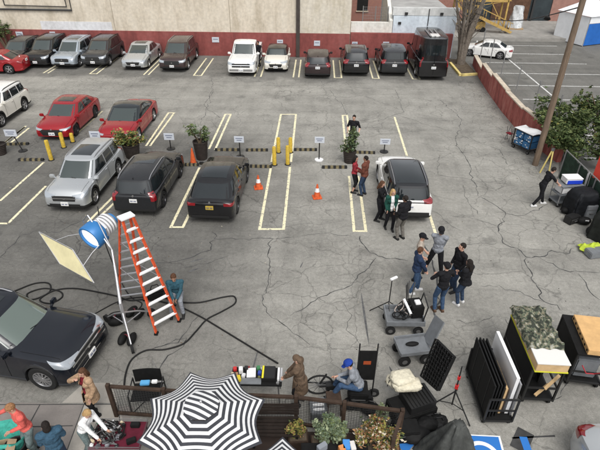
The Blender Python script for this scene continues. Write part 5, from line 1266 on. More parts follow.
# ---- cables on the ground
def cable(label, pts, r=.022, lift=0):
    P_ = [g(x, y)+Vector((0, 0, r+(q[0] if q else 0))) for x, y, *q in pts]; o = B().tube(smoothpath(P_, 7), r, 7).build('cable', M_cable, smooth=True, ang=80); tag(o, label, 'cable')
cable('thick black cable looping behind the hood of the large black SUV', [(-5, 300), (14, 292), (35, 284), (49, 284), (50, 292), (40, 298), (30, 300), (28, 294), (44, 289), (60, 292), (62, 298), (50, 304), (40, 300), (55, 291), (75, 289), (100, 293), (118, 297), (130, 301), (150, 300), (176, 306)])
cable('black cable with a wide loop between the ladder and the patio fence', [(181, 303), (200, 303), (222, 298), (234, 297), (235, 304), (222, 312), (207, 320), (196, 332), (184, 344), (165, 350), (146, 351), (132, 360), (126, 374), (124, 390)])
cable('straight black cable running from the seated man to the cluttered table', [(182, 308), (202, 318), (222, 330), (240, 341), (258, 352), (278, 364)])
cable('thin black cable running down from the film lamp beside the ladder', [(110, 256, 1.8), (111, 268, 1.2), (117, 280, .6), (125, 290, .05), (133, 299), (142, 304), (136, 312), (124, 318)], .016)
cable('thin black cable between the lamp stand and the black SUV', [(92, 316), (106, 308), (116, 303), (128, 299), (150, 297)], .016)
cable('short black cable between the hooded person and the seated man', [(303, 383), (315, 383), (330, 385)], .014)

# ---- carts and stands
def wheels(t_, pts, r=.08, w=.05, ax=0):
    for x, y in pts: wb2 = B().cyl((x, y-w/2, r), (x, y+w/2, r), r, n=16).build('wheel', M_tyre, t_, smooth=True); B().cyl((x, y-w/2-.004, r), (x, y+w/2+.004, r), r*.45, n=12).build('hub', M_steel, wb2)
def heading(a, c): v = g(*c)-g(*a); return math.atan2(v.y, v.x), v.length
# grey cart with cables and lamp tube
hd_, ln = heading((388, 333), (418, 330)); q = g(402, 327); c1 = thing('cable_cart', 'grey low cart loaded with coiled cables and a white tube, near the light stand', 'cart', q, hd_-.15)
B().box((0, 0, .34), (.95, .62, .06)).build('deck', M_grey, c1, bevel=.02)
b = B()
for s in (1, -1): b.box((0, s*.32, .42), (.98, .03, .14)); b.box((s*.48, 0, .42), (.03, .61, .14))
b.build('tray_rim', M_grey, c1)
wheels(c1, ((-.36, .27), (.36, .27), (-.36, -.27), (.36, -.27)), .13)
B().tube([(.42, -.28, .4), (.50, -.28, .95), (.50, .28, .95), (.42, .28, .4)], .018, 8).build('push_handle', M_blkg, c1, smooth=True)
cc = thing('coiled_cables', 'tangle of black and pale coiled cables lying in the grey cart', 'cables', q+Vector((0, 0, .44)), hd_); rr = random.Random(3)
for k in range(15):
    x, y, R0 = rr.uniform(-.32, .18), rr.uniform(-.14, .14), rr.uniform(.07, .15); tl = rr.uniform(-.5, .5)
    B().tube([(x+R0*math.cos(2*PI*i/14), y+R0*math.sin(2*PI*i/14)*.9, .03+.018*k+tl*.22*math.cos(2*PI*i/14)) for i in range(14)], .015, 6, closed=True).build('coil', [M_cable, M_cable, fab('pale_cord', (.42, .36, .32))][(0, 1, 0, 2, 0)[k % 5]], cc, smooth=True)
wt_ = thing('white_tube', 'white tube lamp lying slanted across the cables on the grey cart', 'tube'); B().cyl(g(404, 299, .95), g(411, 314, .75), .035, n=12).build('tube', M_whp, wt_, smooth=True)
bx = thing('black_case', 'black case with a small white box on the cable cart', 'case', q+Vector((.30, .12, .40)), hd_)
B().box((0, 0, .18), (.32, .42, .36)).build('case_body', M_blk, bx, bevel=.02); B().box((.02, -.02, .39), (.14, .16, .06)).build('white_box', M_whp, bx, bevel=.01)
bk_ = thing('folded_stand', 'folded black stand with chrome joints standing behind the cable cart', 'stand', g(409, 303))
b = B(); rr = random.Random(8)
for k in range(6): b.cyl((rr.uniform(-.1, .1), rr.uniform(-.1, .1), 0), (rr.uniform(-.2, .2), rr.uniform(-.1, .1), rr.uniform(.6, .85)), .015, n=6)
b.build('tubes', M_steel, bk_)
# light stand
def tripod(label, base, h, spread, top=None, mt=M_blkg, r=.018, name='light_stand', legn=3, rot=0.2):
    t_ = thing(name, label, 'stand', base, rot); B().cyl((0, 0, .12), (0, 0, h), r, r*.7, n=8).build('column', mt, t_, smooth=True)
    for k in range(legn):
        a = 2*PI*k/legn; e = (math.cos(a)*spread, math.sin(a)*spread, .02); B().beam((0, 0, h*.42), e, r*1.2, r*1.2).build('leg', mt, t_); B().beam((0, 0, .16), (e[0]*.55, e[1]*.55, h*.42*.45), r*.8).build('brace', mt, t_)
    return t_
P_ = g(387, 317); ls = tripod('thin black light stand with small white head left of the cable cart', P_, zat(P_, 279), .5, rot=.6)
B().box((.06, 0, zat(P_, 279)), (.22, .07, .05)).build('stand_head', M_whp, ls, bevel=.01)
# four wheel cart with slanted panel handle
hd_, ln = heading((400, 360), (424, 358)); q = g(411, 357); c2 = thing('wagon_cart', 'grey four-wheel cart with a raised slanted end panel beside the black eggcrate panel', 'cart', q, hd_+.05)
B().box((0, 0, .38), (.78, .55, .05)).build('deck', M_grey, c2, bevel=.015)
b = B()
for s in (1, -1): b.box((0, s*.28, .43), (.80, .03, .10))
b.box((-.40, 0, .43), (.03, .53, .10)); b.build('tray_rim', M_grey, c2)
B().beam((.36, 0, .42), (.68, .22, .98), .52, .035, up=(1, 0, 0)).build('end_panel', M_grey, c2, bevel=.01)
wheels(c2, ((-.27, .24), (.27, .24), (-.27, -.24), (.27, -.24)), .15, .06)
b = B(); ball(b, (-.02, .02, .44), (.17, .07, .05)); tl = b.build('gloves', M_blk, None, smooth=True, loc=q); tl.name = 'tool_pouch'; tl.rotation_euler.z = hd_; tag(tl, 'small black pouch with yellow mark lying on the grey four-wheel cart', 'pouch')
# black eggcrate panel on a red and black stand
P_ = g(451, 408); es = tripod('black stand with red knobs carrying the black eggcrate panel', P_, 1.35, .55, mt=M_blkg, r=.018, name='panel_stand', rot=1.1)
B().box((0, 0, .72), (.07, .07, .10)).build('red_knob', mat('knob_red', (.5, .02, .02), .5), es); B().box((0, 0, 1.0), (.06, .06, .08)).build('red_knob', MATS['knob_red'], es)
cs_ = [g(437, 339, 1.55), g(455, 357, 1.55), g(439, 391, .85), g(422, 376, .85)]
o_ = sum(cs_, Vector())/4; ep = thing('eggcrate_panel', 'black eggcrate light panel tilted on its stand, full of small white dots', 'light panel', o_); A_, B_, C_, D_ = [v-o_ for v in cs_]; nn = (B_-A_).cross(D_-A_).normalized(); nn = nn if nn.z > 0 else -nn
def EP(u, v, h=0): return A_.lerp(B_, u).lerp(D_.lerp(C_, u), v)+nn*h
B().grid(lambda u, v: EP(u, v), 2, 2).build('panel_back', M_blk, ep, solid=.05)
b = B()
for k in range(9): u = k/8; b.beam(EP(u, 0, .05), EP(u, 1, .05), .012, .06, up=nn)
for k in range(11): v = k/10; b.beam(EP(0, v, .05), EP(1, v, .05), .012, .06, up=nn)
b.build('eggcrate', M_blk, ep)
b = B()
for i in range(8):
    for j in range(10):
        if (i*7+j*5) % 3: c_ = EP((i+.5)/8, (j+.5)/10, .012); b.cyl(c_, c_+nn*.006, .016, n=6)
b.build('led_dots', mat('led_pale', (.6, .62, .62), .4), ep)
# tall folding chair/hand cart with black panel behind the seated man
P_ = g(363, 398); hc = thing('hand_cart', 'upright black hand cart with two tall posts behind the man in the blue cap', 'cart', P_, 0.03)
h1 = zat(P_, 342)*.97
for s in (-1, 1): B().cyl((s*.19, 0, .05), (s*.19, 0, h1), .016, n=8).build('upright', M_blkg, hc, smooth=True)
B().box((0, .0, h1*.62), (.36, .03, h1*.52)).build('back_panel', M_blk, hc, bevel=.008); B().box((0, -.018, h1*.68), (.16, .006, .10)).build('orange_mark', mat('mark_orange', (.30, .06, .02), .6), hc)
B().box((0, -.2, .08), (.42, .36, .04)).build('toe_plate', M_blkg, hc); wheels(hc, ((-.24, .05), (.24, .05)), .12)
b = B(); b.tube([(-.16, -.2, .14), (-.1, -.3, .22), (.1, -.28, .25), (.17, -.16, .2)], .03, 8); b.box((0, -.15, .22), (.28, .22, .2)); b.build('cargo', M_blk, hc)
# seat of the blue-cap man and cart with a large wheel
q = g(357, 401); ch = thing('apple_box', 'black equipment case used as a seat by the man in the blue cap', 'case', (q.x, q.y, 0)); B().box((0, 0, .24), (.42, .42, .46)).build('case_body', M_blk, ch, bevel=.02)
B().box((0, -.215, .3), (.3, .008, .03)).build('lid_line', M_steel, ch)
q = g(319, 394); wc = thing('wheeled_frame', 'black frame with a spoked wheel in front of the man in the blue cap', 'wheeled frame', q, .1)
rimb = B(); RR = .30; rimb.tube([(RR*math.cos(2*PI*k/24), .0, .32+RR*math.sin(2*PI*k/24)) for k in range(24)], .022, 8, closed=True); rimb.build('wheel', M_tyre, wc, smooth=True)
b = B()
for k in range(12): a = 2*PI*k/12; b.cyl((0, 0, .32), (RR*math.cos(a), 0, .32+RR*math.sin(a)), .005, n=4)
b.cyl((0, -.04, .32), (0, .04, .32), .035, n=10); b.build('spokes', M_steel, wc)
b = B(); b.beam((0, .05, .32), (.75, .05, .35), .035); b.beam((0, -.05, .32), (.75, -.05, .35), .035); b.beam((.0, 0, .34), (.15, 0, .66), .03); b.beam((.55, 0, .35), (.5, 0, .15), .03); b.box((.35, 0, .28), (.4, .16, .12)); b.build('frame', M_blkg, wc)
# cream blankets on black cases
hd_, ln = heading((392, 422), (428, 410)); q = g(410, 413); bc = thing('black_cases', 'stack of black ribbed cases under the cream canvas bundle', 'cases', q, hd_)
B().box((0, 0, .17), (.95, .6, .32)).build('lower_case', M_blk, bc, bevel=.02); b = B(); b.box((.12, .0, .44), (.62, .52, .20))
for k in range(7): b.box((-.12+k*.08, 0, .555), (.025, .5, .03))
b.build('upper_case', M_blkg, bc, bevel=.008)
cbn = thing('canvas_bundle', 'folded cream canvas bundle tied with dark cord on top of the black cases', 'bundle', g(398, 403)+Vector((0, 0, .0)), hd_-.1)
z0_ = .58
for i, (x, y, a, sx, sy) in enumerate(((0, .12, .15, .30, .17), (.06, -.12, -.2, .32, .17), (.0, .0, .0, .26, .2))):
    b = B(); rr = random.Random(i); R9 = Matrix.Rotation(a, 3, 'Z'); N_ = 18
    for u in range(11):
        for v in range(N_):
            t = 2*PI*v/N_; ph = PI*u/10; k9 = 1+.08*math.sin(5*t+u)+.05*rr.uniform(-1, 1); p = Vector((sx*k9*sgnpow(math.sin(ph), .6)*sgnpow(math.cos(t), .6), sy*k9*sgnpow(math.sin(ph), .6)*sgnpow(math.sin(t), .6), .10*sgnpow(math.cos(ph), .7)))
            b.v.append(R9 @ p+Vector((x, y, z0_+.08+.09*i)))
    b.f = [[u*N_+v, u*N_+(v+1) % N_, (u+1)*N_+(v+1) % N_, (u+1)*N_+v] for u in range(10) for v in range(N_)]; b.m = [0]*len(b.f); b.build('canvas_fold', M_crm, cbn, smooth=True, ang=70)
b = B(); b.tube([(-.3, .05, .6), (-.28, .04, .78), (0, .03, .90), (.3, .0, .80), (.34, 0, .62)], .010, 6); b.tube([(.05, .32, .62), (.04, .26, .80), (.0, 0, .905), (.08, -.26, .80), (.09, -.3, .62)], .010, 6); b.build('cord', M_cable, cbn, smooth=True)
# dark tarp covered stack at the bottom
q = g(448, 462); tc_ = thing('covered_stack', 'tall stack under a creased dark grey tarp beside the blue bay marking', 'covered stack', q, .3)
b = B(); rr = random.Random(6); N_ = 36
for u in range(13):
    f = u/12
    for v in range(N_):
        t = 2*PI*v/N_; w_ = (.60-.50*f**1.1)*(1+.15*math.sin(6*t+f*1.5)*(1-f*.3)+.05*math.sin(13*t-f*4)); b.v.append(Vector((w_*sgnpow(math.cos(t), .7), w_*.9*sgnpow(math.sin(t), .7), 1.25*f+.03*math.sin(9*t+5*f))))
b.f = [[u*N_+v, u*N_+(v+1) % N_, (u+1)*N_+(v+1) % N_, (u+1)*N_+v] for u in range(12) for v in range(N_)]+[[12*N_+v for v in range(N_)]]; b.m = [0]*len(b.f)
o = b.build('tarp', mat('dark_grey_tarp', (.055, .058, .055), .6, var=.4, scale=3, bump=.6, bscale=7), tc_, smooth=True, ang=180); crumple(o, .012, 6, 1)
q = g(417, 438); bb2 = thing('black_bag_pile', 'pile of soft black bags between the cream canvas bundle and the grey tarp', 'bags', q, .2)
for i, (x, y, z, r3) in enumerate(((-.05, 0, .16, (.34, .22, .15)), (.24, .14, .2, (.24, .18, .16)), (-.25, .16, .18, (.2, .16, .14)))):
    b = B(); ball(b, (x, y, z), r3, n=18); o = b.build('bag', M_blk, bb2, smooth=True)
    crumple(o, .018, 9, 1)
# black panel cart
def cart_frame(name, label, cat, near, far, wid, h, group=None, sidepx=None):
    A, C = g(*near), g(*far); v = C-A; t_ = thing(name, label, cat, (A+C)/2, math.atan2(v.y, v.x), group); return t_, v.length
t_, L = cart_frame('panel_cart', 'long black cart packed upright with black panels, a white board and brown boards', 'cart', (497, 428), (477, 372), .5, 1.1); L *= .92
b = B()
PW = .30
for s in (1, -1): b.beam((-L/2, s*PW, .17), (L/2, s*PW, .17), .05); b.beam((s*L/2, -PW, .17), (s*L/2, PW, .17), .05)
for x in (-L/2, L/2):
    for s in (1, -1): b.beam((x, s*PW, .15), (x, s*PW, .85), .035)
    b.beam((x, -PW, .85), (x, PW, .85), .035); b.beam((x, -PW, .5), (x, PW, .5), .03)
b.build('frame', M_blkg, t_); B().box((0, 0, .21), (L, .6, .03)).build('deck', M_blk, t_)
wheels(t_, ((-L/2+.1, .27), (L/2-.1, .27), (-L/2+.1, -.27), (L/2-.1, -.27)), .075)
pcart = t_
def board(label, cat, x, y, l, h, m, th=.03, tilt=0, kind='board', z=.235):
    o = thing(kind, label, cat, pcart.matrix_basis @ Vector((x, y, z)), pcart.rotation_euler.z); B().box((0, tilt*h/2, h/2), (l, th, h), 0, 0, -tilt).build('panel', m, o)
    return o
for k in range(4): 
    o = board(('outermost black panel on the left side of the panel cart', 'second black panel from the left on the panel cart', 'third black panel from the left on the panel cart', 'black panel next to the brown boards on the panel cart')[k], 'panel', .0, .27-k*.07, L*(.98-.02*k), 1.0+.015*(k % 2), M_blk, .03, 0, 'scenery_flat')
    if k == 0:
        for s in (-.3, 0, .3): B().box((s*L, .018, .5), (.015, .01, .98)).build('batten', M_blkg, o)
board('brown wooden board between the black panels and the white board', 'board', -.18, -.045, L*.55, .80, M_wood, .045)
board('second brown board leaning behind the first on the panel cart', 'board', -.25, -.10, L*.42, .72, M_dwood, .03)
board('long white foam board on the right side of the panel cart', 'board', .10, -.20, L*.95, 1.12, M_whp, .07)
board('grey metal framed board at the right edge of the panel cart', 'board', .02, -.275, L*.9, .98, M_alu, .03)
# large grip cart with wooden box and camouflage net
def bigcart(label, near, far, H, W_, group=None):
    A, C = g(*near), g(*far); v = C-A; L = v.length; t_ = thing('grip_cart', label, 'cart', (A+C)/2, math.atan2(v.y, v.x), group); b = B()
    for x in (-L/2, L/2):
        for s in (1, -1): b.beam((x, s*W_/2, .16), (x, s*W_/2, H), .04)
        for z in (.2, H*.5, H): b.beam((x, -W_/2, z), (x, W_/2, z), .035)
    for s in (1, -1):
        for z in (.2, H*.5, H): b.beam((-L/2, s*W_/2, z), (L/2, s*W_/2, z), .035)
    b.build('frame', M_blkg, t_); B().box((0, 0, .2), (L, W_, .03)).build('lower_shelf', M_blk, t_); B().box((0, 0, H+.01), (L+.04, W_+.04, .03)).build('top_shelf', M_blk, t_)
    B().box((0, W_/2+.0, H*.56), (L*.97, .02, H*.8)).build('side_panel', M_blk, t_)
    wheels(t_, ((-L/2+.12, W_/2-.04), (L/2-.12, W_/2-.04), (-L/2+.12, -W_/2+.04), (L/2-.12, -W_/2+.04)), .1)
    return t_, L
c5, L5 = bigcart('tall black grip cart carrying the pale wooden box and camouflage net', (535, 405), (514, 352), 1.15, .66)
mx5 = c5.matrix_basis
rr = random.Random(2); b = B()
for k in range(16): b.box((rr.uniform(-L5*.4, L5*.4), rr.uniform(-.25, .22), .45+rr.uniform(-.1, .15)), (rr.uniform(.1, .3), .05, rr.uniform(.3, .5)), rr.uniform(-.4, .4))
ld5 = b.build('stored_gear', M_blkg, c5)
for k, (w, x) in enumerate((('upper', -.48), ('lower', -.44))):
    o = thing('timber_piece', 'pale timber piece sticking out of the near end of the tall grip cart, '+w, 'timber', mx5 @ Vector((-L5/2-.02, -.05+.15*k, .35+.22*(1-k)))); B().beam((0, 0, 0), (.35, .22, .12 if k else .2), .06, .04).build('timber', M_wood, o)
wbx = thing('wooden_box', 'pale wooden box with white lid and yellow trim on top of the tall grip cart', 'box', mx5 @ Vector((-.02, 0, 1.175)), c5.rotation_euler.z)
B().box((0, 0, .12), (L5*1.08, .66, .21)).build('box_body', M_wood, wbx, bevel=.008); B().box((0, 0, .24), (L5*1.08+.02, .68, .03)).build('lid', mat('white_board', (.66, .65, .62), .6), wbx, bevel=.005)
B().box((0, 0, .008), (L5*1.08+.03, .69, .022)).build('yellow_trim', mat('trim_yellow', (.55, .55, .04), .6), wbx); b = B(); b.box((-L5*.2, 0, .258), (.012, .68, .006)); b.build('strap', M_cable, wbx)
# camouflage net
m_ = bpy.data.materials.new('camouflage'); m_.use_nodes = True; t = m_.node_tree; tc = t.nodes.new('ShaderNodeTexCoord'); n = t.nodes.new('ShaderNodeTexNoise'); n.inputs['Scale'].default_value = 11; n.inputs['Detail'].default_value = 3; r_ = t.nodes.new('ShaderNodeValToRGB'); r_.color_ramp.interpolation = 'CONSTANT'
e = r_.color_ramp.elements; e[0].color = (.03, .035, .025, 1); e[1].position = .47; e[1].color = (.10, .12, .08, 1); x = e.new(.53); x.color = (.17, .15, .10, 1); x = e.new(.6); x.color = (.30, .30, .25, 1)
t.links.new(tc.outputs['Object'], n.inputs[0]); t.links.new(n.outputs[0], r_.inputs[0]); t.links.new(r_.outputs[0], t.nodes['Principled BSDF'].inputs['Base Color']); t.nodes['Principled BSDF'].inputs['Roughness'].default_value = .9
cn = thing('camouflage_net', 'folded green and brown camouflage net lying on the pale wooden box', 'net', wbx.location+Vector((0, 0, .255)), c5.rotation_euler.z)
rr = random.Random(9); ph_ = [rr.uniform(0, 6) for _ in range(6)]
def netf(u, v):
    x = L5*(-.28+.86*u); y = -.40+.80*v; e_ = min(1, 7*min(u, 1-u, v, 1-v)); return Vector((x+.02*math.sin(v*19+ph_[0]), y+.02*math.sin(u*23+ph_[1]), (.008 if .06 < v < .94 else -.07)+e_**.6*(.10+.035*math.sin(u*21+v*4+ph_[2])+.03*math.sin(v*26+u*9+ph_[3])+.02*math.sin(u*47-v*31))))
B().grid(netf, 40, 26).build('net', m_, cn, smooth=True, ang=80)
c6, L6 = bigcart('tall dark grip cart with a drilled plywood board on top at the right edge', (581, 388), (566, 348), 1.05, .72)
mx6 = c6.matrix_basis; dwb = thing('drilled_board', 'orange toned plywood box with a row of dark holes on the right-hand grip cart', 'board', mx6 @ Vector((-.05, -.12, 1.075)), c6.rotation_euler.z)
B().box((0, 0, .07), (L6*.92, .62, .14)).build('plywood', mat('orange_plywood', (.58, .36, .16), .7, var=.12, scale=5), dwb, bevel=.006)
b = B()
for k in range(7): b.cyl((-L6*.4+L6*.8*k/6, .312, .07), (-L6*.4+L6*.8*k/6, .318, .07), .03, n=10)
b.build('dark_hole', M_blk, dwb)
B().box((0, .0, .5), (L6*.8, .5, .55)).build('grey_cover', M_grey, c6, bevel=.03)
b = B(); b.tube([(-L6/2-.02, .2, .75), (-L6/2-.1, .1, .6), (-L6/2-.04, -.1, .55), (-L6/2-.12, -.2, .7)], .014, 6); b.build('red_cable', mat('cable_red', (.35, .02, .03), .5), c6, smooth=True)
# ---- right hand side
hd_, ln = heading((515, 146), (533, 155)); q = g(524, 150); bcart = thing('blue_cart', 'blue crate cart with a white lid parked against the red side wall', 'cart', q, hd_)
b = B()
for x in (-.5, .5):
    for s in (1, -1): b.beam((x, s*.3, .14), (x, s*.3, .95), .04)
for z in (.2, .92):
    for s in (1, -1): b.beam((-.5, s*.3, z), (.5, s*.3, z), .035)
    for x in (-.5, .5): b.beam((x, -.3, z), (x, .3, z), .035)
b.build('frame', M_blkg, bcart)
rr = random.Random(4)
for k in range(2):
    for j in range(2):
        o = B().box((-.24+.48*k, 0, .38+.33*j), (.44, .54, .30)).build('blue_bin', mat('bin_blue', (.03, .13, .28), .5, var=.25, scale=9), bcart, bevel=.02)
b = B()
for k in range(22): b.box((rr.uniform(-.44, .44), -.285, rr.uniform(.27, .85)), (rr.uniform(.03, .10), .01, rr.uniform(.02, .06)))
b.build('white_labels', M_whp, bcart); B().grid(lambda u, v: Vector((-.54+1.08*u, -.34+.68*v, .965+.035*math.sin(u*7)*math.sin(v*5))), 12, 8).build('white_cover', M_whp, bcart, solid=.02, smooth=True)
wheels(bcart, ((-.42, .25), (.42, .25), (-.42, -.25), (.42, -.25)), .08)
q = g(508, 140); ks = thing('folded_chair', 'small dark folded chair leaning at the left of the blue cart', 'chair', q, hd_); b = B()
for s in (1, -1): b.beam((s*.14, .1, 0), (s*.14, -.1, .65), .02); b.beam((s*.12, -.1, 0), (s*.12, .1, .62), .02)
b.build('frame', M_steel, ks); B().box((0, 0, .34), (.27, .22, .03)).build('seat', C_maroon, ks)
P_ = g(545, 172); yt = thing('yellow_tripod', 'yellow wooden tripod legs leaning by the foot of the red wall', 'tripod', P_); 
for dx, dy in ((-.25, -.1), (.05, -.22), (.22, .12)): B().beam((dx, dy, 0), (dx*.1+.1, dy*.1+.1, .95), .045).build('leg', mat('tripod_yellow', (.55, .45, .16), .6), yt)
B().cyl((.1, .1, .93), (.1, .1, 1.03), .07, n=12).build('head', M_steel, yt)
q = g(562, 203); wct = thing('white_cart', 'white and grey utility cart pushed by the man in black', 'cart', q, .25); b = B()
for x in (-.42, .42):
    for s in (1, -1): b.beam((x, s*.26, .1), (x, s*.26, .85), .03)
b.build('posts', M_alu, wct)
for z in (.18, .5, .84): B().box((0, 0, z), (.9, .56, .04)).build('shelf', M_grey, wct, bevel=.01)
B().box((-.12, -.02, .67), (.5, .4, .26)).build('drawer_box', M_whp, wct, bevel=.015); wheels(wct, ((-.36, .22), (.36, .22), (-.36, -.22), (.36, -.22)), .07)
wbl = thing('blue_white_box', 'white cooler box with a royal blue side on top of the white cart', 'box', q+Vector((.08, .03, .87)), .1); B().box((0, 0, .12), (.6, .4, .2)).build('box_body', M_whp, wbl, bevel=.02); B().box((.02, -.204, .10), (.56, .01, .14)).build('blue_side', mat('box_blue', (.015, .05, .5), .4), wbl)
B().box((0, 0, .225), (.62, .42, .03)).build('lid', M_whp, wbl, bevel=.01)
def draped(name, label, q, rz, sx, sy, h, m, seed, cat='covered cart'):
    t_ = thing(name, label, cat, q, rz); b = B(); N_ = 40; rr = random.Random(seed); ph = rr.uniform(0, 6)
    for u in range(10):
        f = u/9
        for v in range(N_):
            t = 2*PI*v/N_; k = 1+(.09*math.sin(9*t+ph)+.05*math.sin(17*t+ph*2))*(1-f); s_ = 1 if f < .8 else 1-(f-.8)*.9
            b.v.append(Vector((sx/2*k*s_*sgnpow(math.cos(t), .32), sy/2*k*s_*sgnpow(math.sin(t), .32), h*(f**.9)+.02*math.sin(5*t+ph)*f)))
    top = len(b.v)
    for v in range(N_): p = b.v[9*N_+v]; b.v.append(Vector((p.x*.4, p.y*.4, h+.03)))
    b.f = [[u*N_+v, u*N_+(v+1) % N_, (u+1)*N_+(v+1) % N_, (u+1)*N_+v] for u in range(10) for v in range(N_)]+[[10*N_+v for v in range(N_)]]; b.m = [0]*len(b.f)
    o = b.build('cover', m, t_, smooth=True, ang=180); crumple(o, .03, 6.5, 1); wheels(t_, ((-sx*.4, -sy*.52), (sx*.4, -sy*.52)), .08); return t_
M_cov = mat('black_cover', (.007, .008, .010), .65, var=.3, scale=4, bump=.5, bscale=6)
draped('covered_cart', 'black covered cart right behind the white cart, nearest the man in black', g(577, 214), .2, .9, .7, .95, M_cov, 1)
draped('covered_cart', 'black covered cart beside the green slatted fence at the right edge', g(598, 208), .3, .9, .7, .95, M_cov, 2)
draped('covered_cart', 'large dark grey covered stack at the right edge above the neon vest', g(604, 240), .4, .8, .8, 1.05, mat('grey_green_cover', (.016, .018, .016), .6, var=.4, scale=4, bump=.5, bscale=6), 3)
for i, (x, y, w) in enumerate(((583, 224, 'left of the large dark grey covered stack'), (566, 213, 'at the foot of the white cart'), (590, 234, 'just left of the neon vest'))):
    t_ = thing('gear_bag', 'small black gear bag with pale tag '+w, 'bag', g(x, y), .4*i); b = B(); ball(b, (0, 0, .14), (.24, .16, .14), n=16); b.build('bag_body', M_blk, t_, smooth=True); B().box((.02, -.13, .2), (.12, .02, .07)).build('tag', M_whp, t_)
q = g(591, 251); nv = thing('neon_vest', 'crumpled neon yellow vest lying at the right edge under the covered stack', 'vest', q, .2); ph_ = 1.3
B().grid(lambda u, v: Vector(((u-.5)*.75+.05*math.sin(v*9), (v-.5)*.5+.04*math.sin(u*11), .10+min(1, 5*min(u, 1-u, v, 1-v))*(.10+.05*math.sin(u*15+v*8)+.03*math.sin(v*21)))), 22, 16).build('cloth', mat('neon_yellow', (.42, .52, .05), .8), nv, smooth=True, solid=.01); B().box((.0, 0, .05), (.6, .4, .08)).build('folded_layer', MATS['neon_yellow'], nv, bevel=.02)
bsx = thing('dark_case', 'low dark case under the neon vest', 'case', (q.x+.15, q.y-.22, 0), .2); B().box((0, 0, .12), (.9, .35, .22)).build('case_body', M_grey, bsx, bevel=.02)
B().box((0, -.18, .12), (.25, .02, .04)).build('handle', M_steel, bsx)

# cases and loose kit between the covered carts
for i, (x, y, w, d, h, rz, m, lab) in enumerate((
    (571, 222, .5, .3, .28, .5, M_blkg, 'flat black case on the ground below the white cart'), (586, 217, .42, .34, .55, .2, M_grey, 'upright dark grey case between the two black covered carts'),
    (592, 193, .6, .4, .7, -.5, M_blkg, 'black case standing against the green slatted fence'), (425, 430, .6, .4, .22, .5, M_blkg, 'flat black case left of the grey tarp'),
    (405, 436, .5, .36, .34, .1, M_blk, 'squat black case right of the patio corner post'))):
    o = thing('equipment_case', lab, 'case', g(x, y), rz); B().box((0, 0, h/2), (w, d, h)).build('case_body', m, o, bevel=.02); B().box((0, -d/2-.004, h*.7), (w*.9, .006, .02)).build('lid_line', M_steel, o); B().box((0, -d/2-.02, h*.45), (.14, .03, .03)).build('handle', M_steel, o)
P_ = g(580, 206); ps = thing('pole_bundle', 'bundle of silver poles leaning on the black covered cart', 'poles', P_, .3); b = B(); rr = random.Random(12)
for k in range(5): b.cyl((rr.uniform(-.1, .1), rr.uniform(-.05, .05), .02), (.15+rr.uniform(-.12, .2), .2, 1.25+rr.uniform(-.2, .1)), .014, n=8)
b.build('poles', M_alu, ps, smooth=True)
P_ = g(318, 413); eu = thing('electronics_unit', 'small grey and white electronics unit on the asphalt behind the patio fence mesh', 'unit', P_, .1)
B().box((0, 0, .16), (.34, .42, .22)).build('unit_body', M_grey, eu, bevel=.02)
for k in range(3): B().box((0, -.12+.12*k, .285), (.24, .06, .03)).build('white_module', M_whp, eu, bevel=.008)
b = B()
for x in (-.18, .18): b.tube([(x, -.2, .02), (x, -.2, .3), (x, .2, .3), (x, .2, .02)], .012, 6)
b.build('carry_frame', M_steel, eu, smooth=True)
P_ = g(333, 410); wst_ = thing('brown_stool', 'dark brown wooden stool behind the patio fence mesh', 'stool', P_, .1); B().box((0, 0, .42), (.32, .32, .04)).build('seat', M_dwood, wst_)
for x in (-.13, .13):
    for y in (-.13, .13): B().beam((x*1.2, y*1.2, 0), (x, y, .41), .035).build('leg', M_dwood, wst_)
# ================= PATIO AND FOREGROUND =================
# fence of brown frames with wire mesh
pts = [g(117, 416), g(170, 420), g(231, 424), g(296, 427), g(342, 433), g(397, 441)]; FHt = .98
labs = ['leftmost panel beside the tan coat woman', None, 'right of the big striped umbrella', 'middle panel above the green shrub', 'rightmost panel above the flowering shrub']
pf = thing('patio_fence', 'brown timber framed wire mesh fence along the outdoor patio', 'fence')
for p in pts+[g(388, 470)]: B().box((p.x, p.y, (FHt+.06)/2), (.08, .08, FHt+.06)).build('post', M_dwood, pf, bevel=.005)
segs = list(zip(pts[:-1], pts[1:]))+[(pts[-1], g(388, 470))]
M_wire = mat('dark_wire', .05, .5, .6)
for a, c in segs:
    d = (c-a).normalized(); a2 = a+d*.05; c2 = c-d*.05
    B().beam(a2+Vector((0, 0, FHt)), c2+Vector((0, 0, FHt)), .065, .05).build('top_rail', M_dwood, pf); B().beam(a2+Vector((0, 0, .12)), c2+Vector((0, 0, .12)), .06, .05).build('bottom_rail', M_dwood, pf)
    L = (c2-a2).length; b = B(); n = int(L/.055)
    for k in range(1, n): p = a2.lerp(c2, k/n); b.cyl(p+Vector((0, 0, .15)), p+Vector((0, 0, FHt-.03)), .0035, n=4, caps=False)
    for k in range(1, 15): z = .15+(FHt-.18)*k/15; b.cyl(a2+Vector((0, 0, z)), c2+Vector((0, 0, z)), .0035, n=4, caps=False)
    b.build('wire_mesh', M_wire, pf)
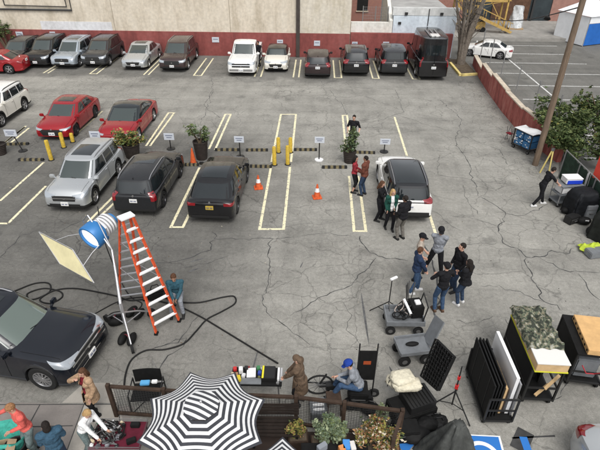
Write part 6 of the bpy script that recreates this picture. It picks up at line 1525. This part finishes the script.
# striped umbrellas
M_capst = bpy.data.materials.new('diagonal_stripe_cloth'); M_capst.use_nodes = True; t = M_capst.node_tree; N = t.nodes; L = t.links
tc = N.new('ShaderNodeTexCoord'); dp = N.new('ShaderNodeVectorMath'); dp.operation = 'DOT_PRODUCT'; dp.inputs[1].default_value = (math.cos(.75)/.105, math.sin(.75)/.105, 0); L.new(tc.outputs['Object'], dp.inputs[0])
fr = N.new('ShaderNodeMath'); fr.operation = 'FRACT'; L.new(dp.outputs['Value'], fr.inputs[0]); gt = N.new('ShaderNodeMath'); gt.operation = 'GREATER_THAN'; gt.inputs[1].default_value = .5; L.new(fr.outputs[0], gt.inputs[0])
mx = N.new('ShaderNodeMix'); mx.data_type = 'RGBA'; mx.inputs[6].default_value = (.045, .047, .055, 1); mx.inputs[7].default_value = (.66, .66, .66, 1); L.new(gt.outputs[0], mx.inputs[0]); L.new(mx.outputs[2], N['Principled BSDF'].inputs['Base Color']); N['Principled BSDF'].inputs['Roughness'].default_value = .85
def umbrella(label, apexpx, z_ap, z_edge, R, rot, tilt=(0, 0)):
    q = g(apexpx[0], apexpx[1], z_ap); t_ = thing('striped_umbrella', label, 'umbrella', (q.x, q.y, 0), rot)
    mb, mw = mat('stripe_charcoal', (.045, .047, .055), .85, var=.12, scale=20), mat('stripe_white', (.66, .66, .66), .85, var=.05, scale=20)
    b = B(); ns = 8; sub = 8; nr = 30; r0 = R*.23; drop = z_ap-z_edge
    def P(ring, k):     # ring 0..nr ; k 0..ns*sub
        f = ring/nr; r = r0+(R-r0)*f; s = k/sub; i = int(s) % ns; u = s-int(s); a0 = 2*PI*i/ns; a1 = a0+2*PI/ns
        p0 = Vector((math.cos(a0), math.sin(a0), 0))*r; p1 = Vector((math.cos(a1), math.sin(a1), 0))*r; p = p0.lerp(p1, u); sag = math.sin(PI*u)
        p *= 1-.13*sag*f**1.5; p.z = z_ap-.06-drop*(r/R)**1.12*1.0-.025*sag*f; return p
    vs = [P(i, k) for i in range(nr+1) for k in range(ns*sub)]; b.add(vs, []); N_ = ns*sub
    for i in range(nr):
        m = (i//2) % 2 if True else 0
        for k in range(N_): b.f.append([i*N_+k, i*N_+(k+1) % N_, (i+1)*N_+(k+1) % N_, (i+1)*N_+k]); b.m.append(m)
    # valance edge
    o = b.build('canopy', [mb, mw], t_, smooth=True, ang=50)
    # vent cap with stripes in one direction
    b = B(); Rc = R*.275; n = 26
    def cap_z(x, y):
        r = math.hypot(x, y); return z_ap+.015-.30*drop*(r/Rc)**1.1*.55
    def inside(x, y): return all(x*math.cos(2*PI*(i+.5)/8)+y*math.sin(2*PI*(i+.5)/8) < Rc*math.cos(PI/8) for i in range(8))
    vs = [];
    for i in range(13):
        for k in range(N_):
            s = k/sub; ii = int(s) % ns; u = s-int(s); a0 = 2*PI*ii/ns; a1 = a0+2*PI/ns; p = (Vector((math.cos(a0), math.sin(a0), 0)).lerp(Vector((math.cos(a1), math.sin(a1), 0)), u))*Rc*(i/12+.001); vs.append(Vector((p.x, p.y, cap_z(p.x, p.y))))
    o2 = len(b.v); b.v += vs
    for i in range(12):
        for k in range(N_):
            c_ = (vs[i*N_+k]+vs[(i+1)*N_+(k+1) % N_])/2; w = c_.x*math.cos(1.15)+c_.y*math.sin(1.15)+.12*math.hypot(c_.x, c_.y)
            b.f.append([i*N_+k, i*N_+(k+1) % N_, (i+1)*N_+(k+1) % N_, (i+1)*N_+k]); b.m.append(0)
    b.build('vent_cap', M_capst, t_, smooth=True, ang=50)
    for k in range(8):
        a = 2*PI*k/8; rib = B(); rib.tube([(math.cos(a)*r*R, math.sin(a)*r*R, z_ap-.085-drop*r**1.12) for r in (.05, .4, .7, .985)], .011, 6); rib.build('rib', M_dwood, t_)
    B().cyl((0, 0, 0), (0, 0, z_ap-.03), .025, n=12).build('pole', M_dwood, t_, smooth=True); B().lathe([(0, 0), (.25, 0), (.25, .05), (.05, .09), (0, .09)], n=20).build('base', M_blkg, t_)
    B().lathe([(0, z_ap+.0), (.025, z_ap+.02), (.02, z_ap+.06), (0, z_ap+.075)], n=10).build('finial', M_alu, t_, smooth=True)
    return t_
umbrella('large black and white striped umbrella over the patio, fully in view', (201, 403), 2.15, 1.74, 1.16, PI/8+.03)
umbrella('second black and white striped umbrella, only one corner in view at the bottom edge', (279, 489), 2.1, 1.78, 1.12, PI/2+.02)
# floor and furniture of the patio
pd = tag(B().box((0, 0, 0), (1, 1, 1)).build('patio_floor', mat('patio_brown', (.05, .036, .03), .85, var=.3, scale=3)), kind='structure'); A, C = g(231, 430), g(392, 520)
pd.location = ((A.x+C.x)/2, C.y/2+A.y/2, .022); pd.scale = (C.x-A.x, A.y-C.y, .03)
M_bnc = mat('dark_bench_wood', (.022, .016, .013), .8, var=.3, scale=5)
bn = thing('slatted_bench', 'dark slatted bench behind the mesh between the two striped umbrellas', 'bench', g(276, 440)+Vector((0, .0, .04)), .03)
for k in range(6): B().box((0, -.2+k*.08, .42), (.95, .06, .025)).build('slat', M_bnc, bn)
for k in range(4): B().box((0, .24, .52+k*.09), (.95, .02, .06)).build('back_slat', M_bnc, bn)
for x in (-.44, .44):
    for y in (-.2, .23): B().box((x, y, .2), (.05, .05, .4)).build('leg', M_blk, bn)
def planter(label, pts_, w, d, h, blobs, n, size, mats, seed, wts, mt=M_dwood):
    t_ = thing('planter', label, 'planter', pts_, .08); b = B(); b.box((0, 0, h/2), (w, d, h)); b.build('planter_box', mt, t_, bevel=.01); B().box((0, 0, h+.003), (w-.06, d-.06, .02)).build('soil', MATS['soil'], t_)
    sb = B(); rr = random.Random(seed)
    for k in range(8):
        c, r = blobs[k % len(blobs)]; sb.tube([(c[0]*.5, c[1]*.5, h), (c[0]*.9, c[1]*.9, h+(c[2]-h)*.6), (c[0]+rr.uniform(-.5, .5)*r[0], c[1]+rr.uniform(-.5, .5)*r[1], c[2])], [.012, .01, .006], 5)
    sb.build('stems', MATS['bark'], t_); foliage('foliage', t_, blobs, n, size, mats, seed, wts)
L_fl = leafmat('flower_pale', (.55, .48, .36), (.62, .56, .46))
planter('planter with a rounded grey green shrub behind the mesh fence', g(329, 452), .75, .35, .35, [((-.08, .02, .66), (.24, .2, .24)), ((.16, .05, .62), (.2, .18, .2)), ((.0, .1, .84), (.16, .14, .14))], 3400, .075, [L_gy, L_md, L_pl], 31, [5, 2, 2])
planter('planter with a wide reddish flowering shrub and a pale tuft', g(375, 459), .95, .4, .35, [((-.18, .05, .72), (.26, .24, .22)), ((.14, .0, .66), (.32, .26, .22)), ((.0, .16, .86), (.24, .18, .14))], 5200, .065, [L_rd, L_yl, L_fl, L_dk], 32, [4, 3, 2, 3])
planter('low planter with pale green tuft under the right end of the patio rail', g(381, 430), .3, .25, .2, [((0, 0, .62), (.13, .12, .2))], 420, .07, [L_pl, L_md], 34, [4, 1])
planter('planter with a low brownish shrub left of the grey green shrub', g(298, 446), .4, .3, .35, [((0, .05, .56), (.2, .18, .2))], 1300, .06, [L_rd, L_yl, L_dk], 33, [2, 4, 3])
# things at the very bottom
bt = thing('cluttered_tray', 'dark tray with coiled wires and small coloured packs at the bottom edge', 'tray', g(334, 470), .05); B().box((0, 0, .5), (1.3, .5, .04)).build('tray_top', M_blk, bt)
for x in (-.6, .6): B().box((x, 0, .25), (.05, .45, .48)).build('leg', M_blk, bt)
for k, (x, y, w, d, c, nm) in enumerate(((.22, .12, .14, .20, (.06, .25, .60), 'blue pack'), (.34, .10, .10, .18, (.65, .62, .6), 'white pack'), (.13, .05, .12, .12, (.60, .25, .08), 'orange pack'), (-.25, .1, .2, .1, (.25, .27, .3), 'grey pack'))):
    o = thing('small_pack', 'small %s standing on the dark tray at the bottom edge' % nm, 'pack', bt.matrix_basis @ Vector((x, y, .52)), .2*k); B().box((0, 0, .08), (w, d, .16)).build('pack_body', mat('pack_%d' % k, c, .5), o, bevel=.008)
# table of battery gear outside the fence
q = g(258, 395); tb = thing('gear_table', 'black folding table crowded with battery cases right of the big umbrella', 'table', q, .02); TH = .62; TL = 1.12
B().box((0, 0, TH), (TL, .50, .035)).build('table_top', M_blk, tb, bevel=.006)
for x in (-.5, .5):
    for y in (-.2, .2): B().beam((x, y, 0), (x*.95, y, TH), .03).build('leg', M_steel, tb)
def on(t, z, name, label, cat, x, y, dims, m, rz=0, extra=None):
    o = thing(name, label, cat, t.matrix_basis @ Vector((x, y, z)), t.rotation_euler.z+rz); B().box((0, 0, dims[2]/2), dims).build(name+'_body' if name != 'paper' else 'sheet_stack', m, o, bevel=min(dims)*.12, smooth=True)
    if extra: extra(o)
    return o
on(tb, TH+.018, 'battery_case', 'black case with a yellow stripe on the gear table', 'case', .26, .02, (.30, .36, .12), M_blkg, 0, lambda o: B().box((-.12, 0, .123), (.04, .34, .01)).build('yellow_stripe', mat('label_yellow', (.7, .62, .03), .5), o))
on(tb, TH+.018, 'paper', 'white paper stack on the gear table', 'paper', -.13, .08, (.20, .26, .03), M_whp, .06)
on(tb, TH+.018, 'dark_pad', 'flat dark grey pad at the front of the gear table', 'pad', -.12, -.15, (.46, .16, .02), M_grey, 0)
on(tb, TH+.018, 'yellow_tape', 'cluster of yellow tape rolls at the left end of the gear table', 'tape', -.42, -.12, (.16, .14, .09), mat('tape_yellow', (.62, .48, .03), .5), .3)
on(tb, TH+.018, 'white_roll', 'left white roll standing on the gear table', 'roll', -.36, .1, (.09, .12, .14), M_whp, .1)
on(tb, TH+.018, 'white_towel', 'long white folded towel at the right end of the gear table', 'towel', .48, .03, (.05, .34, .07), M_whp, 0)
on(tb, TH+.018, 'grey_towel', 'long pale grey folded towel beside the white towel', 'towel', .54, .03, (.045, .34, .06), mat('towel_grey', (.45, .45, .46), .9), 0)
rr = random.Random(14); cols = [((.5, .03, .03), 'red'), ((.02, .02, .02), 'black'), ((.6, .6, .6), 'pale'), ((.05, .2, .08), 'green'), ((.03, .06, .3), 'dark blue'), ((.35, .2, .1), 'brown')]
posn = [(-.5, .16), (-.25, .19), (-.29, -.02), (.02, .2), (.06, .06), (-.45, .0)]
posn += [(-.54, .04), (-.20, .22), (.10, .19), (-.38, .21), (.06, -.05), (.47, -.2)]
for k, (x, y) in enumerate(posn[6:]): on(tb, TH+.018, 'gear_item', 'tiny %s item on the gear table, %s' % ((('cream', 'dark red', 'silver', 'black and square', 'olive', 'grey and flat')[k]), ('at its left end', 'behind the white paper', 'behind the battery case', 'behind the white roll', 'beside the grey pad', 'at its right front corner')[k]), 'item', x, y, (.06, .05, .05), mat('item_%d' % k, ((.5, .42, .3), (.2, .02, .02), (.5, .5, .5), (.01, .01, .01), (.12, .12, .04), (.2, .2, .2))[k], .5), rr.uniform(-.6, .6))
for k, (x, y) in enumerate(posn[:6]): on(tb, TH+.018, 'battery_pack', 'small %s battery pack on the gear table' % cols[k][1], 'battery', x, y, (.08, .10, .07), mat('pack_'+cols[k][1].replace(' ', '_'), cols[k][0], .5), rr.uniform(-.4, .4))
# hooded person at the gear table
M_bc = fab('brown_coat_cloth', (.115, .078, .052), 8, .3)
person('person in a long brown hooded coat standing at the right end of the gear table', pp(300, 403), PI-.25, C_black, C_black, 'mid', M_bc, 0, 1.62, pose=dict(lean=(.12, 0), hL=(.38, .10, 1.0), hR=(.36, -.10, .98), look=(1, 0, -.7)), jacket=(M_bc, .42, False))
# soft bags and flat cases packed along the patio rail
for i, (x, y, rz, lab) in enumerate(((352, 407, .3, 'black soft bag behind the middle patio fence panel'), (371, 413, -.2, 'black soft bag behind the rightmost patio fence panel'), (398, 428, .9, 'black soft bag beside the patio corner post'), (436, 425, .2, 'black soft bag at the foot of the eggcrate panel stand'))):
    t_ = thing('soft_bag', lab, 'bag', g(x, y), rz); b = B(); ball(b, (0, 0, .13), (.24, .15, .13), n=18); o = b.build('bag_body', M_blk, t_, smooth=True); crumple(o, .018, 9, 1)
    for s_ in (1, -1): B().tube([(-.1, s_*.07, .22), (-.06, s_*.05, .33), (.06, s_*.05, .33), (.1, s_*.07, .22)], .010, 6).build('handle', M_blkg, t_, smooth=True)
# chair with laptop behind the left panel
q = g(150, 404); fc_ = thing('camp_chair', 'black mesh camp chair behind the left patio fence panel', 'chair', q, .1)
B().grid(lambda u, v: Vector(((u-.5)*.62, (v-.5)*.48, .42-.07*math.sin(PI*u)*math.sin(PI*v))), 8, 8).build('seat', M_blk, fc_, smooth=True, solid=.01)
for s in (-1, 1):
    B().tube([(s*.33, -.26, 0), (s*.33, -.24, .58), (s*.33, .24, .60), (s*.33, .28, 0)], .016, 8).build('side_frame', M_blkg, fc_, smooth=True)
    B().beam((s*.32, -.24, .03), (-s*.32, .24, .40), .016).build('cross_bar', M_blkg, fc_)
B().grid(lambda u, v: Vector(((u-.5)*.6, .27+.03*math.sin(PI*u), .45+.38*v)), 8, 4).build('backrest', M_blk, fc_, smooth=True, solid=.01)
bl = thing('blue_pack', 'small light blue pack lying on the top rail side of the camp chair', 'pack', q+Vector((-.02, .05, .62)), .1); B().box((0, 0, .03), (.20, .12, .06)).build('pack_body', mat('pack_lightblue', (.10, .35, .62), .4), bl, bevel=.01); B().box((.2, .02, .03), (.12, .08, .06)).build('white_part', M_whp, bl, bevel=.01)
lp = thing('folding_reflector', 'thin pale triangular frame standing behind the camp chair', 'frame', q+Vector((.1, .36, 0)), .2); b = B(); b.tube([(-.16, 0, .1), (0, .05, .95), (.2, 0, .1)], .012, 6); b.tube([(-.13, 0, .3), (.16, 0, .3)], .01, 6); b.build('frame_tube', M_alu, lp, smooth=True)
# flower table at the lower left
q = g(124, 452); ft = thing('wire_table', 'low black wire table crowded with small film props beside the umbrella', 'table', q, .03); TZ = .55
B().box((0, 0, TZ), (1.0, .62, .03)).build('table_top', mat('burgundy_cloth', (.10, .012, .025), .85, var=.2, scale=6), ft, bevel=.005)
for x in (-.46, .46):
    for y in (-.27, .27): B().cyl((x, y, 0), (x, y, TZ), .015, n=8).build('leg', M_blkg, ft, smooth=True)
rimm = B()
for z in (TZ+.03, TZ+.09): rimm.tube([(-.5, -.31, z), (.5, -.31, z), (.5, .31, z), (-.5, .31, z)], .008, 6, closed=True)
rimm.build('wire_rim', M_steel, ft)
rr = random.Random(44); pc_ = [('white', (.7, .7, .7)), ('black', (.02, .02, .02)), ('silver', (.5, .5, .5)), ('gunmetal', (.10, .10, .11)), ('green', (.06, .25, .12)), ('cream', (.6, .5, .35)), ('grey', (.2, .2, .22)), ('dark red', (.14, .015, .02))]
wheres = ['in the back left corner', 'at the back middle', 'near the left edge', 'beside the left rim', 'at the front left corner', 'at the front middle', 'left of the centre', 'near the blonde person']
k = 0
for i in range(4):
    for j in range(5):
        x = -.44+.15*i+rr.uniform(-.03, .03); y = -.24+.12*j+rr.uniform(-.03, .03); nm, c_ = pc_[(i*3+j*5) % 8]
        row = ('front', 'second', 'middle', 'fourth', 'back')[j]; colm = ('leftmost', 'second', 'third', 'right-hand')[i]
        o = thing('film_prop', 'small %s prop, %s in the %s row on the wire table' % (nm, colm, row), 'prop', ft.matrix_basis @ Vector((x, y, TZ+.017)), rr.uniform(-1, 1)); h = rr.uniform(.05, .15)
        sh = (i+j) % 3; b = B()
        if sh == 0: b.lathe([(0, 0), (.035, 0), (.04, h*.5), (.018, h*.8), (.02, h), (0, h)], n=12)
        elif sh == 1: b.box((0, 0, h/2), (.09, .05, h)); b.cyl((0, 0, h), (0, 0, h+.02), .02, n=8)
        else: ball(b, (0, 0, h*.5), (.05, .035, h*.5)); b.cyl((-.06, 0, .02), (.08, .02, .05), .01, n=6)
        b.build('prop_body', mat('prop_'+nm.replace(' ', '_'), c_, .4), o, smooth=True)
for k, (x, y, w) in enumerate(((.28, .2, 'right of the small props'), (.3, -.15, 'at the front right'))):
    on(ft, TZ+.017, 'camera_body', 'black camera part lying on the burgundy cloth '+w, 'camera', x, y, (.18, .10, .09), M_blk, .4*k)
tw = thing('wire_tangle', 'tangle of black and silver wires over the props on the wire table', 'wires', ft.matrix_basis @ Vector((-.2, 0, TZ+.05))); rr = random.Random(91)
for k in range(16):
    P_ = [Vector((rr.uniform(-.28, .3), rr.uniform(-.27, .27), rr.uniform(-.02, .14))) for _ in range(5)]; B().tube(smoothpath(P_, 5), rr.uniform(.005, .012), 5).build('wire', (M_cable, M_cable, M_steel)[k % 3], tw, smooth=True)
for k in range(12):
    x, y = rr.uniform(-.4, .15), rr.uniform(-.24, .24); B().box((x+.2, y, rr.uniform(-.01, .05)), (rr.uniform(.05, .12), rr.uniform(.03, .07), rr.uniform(.03, .07)), rr.uniform(-2, 2)).build('connector', (M_blk, M_blkg, M_grey)[k % 3], tw, bevel=.006)
# bins and boxes at the lower left corner
q = g(12, 452); tq = thing('turquoise_bag', 'turquoise cloth bag standing open at the lower left corner', 'bag', q, .2); b = B(); N_ = 28
for u in range(9):
    f = u/8
    for v in range(N_): t = 2*PI*v/N_; k9 = (.30+.10*f)*(1+.05*math.sin(5*t+2*f)); b.v.append(Vector((k9*1.1*sgnpow(math.cos(t), .6), k9*.8*sgnpow(math.sin(t), .6), .02+.6*f)))
for u in range(4):
    for v in range(N_): t = 2*PI*v/N_; k9 = (.40-.03-.09*u)*.95; b.v.append(Vector((k9*1.1*sgnpow(math.cos(t), .6), k9*.8*sgnpow(math.sin(t), .6), .60-.16*u+.05*math.sin(3*t))))
b.f = [[u*N_+v, u*N_+(v+1) % N_, (u+1)*N_+(v+1) % N_, (u+1)*N_+v] for u in range(12) for v in range(N_)]+[[12*N_+v for v in range(N_)]]; b.m = [0]*len(b.f)
b.build('cloth', fab('turquoise_cloth', (.06, .36, .29), 8, .15), tq, smooth=True, ang=75)
def carton(label, q, rz, w, d, h, m):
    t_ = thing('carton', label, 'box', q, rz); b = B(); th = .012
    for s in (1, -1): b.box((s*w/2, 0, h/2), (th, d, h)); b.box((0, s*d/2, h/2), (w-th*2.2, th, h))
    b.box((0, 0, .01), (w-.03, d-.03, .02)); b.build('carton_body', m, t_)
    for s in (1, -1): B().beam((s*(w/2+.01), 0, h+.005), (s*(w/2+.14), 0, h-.05), d*.95, .008, up=(0, 0, 1)).build('flap', m, t_)
M_card = mat('brown_card', (.34, .25, .16), .85, var=.1, scale=4)
carton('open brown card box at the lower left corner, below the turquoise bag', g(2, 470), .3, .5, .42, .62, M_card); carton('small brown card box right of the black bin at the bottom edge', g(39, 478), -.5, .36, .3, .55, M_card)
bn2 = thing('black_bin', 'small black bin between the turquoise bag and the denim jacket', 'bin', g(23, 462), .4); B().lathe([(0, .02), (.15, .02), (.19, .55), (.17, .55), (.13, .06), (0, .06)], n=20).build('bin_body', M_blk, bn2, smooth=True); B().lathe([(.19, .54), (.205, .55), (.205, .57), (.185, .57)], n=20).build('bin_rim', M_blkg, bn2)
